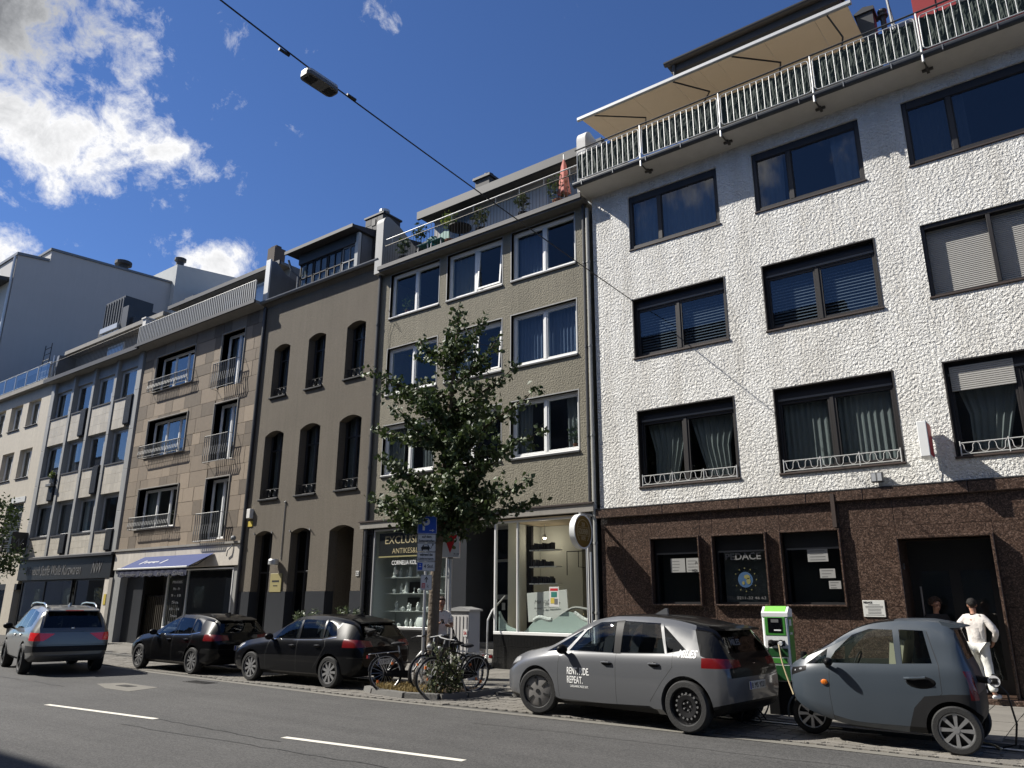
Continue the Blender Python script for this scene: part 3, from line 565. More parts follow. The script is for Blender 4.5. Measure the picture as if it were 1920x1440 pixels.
for ri,(c,d) in enumerate(rows):
    for ci,(a,b) in enumerate(cols+[(1.6,4.2)]):
        if ri==2: w=window(H,a,b,c,d,'dark_frame',YF+.05,.1,(.34,),'glass_blue',.02,top=.1,curt=(('curtain','full'),('curtain_dark','sides'),('room_mid','left'),None)[ci],sill='brown_frame',sill_out=.03,sashm='dark_frame')
        elif ri==1 and ci==2:
            mb=MB()
            for q in ((a,a+.07,c,d),(b-.07,b,c,d),(a+.07,b-.07,c,c+.05),(a+.07,b-.07,d-.1,d),(a+1.2,a+1.28,c+.05,d-.1)): mb.bbox(q[0],q[1],YF+.04,YF+.2,q[2],q[3],.008)
            w=mb.build('window','dark_frame',H); sm=MB().prism([(0,0),(.012,.006),(.016,.02),(.012,.036),(0,.042)],0,1.0,'x'); sm.xf(Matrix(((1,0,0,0),(0,-1,0,0),(0,0,1,0),(0,0,0,1))))
            for (p,q) in ((a+.07,a+1.2),(a+1.28,b-.07)):
                me=None; z=c+.05
                s_=MB(); 
                while z<d-.12:
                    s_.add([((p+v[0]*(q-p)),YF+.22+v[1],z+v[2]) for v in sm.v],sm.f); z+=.043
                struct(s_.build('shutter_slat','shutter',w),'stuff')
            MB().bbox(a-.02,b+.02,YF-.03,YF+.1,c-.05,c-.004,.012).build('sill','brown_frame',w)
        else:
            cu=(('curtain_dark','blind') if ri==1 else ('curtain',('swag','full','swag','full')[ci]))
            w=window(H,a,b,c,d,'dark_frame',YF+.14,.075,(.48,),'glass_blue' if ri==1 else 'glass_dark',.05,top=.24,curt=cu,sill='brown_frame',sill_out=.04,sashm='dark_frame',box_strip='plastic_grey',dep=.12)
            mb=MB(); t=.028
            for q in ((a,a+t,c,d),(b-t,b,c,d),(a+t,b-t,d-t,d)): mb.box(q[0],q[1],YF-.012,YF+.14,q[2],q[3])
            mb.build('lining','dark_frame',w)
            if ri==0:
                ornament(w,a+.1,b-.06,c+.03,c+.25)
                if ci==2:
                    s_=MB(); z=d-.62
                    while z<d-.12: s_.bbox(a+.1,a+1.2,YF+.1,YF+.12,z,z+.038,.008); z+=.043
                    struct(s_.build('shutter_slat','shutter',w),'stuff')
# sign box, spotlight, plaque on the wall
sb=thing('wall_sign','narrow red and white light box sign projecting from the white house wall','sign',(-2.37,16.95,4.5))
mb=MB(); mb.bbox(-2.46,-2.29,16.42,16.9,4.52,5.22,.01); mb.build('housing','white_panel',sb)
mb=MB(); mb.box(-2.288,-2.284,16.45,16.88,4.55,5.19); mb.build('red_face','sign_red',sb)
mb=MB(); mb.tube([(-2.37,16.9,4.7),(-2.37,17.01,4.7)],.02,6); mb.tube([(-2.37,16.9,5.05),(-2.37,17.01,5.05)],.02,6); mb.build('bracket','galv',sb)
mb=MB(); mb.tube([(-2.36,16.9,4.55),(-2.35,16.93,4.4),(-2.28,16.97,4.25),(-2.27,16.985,4.12)],.008,5); mb.build('cable','white_panel',sb)
sp=thing('wall_spotlight','small grey spotlight box on the white wall above the granite ledge','light',(-3.4,17,4.2))
mb=MB(); mb.bbox(-3.5,-3.27,16.82,16.95,4.16,4.36,.012); mb.build('housing','plastic_grey',sp)
mb=MB(); mb.box(-3.48,-3.4,16.815,16.825,4.18,4.34); mb.box(-3.37,-3.29,16.815,16.825,4.18,4.34); mb.build('lens','lamp_clear',sp)
mb=MB(); mb.box(-3.42,-3.35,16.94,17.01,4.2,4.3); mb.build('bracket','plastic_grey',sp)
pq=thing('name_plaque','white metal name plaque lettered PEDACE on the granite wall','sign',(-3.77,16.98,1.5))
MB().bbox(-3.98,-3.57,16.975,16.995,1.51,1.83,.004).build('plate','plate_white',pq)
letter('PEDACE',(-3.88,16.972,1.79),pq,'ink_black',w=.16,h=.035,bold=.02)
mb=MB()
for i in range(8): z=1.745-i*.028; w_=random.uniform(.09,.17); mb.box(-3.77-w_,-3.77+w_,16.9725,16.9745,z-.005,z+.005)
mb.build('printed_line','ink_grey',pq)
# balcony of the top floor
BAL=MB().prism([(16.3,13.06),(17.05,13.0),(17.05,13.2),(16.3,13.2)],-10.12,5,'x').build('balcony_slab','soffit',H)
mb=MB(); pr=[(16.3+.09*math.cos(t),13.16+.1*math.sin(t)) for t in [math.pi*(1+i/8) for i in range(9)]]; mb.prism(pr+[(16.385,13.19),(16.215,13.19)],-10.2,5,'x'); mb.build('balcony_gutter','zinc_dark',BAL)
mb=MB()
for i in range(15): mb.box(-9.9+i*1.0,-9.88+i*1.0,16.2,16.26,13.05,13.19)
mb.build('gutter_strap','zinc',BAL)
yr=16.27; px=[-10.1,-8.05,-5.82,-3.55,-1.28,1.0,3.3,5.0]
for a,b in zip(px,px[1:]):
    a+=.05; b-=.05; z0,z1=13.27,14.14; c=.07
    mb=MB(); ring=[(a+c,yr,z0),(b-c,yr,z0),(b-c*.3,yr,z0+c*.3),(b,yr,z0+c),(b,yr,z1-c),(b-c*.3,yr,z1-c*.3),(b-c,yr,z1),(a+c,yr,z1),(a+c*.3,yr,z1-c*.3),(a,yr,z1-c),(a,yr,z0+c),(a+c*.3,yr,z0+c*.3),(a+c,yr,z0)]
    mb.tube(ring,.013,6,False); r=mb.build('railing_panel','white_metal',BAL)
    n=int((b-a)/.155); bm=MB().tube([(0,0,z0),(0,0,z1)],.0095,6).mesh('bar','white_metal'); off=OFF[r.name]
    for i in range(1,n): put(bm,'bar',r,(a+(b-a)*i/n-off[0],yr-off[1],-off[2]))
    # green screening cloth tied behind the bars
    mb=MB(); nn=int((b-a)/.05); vs=[]
    for i in range(nn+1):
        xx=a-.03+(b-a+.06)*i/nn
        for k in range(7):
            vs.append((xx,yr+.05+.022*math.sin(xx*31+k)+.02*noise.noise(Vector((xx*4,k*.8,a))),z0+.02+(z1-z0-.06)*k/6+.012*math.sin(xx*9)*(k==6)))
    mb.add(vs,[(i*7+k,i*7+7+k,i*7+8+k,i*7+1+k) for i in range(nn) for k in range(6)]); mb.build('screen_cloth','screen_cloth',BAL)
for xx in px[1:-1]:
    mb=MB(); mb.tube([(xx,yr,12.98),(xx,yr,14.22)],.02,6); mb.tube([(xx,yr-.03,12.95),(xx,yr-.03,13.35)],.026,6); mb.build('railing_post','white_metal',BAL)
    mb=MB(); mb.tube([(xx,yr,13.02),(xx+.02,yr+.18,12.97),(xx+.02,yr+.42,13.0)],.02,6); mb.box(xx-.09,xx+.13,yr+.36,yr+.42,12.985,13.03); mb.box(xx-.01,xx+.05,yr+.3,yr+.5,12.98,13.025); mb.build('post_bracket','bronze_metal',BAL)
mb=MB(); mb.tube([(-10.12,yr,14.24),(5,yr,14.24)],.022,8); mb.build('handrail','lead_dark',BAL)
# set-back roof storey, eaves, awning
PH=MB().box(-7.6,-3.0,18.6,26,13.1,16.9).build('roof_storey','plaster_pale',H)
MB().box(-7.8,-2.95,17.75,27,16.92,17.05).build('roof','roof_tile',H)
mb=MB(); mb.prism([(17.7+.1*math.cos(t),17.0+.1*math.sin(t)) for t in [math.pi*(1+i/8) for i in range(9)]],-7.85,-2.9,'x'); mb.build('eaves_gutter','lead_dark',H)
MB().box(-7.7,-3.0,17.8,18.6,16.7,16.91).build('eaves_soffit','lead_dark',H)
mb=MB(); mb.tube([(-7.6,17.75,16.95),(-7.6,17.8,16.6),(-7.55,18.5,16.4),(-7.55,18.52,13.2)],.05,7); mb.build('downpipe','lead_dark',H)
AW=thing('terrace_awning','long beige awning spread over the roof terrace of the white house','awning',(-6.2,17.3,14.9))
ax0,ax1=-9.78,-2.5; A0=Vector((0,16.0,14.98)); A1=Vector((0,18.45,15.25))
pan=[-9.74,-9.25,-8.1,-6.95,-6.5,-6.2,-5.7,-4.5,-3.3,-2.55]
for i,(a,b) in enumerate(zip(pan,pan[1:])):
    mb=MB(); mb.add([(a+.004,A0.y,A0.z),(b-.004,A0.y,A0.z),(b-.004,A1.y,A1.z),(a+.004,A1.y,A1.z),(a+.004,A0.y,A0.z+.012),(b-.004,A0.y,A0.z+.012),(b-.004,A1.y,A1.z+.012),(a+.004,A1.y,A1.z+.012)],[(0,3,2,1),(4,5,6,7),(0,1,5,4),(1,2,6,5),(2,3,7,6),(3,0,4,7)]); mb.build('cloth_panel','awning_cloth',AW)
mb=MB(); mb.bbox(ax0-.05,ax1+.05,15.93,16.01,14.92,15.03,.015); mb.build('front_bar','white_metal',AW)
mb=MB(); mb.box(ax0,ax1,18.4,18.6,15.22,15.4); mb.build('roller_box','zinc',AW)
for (xa,xb,xc) in ((-9.3,-8.2,-8.9),(-6.9,-6.3,-7.4),(-5.3,-4.4,-4.9),(-3.0,-2.9,-3.3)):
    mb=MB(); mb.tube([(xa,16.03,14.93),(xb,17.0,14.95),(xc,18.4,15.15)],.022,6); mb.build('folding_arm','zinc_dark',AW)
# party wall, chimney, red dormer and vents on the roof
mb=MB(); pr=[(16.75,13.2),(16.75,14.9)]+[(17.05-.3*math.cos(t),14.9+.35*math.sin(t)) for t in [math.pi*i/16 for i in range(1,9)]]+[(17.6,15.1),(18.6,14.6),(18.6,13.2)]; mb.prism(pr,-10.36,-10.06,'x'); mb.build('party_wall','plaster_white',H)
RD=MB().box(-1.55,3.5,19.2,22,15.6,18.6).build('roof_dormer','red_paint',H)
for i in range(5): MB().box(-1.5+i*.5,-1.04+i*.5,19.14,19.19,15.7,18.5).build('cladding_board','red_paint',RD)
mb=MB(); mb.box(-1.03,-.92,19.16,19.2,15.7,18.5); mb.box(-.6,-.35,19.1,19.14,16.2,18.0); mb.build('dark_gap','lead_dark',RD)
mb=MB(); mb.box(-2.85,-2.45,19.0,19.5,15.5,16.95); mb.prism([(-2.9,16.95),(-2.4,16.95),(-2.4,17.05),(-2.65,17.12),(-2.9,17.0)],18.95,19.55,'y'); mb.build('chimney','lead_dark',H)
mb=MB(); mb.lathe([(.07,15.6),(.07,16.75),(.13,16.76),(.13,16.82),(.07,16.84),(.12,16.9),(.12,16.95),(.02,17.0)],(-2.25,19.2,0),'z',14); mb.build('vent_pipe','lead_dark',H)
mb=MB(); mb.tube([(-2.0,19,15.4),(-2.12,19,18.2)],.035,6); mb.tube([(-1.92,19,15.4),(-2.1,19,17.4)],.025,6); mb.build('aerial_mast','zinc',H)
mb=MB(); mb.box(-2.3,-1.55,19.4,20.2,15.4,16.5); mb.build('roof_box','zinc',H)
# ================================================================ grey rendered house with shops
random.seed(5)
G=thing('apartment_house','grey-green rendered apartment house with white windows above two ground-floor shop windows','building',(-14.4,17,0))
gc=[(-18.25,-15.96),(-15.6,-13.31),(-12.95,-10.64)]; gr=[(5.71,7.36),(8.43,10.05),(11.19,12.79)]
wall(G,'upper_wall','grey_render',-18.72,-10.22,4.22,13.0,[(a,b,c,d) for a,b in gc for c,d in gr],YF,.3)
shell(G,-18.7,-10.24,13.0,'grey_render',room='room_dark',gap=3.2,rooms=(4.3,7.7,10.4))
cst=[[('curtain','sides'),('curtain_dark','left'),('curtain_dark','sides')],[None,('curtain_dark','left'),('curtain_blue','full')],[None,('curtain_dark','left'),('curtain_blue','left')]]
for ri,(c,d) in enumerate(gr):
    for ci,(a,b) in enumerate(gc):
        w=window(G,a,b,c,d,'white_frame',YF+.12,.075,(.5,),'glass_dark',.042,curt=cst[ri][ci],sill='white_frame',sill_out=.04,sill_h=.04,dep=.1)
        mb=MB(); t=.03
        for q in ((a-t,a,c-.02,d+t),(b,b+t,c-.02,d+t),(a,b,d,d+t)): mb.box(q[0],q[1],YF-.008,YF+.1,q[2],q[3])
        mb.build('surround','concrete_fin',w)
        MB().box(a-.03,b+.03,YF-.05,YF+.02,c-.075,c-.043).build('drip_edge','lead_dark',w)
        if (ri,ci) in ((2,1),(1,1)):   # tilted sash
            mb=MB(); p,q=(a+b)/2+.08,b-.12
            for e in ((p,p+.05,c+.1,d-.1),(q-.05,q,c+.1,d-.1),(p+.05,q-.05,c+.1,c+.15),(p+.05,q-.05,d-.15,d-.1)): mb.box(e[0],e[1],YF+.05,YF+.09,e[2],e[3])
            mb.xf(Matrix.Translation((0,YF+.1,c+.1))@Matrix.Rotation(R(-4.5),4,'X')@Matrix.Translation((0,-YF-.1,-c-.1))); mb.build('tilted_sash','white_frame',w)
# orchid / plants on inner sills
def leafclump(parent,name,c,r,n,s,m,seed=0,droop=0):
    rg=random.Random(seed); mb=MB()
    for _ in range(n):
        d=Vector((rg.gauss(0,1),rg.gauss(0,1),rg.gauss(0,1))).normalized()*(rg.random()**.45)
        p=Vector((c[0]+d.x*r[0],c[1]+d.y*r[1],c[2]+d.z*r[2])); a=Vector((rg.uniform(-1,1),rg.uniform(-1,1),rg.uniform(-.8,1-droop))).normalized(); b=a.orthogonal().normalized(); b=b.cross(a) if rg.random()<.5 else b
        L_=s*rg.uniform(.6,1.3); w_=L_*.3
        mb.add([p,p+a*L_*.5+b*w_,p+a*L_,p+a*L_*.5-b*w_],[(0,1,2,3)])
    return mb.build(name,m,parent)
def pot(parent,x,y,z,r=.12,h=.2,m='terracotta'):
    mb=MB(); mb.lathe([(r*.7,z),(r,z+h*.85),(r*1.1,z+h*.86),(r*1.1,z+h),(r*.95,z+h),(r*.9,z+h*.9)],(x,y,0),'z',14); return mb.build('pot',m,parent)
for k,(x,y,z,lab) in enumerate(((-17.7,17.32,11.3,'leafy houseplant behind the top left window of the grey house'),(-10.95,17.35,5.8,'white orchid behind the lowest right window of the grey house'))):
    t=thing('houseplant',lab,'plant',(x,y,z)); pot(t,x,y,z,.09,.15); leafclump(t,'foliage',(x,y,z+.42),(.25,.1,.28),140,.12,'leaf_light' if k==0 else 'leaf_oleander',k)
    if k==1: leafclump(t,'blossom',(x+.05,y,z+.72),(.16,.07,.14),60,.07,'porcelain',9)
mb=MB(); mb.tube([(-18.2,16.98,9.9),(-18.21,16.97,10.6),(-18.05,16.96,11.0),(-17.7,16.96,10.62),(-17.75,16.97,10.75),(-18.3,16.98,11.5)],.006,4); mb.build('loose_cable','ink_black',G)
# dark hollow between the houses with downpipes
for (x,m,r,zt) in ((-18.74,'pipe_dark',.06,13.2),(-10.17,'pipe_pale',.05,12.7),(-10.3,'pipe_dark',.045,12.9),(-25.52,'pipe_dark',.065,13.3)):
    mb=MB(); mb.tube([(x,16.93,zt),(x,16.93,.1)],r,9)
    q=mb.build('downpipe',m,G if x>-25 else None)
    if x<-25: one_pipe=q; tag(q,'dark downpipe in the corner between the stone house and the brown house','downpipe'); continue
    mb=MB()
    for z in (1.5,3.2,6,8.5,11): mb.lathe([(r*1.25,z),(r*1.25,z+.05)],(x,16.93,0),'z',9)
    mb.build('pipe_clip',m,q)
# top balcony of the grey house
GB=MB().box(-18.55,-10.2,16.66,17.05,12.88,13.04).build('balcony_slab','concrete_dark',G)
MB().box(-18.6,-10.2,16.62,16.7,12.95,13.09).build('balcony_gutter','lead_dark',GB)
railing(GB,(-18.25,-10.25),16.63,13.0,13.78,.125,'bronze_metal',.014,.007)
mb=MB(); mb.tube([(-18.2,16.63,14.02),(-10.25,16.63,14.02)],.02,8); mb.build('handrail','white_metal',GB)
for i in range(9): MB().tube([(-17.9+i*.92,16.63,13.78),(-17.9+i*.92,16.63,14.02)],.01,5).build('rail_stud','white_metal',GB)
PHG=MB().box(-17.6,-10.2,18.4,27,13.0,15.4).build('roof_storey','plaster_grey',G)
MB().box(-17.85,-10.1,17.85,27,15.42,15.5).build('roof','roof_tile',G)
MB().box(-17.9,-10.1,17.76,17.86,15.2,15.5).build('eaves_fascia','lead_dark',G); MB().box(-17.88,-10.1,17.86,18.4,15.3,15.42).build('eaves_soffit','concrete_dark',G)
for (a,b) in ((-16.7,-15.5),(-12.5,-10.9)):
    mb=MB(); mb.box(a,b,18.37,18.41,13.05,15.1); w=mb.build('terrace_door','grey_frame',PHG); MB().box(a+.1,b-.1,18.35,18.372,13.2,15.0).build('pane','glass_dark',w)
mb=MB(); pr=[(16.72,12.9),(16.72,14.85)]+[(17.0-.28*math.cos(t),14.85+.3*math.sin(t)) for t in [math.pi*i/16 for i in range(1,9)]]+[(17.6,14.95),(18.7,14.3),(18.7,12.9)]; mb.prism(pr,-18.86,-18.5,'x'); mb.build('party_wall','concrete_fin',G)
ch=MB().box(-17.2,-16.5,20.2,21.0,15.4,17.7).build('chimney','slate',G)
mb=MB(); mb.box(-17.28,-16.42,20.12,21.08,17.7,17.8); mb.lathe([(.14,17.8),(.14,18.0),(.2,18.01),(.2,18.06)],(-16.85,20.6,0),'z',12); mb.build('chimney_cap','lead_dark',ch)
# things on that balcony
for k,(x,z,r,lab,m) in enumerate(((-15.55,13.1,.3,'yellow-green potted shrub on the grey house balcony','leaf_light'),(-17.7,13.1,.3,'dark trailing potted plant at the left end of the grey house balcony','leaf'),(-14.2,13.1,.32,'tall drying potted plant in the middle of the grey house balcony','weed'),(-11.2,13.1,.42,'bushy potted plant beside the closed parasol on the balcony','leaf'),(-12.5,13.1,.22,'low potted plant near the middle right of the grey house balcony','weed'),(-16.9,13.1,.3,'thin sprawling potted plant above the handrail of the grey house balcony','leaf'))):
    t=thing('potted_plant',lab,'plant',(x,17.0,z)); pot(t,x,17.0,z-.05,.16,.3,'terracotta' if k in (0,3) else 'plastic_dark')
    mb=MB(); mb.tube([(x,17,z+.2),(x+.02,17,z+.8)],.012,5); mb.build('stem','twig',t)
    leafclump(t,'foliage',(x,16.95,z+(.95 if k in (0,5) else .65)),(r,.22,r*1.15),150,.13,m,30+k)
for k,x in enumerate((-16.6,-16.0)):
    t=thing('garden_chair',('turquoise plastic garden chair left of its twin on the grey house balcony','turquoise plastic garden chair right of its twin on the grey house balcony')[k],'chair',(x,17.0,13.04),group='turquoise balcony chairs')
    MB().box(x-.24,x+.24,16.8,17.25,13.42,13.46).build('seat','chair_green',t)
    MB().prism([(x-.24,13.46),(x+.24,13.46),(x+.22,13.85),(x,13.92),(x-.22,13.85)],17.22,17.26,'y').build('backrest','chair_green',t)
    for sx in (-1,1):
        for sy in (16.83,17.22): MB().tube([(x+sx*.24,sy,13.04),(x+sx*.21,sy,13.43)],.02,6).build('leg','white_metal',t)
t=thing('balcony_table','small dark table between chairs on the grey house balcony','table',(-15.3,17.1,13.04)); MB().lathe([(.4,13.72),(.4,13.76)],(-15.2,17.1,0),'z',20).build('tabletop','plastic_dark',t); MB().tube([(-15.2,17.1,13.04),(-15.2,17.1,13.72)],.03,8).build('leg','plastic_dark',t)
t=thing('parasol','closed red and white parasol on the balcony beside the white house','parasol',(-10.95,16.95,13.04))
mb=MB(); mb.lathe([(.02,14.62),(.07,14.4),(.11,14.0),(.15,13.6),(.17,13.45),(.05,13.43)],(-10.95,16.95,0),'z',12)
for i,v in enumerate(mb.v):
    a=math.atan2(v[1]-16.95,v[0]+10.95); k=1+.25*math.sin(a*4); mb.v[i]=((v[0]+10.95)*k-10.95,(v[1]-16.95)*k+16.95,v[2])
mb.build('canopy','parasol',t,True); MB().tube([(-10.95,16.95,13.04),(-10.95,16.95,14.8)],.015,6).build('pole','white_metal',t)
# ---- shop fronts
MB().box(-18.95,-10.16,16.84,17.05,4.02,4.22).build('shop_lintel','concrete',G)
MB().box(-19.0,-10.16,16.8,17.02,4.22,4.26).build('lintel_flashing','brown_frame',G)
LV=(-18.42,-15.25); RV=(-13.5,-10.42); EN=(-15.25,-13.5)
def tiles(x0,x1,z0,z1,y,par,name='tile_cladding'):
    MB().box(x0,x1,y+.01,y+.3,z0,z1).build('shop_base','tile_grout',par); mb=MB(); w_=.048; h=(z1-z0)/3
    n=int((x1-x0)/w_)
    for i in range(n):
        for k in range(3): mb.box(x0+i*w_+.003,x0+(i+1)*w_-.003,y,y+.012,z0+k*h+.006,z0+(k+1)*h-.006)
    return struct(mb.build(name,'tile_black',par),'stuff')
tiles(LV[0]-.35,LV[1],.05,.95,YF-.02,G); tiles(RV[0],RV[1]+.2,.05,.92,YF-.02,G)
mb=MB(); mb.box(-18.95,LV[0]-.07,17.0,17.3,.95,4.02); mb.build('black_pier','plinth_grey',G)
for z in range(8): MB().box(-18.93,LV[0]-.1,16.985,17.002,.97+z*.36,.97+z*.36+.35).build('pier_tile','tile_black',G)
MB().box(RV[1]+.05,-10.2,17.0,17.3,.9,4.02).build('pier','plinth_grey',G)
def shopwin(x0,x1,z0,z1,mull,fm,par,gm='glass_clear'):
    mb=MB(); y=YF-.02; f=.055
    mb.bbox(x0,x0+f,y,y+.09,z0,z1,.008); mb.bbox(x1-f,x1,y,y+.09,z0,z1,.008); mb.bbox(x0,x1,y-.004,y+.09,z0-.05,z0+.03,.008); mb.bbox(x0+f,x1-f,y,y+.09,z1-f,z1,.008)
    for m_ in mull: mb.bbox(m_-.02,m_+.02,y,y+.09,z0+.03,z1-f,.006)
    w=mb.build('shop_window',fm,par); e=[x0+f]+[v for m_ in mull for v in (m_-.02,m_+.02)]+[x1-f]
    for k in range(0,len(e),2): MB().box(e[k],e[k+1],y+.04,y+.046,z0+.03,z1-f).build('pane',gm,w)
    return w
SL=shopwin(LV[0],LV[1],1.02,3.98,(),'alu_frame',G,'glass_shop'); SR=shopwin(RV[0],RV[1],.98,3.95,(-12.7,),'white_frame',G,'glass_shop')
# display rooms
mb=MB(); x0,x1=LV; mb.quad((x0,18.1,.95),(x1,18.1,.95),(x1,18.1,4.0),(x0,18.1,4.0)); mb.quad((x0,17.05,.98),(x1,17.05,.98),(x1,18.1,.98),(x0,18.1,.98)); mb.quad((x0,17.05,.95),(x0,18.1,.95),(x0,18.1,4),(x0,17.05,4)); mb.quad((x1,17.05,.95),(x1,18.1,.95),(x1,18.1,4),(x1,17.05,4)); mb.build('display_room','room_pale',SL)
mb=MB(); x0,x1=RV; mb.quad((x0,19.8,.95),(x1,19.8,.95),(x1,19.8,4.0),(x0,19.8,4.0)); mb.quad((x0,17.05,.93),(x1,17.05,.93),(x1,19.8,.93),(x0,19.8,.93)); mb.quad((x1,17.05,.95),(x1,19.8,.95),(x1,19.8,4),(x1,17.05,4)); mb.quad((x0,17.05,3.99),(x1,17.05,3.99),(x1,19.8,3.99),(x0,19.8,3.99)); mb.build('display_room','room_warm',SR)
mb=MB(); mb.quad((x0+.02,17.6,.95),(x0+.02,19.8,.95),(x0+.02,19.8,3.98),(x0+.02,17.6,3.98)); mb.box(x0+.03,x0+1.5,19.2,19.78,.95,3.98); mb.build('partition','room_pale',SR)
# antiques shop: fascia, lettering, shelves of porcelain
fa=thing('shop_fascia','black fascia lettered ANTIKES & LUXUS inside the left shop window','sign',(-16.9,17.0,3.3))
MB().box(-18.2,-15.4,17.03,17.06,3.14,3.85).build('board','sign_black',fa); MB().box(-18.2,-15.4,17.025,17.032,3.1,3.14).build('gold_edge','sign_brass',fa)
letter('EXCLUSIV in',(-16.95,17.024,3.63),fa,'gold_line',w=1.95,h=.24); letter('ANTIKES&LUXUS',(-16.75,17.024,3.29),fa,'gold_line',w=1.7,h=.16)
letter('CORNELIA KOLP',(-17.0,17.008,2.93),SL,'ink_white',w=1.15,h=.13); letter('21',(-17.35,17.008,2.66),SL,'ink_grey',h=.12)
rg=random.Random(12)
fig=[]
for q in range(5):
    pr=[[(.05,0),(.06,.02),(.03,.05),(.045,.1),(.05,.14),(.02,.18),(.028,.21),(.001,.24)],[(.07,0),(.08,.01),(.035,.03),(.05,.09),(.055,.16),(.03,.2),(.04,.23),(.015,.27),(.001,.28)],[(.03,0),(.05,.04),(.055,.08),(.03,.1),(.035,.11)],[(.045,0),(.05,.02),(.02,.06),(.018,.15),(.03,.2),(.001,.22)],[(.08,0),(.085,.02),(.05,.05),(.06,.12),(.04,.2),(.05,.28),(.02,.34),(.001,.36)]][q]
    fig.append(MB().lathe(pr,(0,0,0),'z',10).mesh('figurine','porcelain',smooth=True))
for si,z in enumerate((1.02,1.5,2.02,2.5)):
    sh=MB().box(-18.1,-15.35,17.25,17.65,z-.02,z).build('glass_shelf','shelf_glass',SL) if si else None
    x=-17.75
    while x<-15.5:
        k=rg.randrange(5); 
        t=put(fig[k],'figurine',None,(x,17.4+rg.uniform(-.08,.08),z+.001)); s=rg.uniform(.8,1.35); t.scale=(s,s,s*rg.uniform(.8,1.2))
        tag(t,'small white porcelain figure on the shelves of the antiques shop window','figurine','porcelain figures in the antiques window'); x+=rg.uniform(.13,.34)
for k,x in enumerate((-16.55,-16.1)):
    mb=MB(); mb.lathe([(.17,0),(.19,.012),(.1,.02),(.001,.022)],(0,0,0),'y',20); mb.xf(Matrix.Translation((x,17.3,1.22))@Matrix.Rotation(R(-15),4,'X')); one(mb,'display_plate','porcelain',('left','right')[k]+' of two white plates propped at the bottom of the antiques window','plate',smooth=True)
for (x,z,w_,h) in ((-17.55,2.2,.5,.36),(-17.6,1.75,.52,.3)):
    t=thing('picture_frame','dark framed picture hanging behind the shelves at height %.1f m in the antiques window'%z if False else ('upper' if z>2 else 'lower')+' dark framed picture behind the shelves of the antiques window','picture',(x,18.05,z)); MB().box(x-w_/2,x+w_/2,18.05,18.08,z-h/2,z+h/2).build('canvas','room_mid',t)
# right shop: shelves with books, whiteboard, poster, snow scenery
for k,z in enumerate((1.78,2.28,2.74,3.2)):
    t=thing('wall_shelf',('lowest','second lowest','second highest','highest')[k]+' white wall shelf in the right shop window','shelf',(-12.2,17.9,z)); MB().box(-12.95,-12.0,17.9,18.15,z-.03,z).build('board','white_panel',t)
    mb=MB(); mb.box(-12.8,-12.76,17.89,17.9,z-.03,z); mb.box(-12.65,-12.61,17.89,17.9,z-.03,z); mb.build('spot','lamp_clear',t)
    x=-12.9; 
    while x<-12.2:
        b=MB().box(x,x+.025,17.92,18.1,z+.002,z+rg.uniform(.12,.2)); o=one(b,'book','book_dark','dark spine standing on a wall shelf of the right shop','book','books in the right shop',base=None); x+=rg.uniform(.03,.1)
t=thing('whiteboard','white board with handwriting leaning in the right shop window','board',(-11.9,17.35,1.3)); mb=MB(); mb.bbox(-12.55,-11.25,17.3,17.33,1.3,2.05,.006); mb.xf(Matrix.Translation((-11.9,17.3,1.3))@Matrix.Rotation(R(-4),4,'Y')@Matrix.Translation((11.9,-17.3,-1.3))); mb.build('board','paper',t)
letter('Mut steht am',(-11.95,17.27,1.8),t,'ink_grey',w=.75,h=.09,shear=.3,rot=(0,R(-4),0)); letter('Anfang des Handelns',(-11.95,17.27,1.63),t,'ink_grey',w=.8,h=.07,shear=.3,rot=(0,R(-4),0))
t=thing('poster','colourful poster on the inside of the right shop pane','poster',(-11.4,16.99,1.8)); MB().box(-11.66,-11.36,17.006,17.012,1.66,2.16).build('sheet','paper',t)
for (q,m) in (((-11.63,-11.39,2.06,2.12),'sign_red'),((-11.6,-11.42,1.9,2.03),'chair_green'),((-11.62,-11.5,1.74,1.88),'yellow_sign'),((-11.5,-11.4,1.72,1.86),'ink_grey')): MB().box(q[0],q[1],17.002,17.007,q[2],q[3]).build('print',m,t)
t=thing('snow_scenery','pale mint cut-out hills with white fur trim along the right shop window','display',(-11.5,17.2,.98))
mb=MB(); pts=[(-12.65+i*.08,1.0+.42*(.5-.5*math.cos(min(1,i/10)*math.pi))+.12*math.sin(i*.42)*min(1,i/8)) for i in range(28)]; mb.prism([(-12.65,.985)]+pts+[(-10.5,.985)],17.12,17.18,'y'); mb.build('hill','mint',t)
mb=MB(); mb.tube([(p[0],17.15,p[1]+.03) for p in pts[5:13]],.055,8); mb.build('fur_trim','fur_white',t); mb=MB(); mb.tube([(p[0],17.15,p[1]+.03) for p in pts[21:28]],.05,8); mb.build('fur_trim','fur_white',t)
mb=MB(); mb.tube([(-11.5+i*.12,17.3,1.42+.035*i+.1*math.sin(i*.55)) for i in range(9)],.035,8); mb.build('scarf','concrete_fin',t)
mb=MB(); mb.prism([(-13.42,1.0)]+[(-13.42+.085*i,1.45*math.exp(-i*.35)*.35+1.02) for i in range(9)]+[(-12.76,1.0)],17.12,17.2,'y'); mb.build('hill','mint',t)
t=thing('clothes_rail','black metal rail with hooks inside the right shop','rail',(-11.4,18.4,.95)); mb=MB(); mb.tube([(-12.0,18.4,2.5),(-12.0,18.4,3.15),(-11.0,18.4,3.15),(-11.0,18.4,3.0)],.015,6); mb.tube([(-11.35,18.4,.95),(-11.35,18.4,3.15)],.02,6); mb.tube([(-11.62,18.4,3.15),(-11.62,18.4,2.72),(-11.4,18.4,2.7)],.012,6); mb.build('frame','iron_black',t)
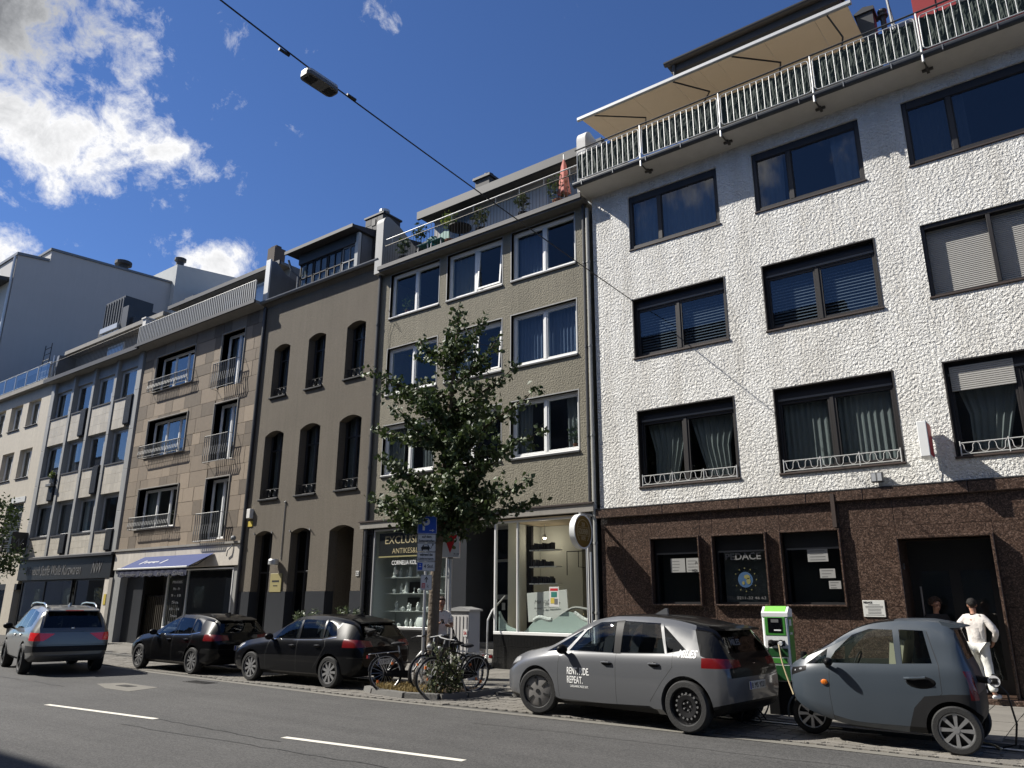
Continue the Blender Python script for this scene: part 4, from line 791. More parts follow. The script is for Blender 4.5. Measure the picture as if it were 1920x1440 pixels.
t=thing('shop_spotlight','small lit ceiling spotlight inside the right shop near the entrance','lamp',(-12.9,18.6,3.6))
mb=MB(); mb.lathe([(.03,0),(.06,-.1),(.055,-.11)],(-12.9,18.6,3.7),'z',14); mb.tube([(-12.9,18.6,3.7),(-12.9,18.6,3.98)],.01,6); mb.build('lamp_body','white_panel',t)
mat('lamp_glow',(1,.86,.62),.5,emit=14); mb=MB(); mb.ell((-12.9,18.6,3.58),(.045,.045,.03),10,6); mb.build('bulb','lamp_glow',t)
pl=bpy.data.lights.new('shop_bulb','POINT'); pl.energy=5; pl.color=(1,.85,.66); pl.shadow_soft_size=.05; po=bpy.data.objects.new('shop_bulb',pl); COL.objects.link(po); po.location=(-12.9,18.6,3.5)
# entrance recess with steps, railing and glazed door
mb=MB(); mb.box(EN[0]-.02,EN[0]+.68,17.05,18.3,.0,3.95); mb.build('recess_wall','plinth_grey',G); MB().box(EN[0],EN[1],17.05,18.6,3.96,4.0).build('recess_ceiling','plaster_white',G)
MB().lathe([(.2,3.9),(.22,3.94),(.1,3.955)],(-14.2,17.5,0),'z',18).build('ceiling_lamp','lamp_clear',G)
MB().box(EN[0]+.6,EN[1]+.2,18.5,18.6,.6,3.95).build('recess_back','room_dark',G)
for i in range(4): MB().bbox(EN[0]+.68,EN[1]-.06,16.72+i*.3,18.5,.05+i*.155,.2+i*.155,.012).build('step','step_stone',G)
mb=MB(); y=18.3; fx0,fx1=EN[0]+.72,EN[1]-.12
for q in ((fx0,fx0+.07,.67,3.95),(fx1-.07,fx1,.67,3.95),(fx0+.07,fx1-.07,3.88,3.95),(fx0+.07,fx1-.07,2.92,3.0),(fx0+.07,fx1-.07,.67,.95),(fx0+.07,fx1-.07,1.85,1.98)): mb.box(q[0],q[1],y,y+.06,q[2],q[3])
D=mb.build('shop_door','alu_frame',G); MB().box(fx0+.07,fx1-.07,y+.025,y+.03,.95,3.88).build('pane','glass_dark',D); MB().box(fx0+.3,fx0+.42,y-.004,y,1.55,1.75).build('notice','paper',D); MB().tube([(fx0+.02,y-.06,1.3),(fx0+.02,y-.06,1.6)],.014,6).build('door_handle','galv',D)
t=thing('stair_handrail','curved grey steel handrail beside the shop entrance steps','railing',(-13.5,16.8,.05)); mb=MB(); mb.tube([(-13.52,16.75,.05),(-13.52,16.75,1.0),(-13.55,16.8,1.3),(-13.56,17.0,1.55),(-13.56,17.3,1.75),(-13.56,17.6,1.95)],.024,8); mb.build('rail','galv',t); MB().box(-13.6,-13.44,16.67,16.83,.05,.16).build('foot','plastic_dark',t)
# round gilt hanging sign
rs=thing('hanging_sign','round brown and gilt hanging sign in a white rim beside the white house','sign',(-10.22,16.4,3.4))
cx,cy,cz=-10.24,16.36,3.47
MB().lathe([(.39,-.07),(.41,-.078),(.43,-.075),(.43,.075),(.41,.078),(.39,.07)],(cx,cy,cz),'x',36,False).build('rim','white_panel',rs,True)
MB().lathe([(.412,-.065),(.412,.065)],(cx,cy,cz),'x',36).build('disc','sign_gold',rs)
mb=MB(); mb.tube([(cx+.07,cy+.29*math.cos(t),cz+.29*math.sin(t)) for t in [R(-50+280*i/30) for i in range(31)]],.007,5); mb.tube([(cx+.07,cy-.27,cz+.1),(cx+.07,cy+.27,cz+.1)],.006,5); mb.tube([(cx+.07,cy-.27,cz-.1),(cx+.07,cy+.27,cz-.1)],.006,5); mb.build('ornament_line','gold_line',rs)
for s,z,w_,h in (('ZUR',.17,.16,.1),('GOLDENEN',0,.46,.14),('HOFE',-.17,.2,.1)): letter(s,(cx+.072,cy,cz+z),rs,'gold_line',w=w_,h=h,rot=(0,0,R(90)),bold=.01)
mb=MB(); mb.box(cx-.03,cx+.03,cy-.05,cy+.6,cz+.42,cz+.47); mb.box(cx-.05,cx+.05,cy+.58,17.0,cz+.35,cz+.55); mb.build('bracket','galv',rs)
mb=MB(); mb.tube([(-10.3,16.9,3.0),(-10.3,16.9,.3)],.03,6); mb.tube([(-10.42,16.9,3.9),(-10.42,16.9,1.0)],.02,6)
mb.build('cable_conduit','galv',G)
# ================================================================ brown old house
B=thing('town_house','dark brown rendered old town house with arched windows and a roof dormer','building',(-22.1,17,0))
def arch_fill(x0,x1,zs,zt,y0,y1,par,m):
    n=12; c=(x0+x1)/2; hw=(x1-x0)/2; pts=[(c+hw*math.cos(math.pi*i/n),zs+(zt-.02-zs)*(1-(abs(math.cos(math.pi*i/n)))**2)) for i in range(n+1)]
    mb=MB()
    for a,b in zip(pts,pts[1:]): mb.add([(a[0],y0,a[1]),(b[0],y0,b[1]),(b[0],y0,zt),(a[0],y0,zt),(a[0],y1,a[1]),(b[0],y1,b[1])],[(0,1,2,3),(0,1,5,4)])
    return mb.build('arch_head',m,par)
bx=[-24.22,-22.1,-19.93]
holes=[]; 
for c in bx: holes+= [(c-.5,c+.5,9.36,11.5),(c-.57,c+.57,5.42,8.02)]
holes+=[(-24.82,-23.76,.55,4.27),(-22.72,-21.62,.55,4.27),(-20.63,-19.4,.12,4.25)]
wall(B,'front_wall','brown_render',-25.48,-18.78,2.1,13.45,holes,YF,.34); wall(B,'plinth','plinth_grey',-25.48,-18.78,.0,2.098,holes,YF-.03,.36)
shell(B,-25.46,-18.8,13.4,'brown_render',rooms=(4.9,8.6),gap=2.0)
for c in bx:
    for (hw,z0,zs,zt) in ((.5,9.36,11.33,11.5),(.57,5.42,7.83,8.02)):
        arch_fill(c-hw,c+hw,zs,zt,YF,YF+.34,B,'brown_render')
        w=window(B,c-hw,c+hw,z0,zt,'black_frame',YF+.3,.06,(.5,),'glass_dark',.03,curt=('curtain_dark','sides'),sill='plastic_dark',sill_out=.08,sill_h=.07,transom=.72)
        # cast iron guard
        mb=MB(); gy=YF+.12
        for z in (z0+.04,z0+.36): mb.tube([(c-hw+.01,gy,z),(c+hw-.01,gy,z)],.011,6)
        gd=mb.build('window_guard','iron_black',w); u=MB(); tw=hw*2/4
        u.tube([(.1*math.cos(t)*(1-t/16),0,z0+.2+.14*math.sin(t)*(1-t/16)) for t in [i*.5 for i in range(24)]],.008,5); um=u.mesh('scroll','iron_black'); off=OFF[gd.name]
        for i in range(4): put(um,'scroll',gd,(c-hw+tw*(i+.5)-off[0],gy-off[1],-off[2]))
for (a,b) in ((-24.82,-23.76),(-22.72,-21.62)):
    arch_fill(a,b,4.1,4.27,YF,YF+.34,B,'brown_render'); w=window(B,a,b,.55,4.25,'black_frame',YF+.3,.06,(.5,),'glass_tint',.03,curt=('room_mid','full'),sill='plinth_grey',sill_out=.08,transom=.6)
    for x in (a,b): MB().tube([(x-.06,YF-.02,4.2),(x+.06,YF-.08,4.12)],.02,5).build('shutter_hook','iron_black',w)
arch_fill(-20.63,-19.4,4.07,4.25,YF,YF+.34,B,'brown_render')
mb=MB(); mb.box(-20.65,-20.6,YF+.34,YF+1.3,.1,4.25); mb.box(-19.43,-19.38,YF+.34,YF+1.3,.1,4.25); mb.box(-20.63,-19.4,YF+.34,YF+1.3,4.26,4.3); mb.build('door_niche','brown_render',B)
d=MB().box(-20.6,-19.43,YF+1.25,YF+1.3,.12,4.25).build('house_door','black_frame',B); mb=MB(); mb.box(-20.4,-19.65,YF+1.235,YF+1.25,2.5,3.9); mb.build('door_pane','glass_tint',d)
mb=MB(); mb.tube([(-20.55,YF-.1,.9),(-19.5,YF+.6,1.6)],.025,6); mb.build('stair_rail','galv',B)
for i in range(2): MB().bbox(-20.63,-19.4,YF+.02+i*.35,YF+1.2,.06+i*.12,.17+i*.12,.01).build('step','step_stone',B)
mb=MB(); pr=[(16.78+.09*math.cos(t),13.5+.1*math.sin(t)) for t in [math.pi*(1+i/8) for i in range(9)]]; mb.prism(pr,-25.6,-18.7,'x'); mb.build('eaves_gutter','zinc',B)
mb=MB(); mb.prism([(16.85,13.4),(17.1,13.2),(17.1,13.5),(16.85,13.5)],-25.5,-18.75,'x'); mb.build('cornice','brown_render',B)
mb=MB(); mb.prism([(16.9,13.5),(24.5,18.9),(24.5,18.6),(17.2,13.42)],-25.45,-18.8,'x'); mb.build('roof','roof_tile',B)
DM=MB().box(-24.0,-20.45,17.35,20.5,13.5,15.3).build('dormer','zinc',B)
for i in range(5): MB().box(-20.45,-20.43,17.4+i*.55,17.42+i*.55,13.6,15.3).build('seam','zinc_dark',DM)
mb=MB(); mb.prism([(16.85,15.3),(16.85,15.4),(21.0,16.2),(21.0,15.3)],-24.35,-20.3,'x'); mb.build('dormer_roof','roof_tile',DM)
MB().box(-24.37,-20.28,16.78,16.86,15.27,15.4).build('dormer_gutter','lead_dark',DM)
MB().box(-23.95,-20.5,17.2,17.36,14.85,15.28).build('dormer_fascia','lead_dark',DM)
for i in range(4):
    a=-23.9+i*.86; w=MB(); b=a+.82
    for q in ((a,a+.05,13.62,14.85),(b-.05,b,13.62,14.85),(a,b,13.62,13.67),(a,b,14.8,14.85),(a,b,14.2,14.24),((a+b)/2-.02,(a+b)/2+.02,13.62,14.85)): w.box(q[0],q[1],17.26,17.32,q[2],q[3])
    w=w.build('dormer_window','grey_frame' if i==3 else 'plastic_dark',DM); MB().box(a+.05,b-.05,17.29,17.295,13.67,14.8).build('pane','glass_dark',w)
    curtain_mb(a+.05,b-.05,13.65,14.8,17.33,.01,.12).build('curtain','chair_green' if False else 'curtain_dark',w)
MB().box(-20.55,-20.38,17.2,17.34,13.55,15.25).build('corner_post','plaster_pale',DM)
mb=MB(); mb.tube([(-24.15,16.85,15.0),(-24.1,17.0,14.6),(-23.98,17.25,14.4),(-23.98,17.25,13.75),(-24.2,17.0,13.6)],.045,8); mb.build('downpipe','zinc',DM)
mb=MB(); pr=[(16.85,13.5),(16.85,15.3),(17.1,15.35),(17.6,14.95),(18.6,14.7),(18.6,13.5)]; mb.prism(pr,-25.55,-25.3,'x'); mb.build('party_wall','zinc',B)
MB().box(-25.57,-25.28,16.79,16.86,13.5,15.36).build('party_wall_edge','white_metal',B)
ck=MB().box(-20.95,-19.95,18.0,18.9,14.2,16.25).build('chimney','slate',B)
rg=random.Random(4)
for i in range(3):
    for k in range(5): MB().box(-20.93+i*.33+(.1 if k%2 else 0)*(i<2),-20.62+i*.33+(.1 if k%2 else 0)*(i<2),17.97,18.0,14.8+k*.28,15.06+k*.28).build('slate_plate','slate',ck)
mb=MB(); mb.box(-21.0,-19.9,17.94,18.96,16.25,16.32); mb.build('chimney_cap','lead_dark',ck); mb=MB(); mb.lathe([(.16,16.32),(.16,16.55),(.21,16.56),(.21,16.66),(.1,16.7)],(-20.35,18.4,0),'z',14); mb.build('chimney_pot','galv',ck)
mb=MB(); mb.box(-20.55,-20.35,17.95,17.975,15.85,16.1); mb.build('flue_opening','ink_black',ck)
# fittings on the brown wall
t=thing('alarm_box','cream alarm box over a yellow tag on the brown house by the downpipe','alarm box',(-25.2,16.9,4.6)); MB().bbox(-25.3,-25.08,16.85,17.0,4.75,5.1,.015).build('housing','plaster_white',t); MB().box(-25.33,-25.05,16.97,17.0,4.45,4.65).build('tag_plate','yellow_sign',t)
t=thing('wall_lamp','round pale wall lamp under a thin conduit on the brown house','lamp',(-23.2,16.9,3.1)); MB().lathe([(.16,0),(.18,.02),(.18,.16),(.15,.2)],(-23.3,16.8,3.0),'z',18).build('shade','alu_frame',t); mb=MB(); mb.tube([(-23.15,16.98,3.2),(-23.15,16.98,5.2)],.015,5); mb.ell((-23.15,16.97,5.22),(.05,.04,.04),8,6); mb.build('conduit','pipe_pale',t)
t=thing('brass_plate','greenish engraved door plate on the brown house between the arched openings','sign',(-23.2,16.96,2.1)); MB().bbox(-23.62,-22.98,16.955,16.985,2.08,2.72,.005).build('plate','sign_brass',t); mb=MB(); mb.box(-23.5,-23.1,16.95,16.954,2.42,2.48); mb.box(-23.42,-23.18,16.95,16.954,2.28,2.31); mb.build('engraving','ink_black',t)
t=thing('house_number','small white enamel house number right of the arched door of the brown house','sign',(-19.1,16.97,2.6)); MB().box(-19.17,-19.02,16.975,16.995,2.56,2.72).build('plate','plate_white',t); letter('52',(-19.095,16.972,2.64),t,'ink_black',h=.1)
# ================================================================ brown stone-clad house
random.seed(11)
S=thing('apartment_house','brown natural-stone clad house with french balconies above a blue-awning shop','building',(-30.3,17,0))
sl_=[(-33.87,-30.6)]; sr=[(-28.5,-26.86)]
lz=[(4.78,6.53),(7.98,9.68),(11.08,12.77)]; rz=[(4.1,6.53),(7.25,9.68),(10.38,12.77)]
sh=[(-33.87,-30.6,a,b) for a,b in lz]+[(-28.5,-26.86,a,b) for a,b in rz]
wall(S,'upper_wall','mortar',-35.0,-25.56,3.9,13.35,sh,YF+.03,.3)
shell(S,-34.98,-25.58,13.3,'concrete',rooms=(4.05,7.2,10.3),gap=2.2)
# stone blocks laid in uneven courses
zc=[3.9]; 
while zc[-1]<13.2: zc.append(min(13.35,zc[-1]+random.choice((.5,.58,.66))))
if zc[-1]<13.35: zc.append(13.35)
def cut(a,b,c,d):
    """clip a block against the openings, yielding rectangles"""
    out=[(a,b,c,d)]
    for h in sh:
        nw=[]
        for (p,q,r,s) in out:
            if q<=h[0] or p>=h[1] or s<=h[2] or r>=h[3]: nw.append((p,q,r,s)); continue
            if p<h[0]: nw.append((p,h[0],r,s))
            if q>h[1]: nw.append((h[1],q,r,s))
            pp,qq=max(p,h[0]),min(q,h[1])
            if r<h[2]: nw.append((pp,qq,r,h[2]))
            if s>h[3]: nw.append((pp,qq,h[3],s))
        out=nw
    return [o for o in out if o[1]-o[0]>.05 and o[3]-o[2]>.05]
nb=0
for c,d in zip(zc,zc[1:]):
    x=-35.0
    while x<-25.57:
        w_=random.choice((.62,.8,.98,1.3)); x2=min(x+w_,-25.56)
        if -25.56-x2<.3: x2=-25.56
        for (p,q,r,s) in cut(x,x2,c,d):
            if nb<298: MB().bbox(p+.004,q-.004,YF-.004+random.uniform(-.006,.004),YF+.03,r+.004,s-.004,.006).build('stone_block','stone_block',S); nb+=1
            else: MB().bbox(p+.004,q-.004,YF-.002,YF+.03,r+.004,s-.004,.006).build('stone_block','stone_block',S)
        x=x2
for (a,b,c,d) in sh:
    mb=MB(); t=.05
    for q in ((a-t,a,c,d+t),(b,b+t,c,d+t),(a,b,d,d+t)): mb.bbox(q[0],q[1],YF-.045,YF+.32,q[2],q[3],.008)
    mb.build('window_surround','concrete',S)
gp=lambda ri:[('curtain','sides'),('curtain_dark','left'),None][ri]
def slat_balcony(par,x0,x1,y,z0,z1,step,m,name='window_railing'):
    mb=MB()
    for z in (z0,z1): mb.tube([(x0,y,z),(x1,y,z)],.016,6); 
    for x in (x0,x1):
        for z in (z0,z1): mb.tube([(x,y,z),(x+(.22 if x==x1 else -.0),YF-.01,z-.02)],.012,5)
    r=mb.build(name,m,par); n=int((x1-x0)/step); off=OFF[r.name]
    bm=MB().tube([(0,0,z0),(.02,-.025,z0+(z1-z0)*.25),(-.02,.025,z0+(z1-z0)*.6),(0,0,z1)],.018,5).mesh('bar',m)
    for i in range(n+1): put(bm,'bar',r,(x0+(x1-x0)*i/n-off[0],y-off[1],-off[2]))
    return r
for ri,(c,d) in enumerate(lz):
    w=window(S,-33.87,-30.6,c,d,'white_frame',YF+.3,.07,(.34,.68),'glass' if ri else 'glass_dark',.045,curt=gp(ri),sill='concrete',sill_out=.06,sashm='white_frame')
    slat_balcony(w,-33.9,-30.6,YF-.28,c-.03,c+.48,.13,'rail_grey')
    w=window(S,-28.5,-26.86,rz[ri][0],d,'white_frame',YF+.3,.07,(.5,),'glass_dark',.05,curt=('curtain_dark','sides'),sill=None)
    slat_balcony(w,-28.5,-26.9,YF-.3,rz[ri][0]-.08,rz[ri][0]+1.0,.145,'rail_grey')
# roof terrace
ST=MB().prism([(16.5,13.42),(17.1,13.32),(17.1,13.52),(16.5,13.52)],-35.1,-25.6,'x').build('terrace_slab','concrete',S)
MB().box(-35.15,-25.6,16.42,16.5,13.4,13.54).build('terrace_gutter','lead_dark',ST)
railing(ST,(-35.0,-25.7),16.5,13.52,14.42,.145,'rail_grey',.02,.026,square=True)
MB().box(-34.2,-25.6,18.0,26,13.4,15.5).build('roof_storey','concrete',S); MB().box(-34.4,-25.6,17.5,26.5,15.5,15.62).build('roof','concrete',S); MB().box(-34.45,-25.6,17.42,17.5,15.48,15.66).build('roof_edge','lead_dark',S)
for i in range(3): w=MB().box(-32.6+i*2.2,-31.2+i*2.2,17.96,18.01,13.6,15.3).build('terrace_door','white_frame',S); MB().box(-32.5+i*2.2,-31.3+i*2.2,17.94,17.962,13.7,15.2).build('pane','glass_blue',w)
mb=MB(); mb.box(-35.05,-34.75,16.6,18.4,13.5,14.85); mb.box(-35.1,-34.7,16.55,18.45,14.85,14.92); mb.build('party_wall','plaster_white',S)
for (x,y,w_,zt,lab) in ((-29.1,19.3,.55,18.0,0),(-35.0,19.5,.8,17.0,1),(-37.3,20,.7,17.6,2)):
    MB().box(x-w_/2,x+w_/2,y,y+.6,15.0,zt).build('chimney','brick_dark',S)
    if lab==0:
        for i in range(4): MB().box(x-.22+i*.12,x-.14+i*.12,y+.1,y+.4,zt,zt+.12).build('chimney_slot','brick_dark',S)
    if lab==2: MB().box(x-w_/2-.06,x+w_/2+.06,y-.05,y+.65,zt,zt+.12).build('chimney_cap','lead_dark',S)
mb=MB(); mb.lathe([(.1,15.6),(.1,16.5),(.22,16.52),(.24,16.65),(.1,16.75)],(-31.2,19.5,0),'z',14); mb.build('vent_cowl','galv',S)
# shop storey
x=-35.0
for w_ in (2.6,2.4,2.2,2.3):
    MB().bbox(x+.004,min(x+w_,-25.56)-.004,YF-.1,YF+.2,3.06,3.86,.008).build('fascia_slab','travertine',S); x+=w_
MB().box(-35.05,-25.5,YF-.16,YF+.1,3.865,3.95).build('shop_ledge','concrete',S)
MB().box(-35.0,-34.4,YF-.02,YF+.4,.05,3.05).build('shop_pier','concrete_fin',S)
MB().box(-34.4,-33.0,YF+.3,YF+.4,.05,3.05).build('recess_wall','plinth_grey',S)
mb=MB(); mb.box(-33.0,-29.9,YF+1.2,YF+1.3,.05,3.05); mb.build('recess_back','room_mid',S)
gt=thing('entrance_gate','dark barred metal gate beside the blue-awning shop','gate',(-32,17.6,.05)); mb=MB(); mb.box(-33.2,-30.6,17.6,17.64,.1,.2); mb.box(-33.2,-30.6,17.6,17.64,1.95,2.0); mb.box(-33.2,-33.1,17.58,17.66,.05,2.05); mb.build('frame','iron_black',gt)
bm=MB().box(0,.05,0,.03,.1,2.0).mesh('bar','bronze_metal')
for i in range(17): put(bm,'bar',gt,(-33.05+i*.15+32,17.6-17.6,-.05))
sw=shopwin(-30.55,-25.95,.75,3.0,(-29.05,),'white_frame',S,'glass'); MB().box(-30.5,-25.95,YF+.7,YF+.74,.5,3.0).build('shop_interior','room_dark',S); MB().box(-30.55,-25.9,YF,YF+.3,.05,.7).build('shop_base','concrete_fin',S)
MB().box(-25.95,-25.56,YF,YF+.3,.05,3.05).build('shop_pier','concrete_fin',S)
for i in range(7): letter(('PRAXIS','Mo - Fr','9 - 18','Sa','10 - 14','Termine','Kontakt')[i],(-29.8,YF+.015,2.5-i*.26),sw,'ink_white',w=.5 if i%2 else .7,h=.1)
AB=thing('shop_awning','blue shop awning with pale print on the stone house','awning',(-29.5,16.5,3.0))
pan=[-32.4,-31.1,-29.8,-28.5,-27.2]; yb,zb,yf_,zf=16.88,3.55,15.85,3.02
for a,b in zip(pan,pan[1:]): mb=MB(); mb.add([(a,yb,zb),(b-.006,yb,zb),(b-.006,yf_,zf),(a,yf_,zf),(a,yb,zb-.012),(b-.006,yb,zb-.012),(b-.006,yf_,zf-.012),(a,yf_,zf-.012)],[(0,1,2,3),(7,6,5,4),(0,1,5,4),(1,2,6,5),(2,3,7,6),(3,0,4,7)]); mb.build('cloth_panel','awning_blue',AB)
MB().bbox(-32.42,-27.18,yf_-.05,yf_+.02,zf-.05,zf+.015,.01).build('front_bar','white_metal',AB)
mb=MB(); n=80; vs=[]
for i in range(n+1): xx=-32.38+5.16*i/n; vs+=[(xx,yf_-.01,zf-.05),(xx,yf_-.01+.015*math.sin(i*.9),zf-.3-.05*abs(math.sin(i*.35)))]
mb.add(vs,[(2*i,2*i+2,2*i+3,2*i+1) for i in range(n)]); mb.build('valance','awning_navy',AB)
letter('Maenner . Frauen . Kinder Salon',(-29.8,yf_-.035,zf-.24),AB,'ink_grey',w=4.8,h=.14,shear=.3)
tl=math.atan2(zb-zf,yb-yf_); mb=MB()
for (x,w_) in ((-31.5,.1),(-29.9,.1)): mb.add([(x,16.2,0),(x+w_,16.2,0),(x+w_+.05,16.5,0),(x+.05,16.5,0)],[(0,1,2,3)])
for i in range(6): mb.add([(-31.2+i*.17,16.25+.05*(i%2),0),(-31.1+i*.17,16.25+.05*(i%2),0),(-31.1+i*.17,16.4,0),(-31.2+i*.17,16.4,0)],[(0,1,2,3)])
mb.v=[(v[0],v[1],zf+(v[1]-yf_)*math.tan(tl)+.006) for v in mb.v]; mb.build('printed_crest','paper',AB)
for xx in (-32.0,-27.6): MB().tube([(xx,yf_+.02,zf-.04),(xx+.1,16.4,3.1),(xx,16.9,3.45)],.02,6).build('folding_arm','zinc_dark',AB)
mb=MB(); mb.tube([(-26.3,16.85,3.4),(-26.2,16.8,3.6),(-26.05,16.85,3.75),(-26.0,16.9,3.95)],.02,6); mb.ell((-25.9,16.8,4.05),(.12,.1,.1),10,7); mb.build('security_camera','zinc',S)
# ================================================================ fin-and-panel house
P=thing('apartment_house','fifties house with concrete fins, cream spandrels and a black shop fascia','building',(-40.1,17,0))
fx=[-44.9,-42.4,-40.07,-37.73,-35.4]; pz=[(3.85,4.88),(6.6,8.04),(9.74,11.25)]; wz=[(4.88,6.6),(8.04,9.74),(11.25,12.8)]
wall(P,'upper_wall','concrete_fin',-45.2,-35.05,3.8,13.4,[(a+.12,b-.12,c,d) for a,b in zip(fx,fx[1:]) for c,d in wz],YF+.1,.3)
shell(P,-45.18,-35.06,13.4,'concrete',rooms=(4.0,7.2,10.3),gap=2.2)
for k,x in enumerate(fx):
    hw=.13 if k not in (0,4) else .22
    for z in range(5): MB().bbox(x-hw,x+hw,YF-.05,YF+.1,3.8+z*1.92,3.8+(z+1)*1.92-.006,.012).build('concrete_fin','concrete_fin',P)
for ci,(a,b) in enumerate(zip(fx,fx[1:])):
    for ri,(c,d) in enumerate(pz):
        off=(ci+ri)%2==1
        x1=b-.2 if not off else b-.85
        # spandrel cladding tiles
        nx_=5; nz=3; 
        for i in range(nx_ if not off else 4):
            for k in range(nz):
                xa=a+.2+(x1-a-.2)*i/(nx_ if not off else 4); xb=a+.2+(x1-a-.2)*(i+1)/(nx_ if not off else 4); za=c+.04+(d-c-.08)*k/nz; zb_=c+.04+(d-c-.08)*(k+1)/nz
                MB().box(xa+.003,xb-.003,YF+.0,YF+.1,za+.003,zb_-.003).build('cladding_tile','cream_tile',P)
        MB().box(a+.2,b-.2,YF-.04,YF+.1,d-.04,d+.03).build('spandrel_sill','lead_dark',P)
        if off:
            t=MB().box(b-.82,b-.22,YF-.1,YF+.08,c+.12,d+.05).build('vent_panel','plastic_dark',P)
            for i in range(9): MB().box(b-.8+i*.062,b-.765+i*.062,YF-.125,YF-.1,c+.16,d).build('vent_slat','zinc_dark',t)
    for ri,(c,d) in enumerate(wz): window(P,a+.14,b-.14,c,d,'alu_frame',YF+.22,.08,(.72,),'glass' if ri else 'glass_dark',.05,curt=(('curtain','left'),('curtain_dark','full'),('curtain_pale','sides'),None)[(ci+ri)%4],sill=None)
t=thing('window_box','flower box with leggy green plant under a middle window of the fin house','planter',(-42.9,16.8,8.0)); MB().bbox(-43.2,-42.6,16.72,16.9,7.45,7.6,.01).build('box','plastic_grey',t); leafclump(t,'foliage',(-42.9,16.85,8.05),(.25,.12,.22),110,.12,'leaf_light',77)
PS=MB().box(-45.3,-35.0,16.6,17.15,13.4,13.55).build('terrace_slab','concrete',P); MB().box(-45.35,-35.0,16.52,16.6,13.36,13.58).build('terrace_gutter','lead_dark',PS)
railing(PS,(-45.1,-35.2),16.62,13.55,14.5,.15,'bronze_metal',.016,.011)
MB().box(-45.2,-35.1,17.9,26,13.5,15.2).build('roof_storey','concrete',P); MB().box(-45.2,-34.6,17.3,26.5,15.2,15.42).build('roof','concrete',P)
w=MB().box(-41.2,-39.4,17.86,17.91,13.6,15.0).build('terrace_door','white_frame',P); MB().box(-41.1,-39.5,17.84,17.862,13.7,14.9).build('pane','glass_blue',w)
mb=MB(); mb.prism([(16.9,13.5),(17.0,15.1),(17.6,15.2),(19.0,14.9),(19.0,13.5)],-45.3,-45.05,'x'); mb.build('party_wall','zinc',P); mb=MB(); mb.tube([(-45.0,16.75,15.0),(-45.0,16.75,14.6),(-45.0,16.8,13.6)],.06,8); mb.build('downpipe','galv',P)
# standing-seam dormer on its roof
PD=MB().box(-46.6,-42.2,19.5,26,15.0,17.6).build('roof_dormer','zinc_dark',P)
mb=MB(); mb.box(-45.6,-43.3,19.3,21,15.0,19.1); mb.build('dormer_tower','zinc_dark',PD); mb=MB(); mb.box(-43.3,-42.6,19.25,21,15.0,18.3); mb.build('dormer_step','zinc_dark',PD)
for i in range(8): MB().box(-45.55+i*.31,-45.53+i*.31,19.25,19.3,17.3,19.0).build('seam','zinc',PD)
for i in range(7): MB().box(-42.2,-42.17,20.0+i*.8,20.03+i*.8,15.4,17.5).build('seam','lead_dark',PD)
MB().box(-45.5,-43.4,19.1,19.3,17.05,17.35).build('shutter_box','galv',PD)
for i in range(3): w=MB().box(-45.4+i*.7,-44.8+i*.7,19.22,19.3,15.5,17.0).build('dormer_window','white_frame',PD); MB().box(-45.33+i*.7,-44.87+i*.7,19.2,19.222,15.57,16.93).build('pane','glass_blue',w)
MB().box(-42.3,-38.0,19.6,26,15.3,16.9).build('roof_block','zinc_dark',PD)
# shop storey
MB().prism([(16.75,3.85),(17.1,3.95),(17.1,3.8),(16.75,3.75)],-45.4,-35.1,'x').build('shop_canopy','lead_dark',P)
PFa=MB().box(-45.2,-35.3,YF-.08,YF+.2,2.75,3.75).build('shop_fascia','sign_black',P)
letter('Nienesch',(-43.4,YF-.09,3.2),PFa,'ink_grey',w=1.7,h=.42,shear=.35); letter('Stoffe Wolle Kurzwaren',(-40.3,YF-.09,3.2),PFa,'ink_grey',w=4.3,h=.5,shear=.35); letter('NW',(-36.6,YF-.09,3.25),PFa,'ink_grey',w=1.0,h=.55,shear=.3)
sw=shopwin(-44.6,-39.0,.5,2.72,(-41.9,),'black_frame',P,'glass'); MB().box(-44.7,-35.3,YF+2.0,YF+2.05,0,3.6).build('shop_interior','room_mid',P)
s2=shopwin(-38.6,-35.8,.3,2.72,(),'black_frame',P,'glass'); MB().box(-45.2,-35.3,YF,YF+.3,.05,.46).build('shop_base','plinth_grey',P)
MB().box(-35.75,-35.35,YF-.05,YF+.2,.05,2.75).build('shop_pier','travertine',P); MB().box(-35.3,-35.0,YF-.08,YF+.2,.05,2.75).build('shop_pier','concrete',P)
MB().box(-35.6,-35.4,YF-.07,YF-.05,1.6,2.05).build('yellow_plate','yellow_sign',P)
pjs=MB(); pjs.box(-45.15,-44.85,16.2,16.95,4.1,5.2)
t=thing('projecting_sign','dark projecting shop sign with a pale script W','sign',(-45.0,16.9,4.1)); pjs.build('board','sign_black',t); letter('W',(-44.84,16.55,4.65),t,'ink_grey',w=.5,h=.45,rot=(0,0,R(90)),shear=.3); MB().box(-45.05,-44.95,16.9,17.02,4.4,4.9).build('bracket','iron_black',t)
def mannequin(x,z,m,lab):
    t=thing('mannequin',lab,'mannequin',(x,17.7,z)); mb=MB(); mb.lathe([(.02,0),(.2,.02),(.19,.25),(.13,.42),(.17,.62),(.2,.75),(.08,.82),(.055,.88)],(x,17.7,z),'z',14); mb.build('torso',m,t,True); mb=MB(); mb.ell((x,17.7,z+1.02),(.09,.1,.13),12,9); mb.build('head','plaster_white',t,True); MB().tube([(x,17.7,.2),(x,17.7,z+.02)],.1 if m=='cloth_black' else .03,8).build('stand','cloth_khaki' if m=='cloth_black' else 'iron_black',t)
mannequin(-40.5,1.25,'plaster_white','cream dressed mannequin in the left window of the black-fascia shop'); mannequin(-36.7,1.25,'cloth_black','mannequin in dark top standing in the right window of the black-fascia shop')
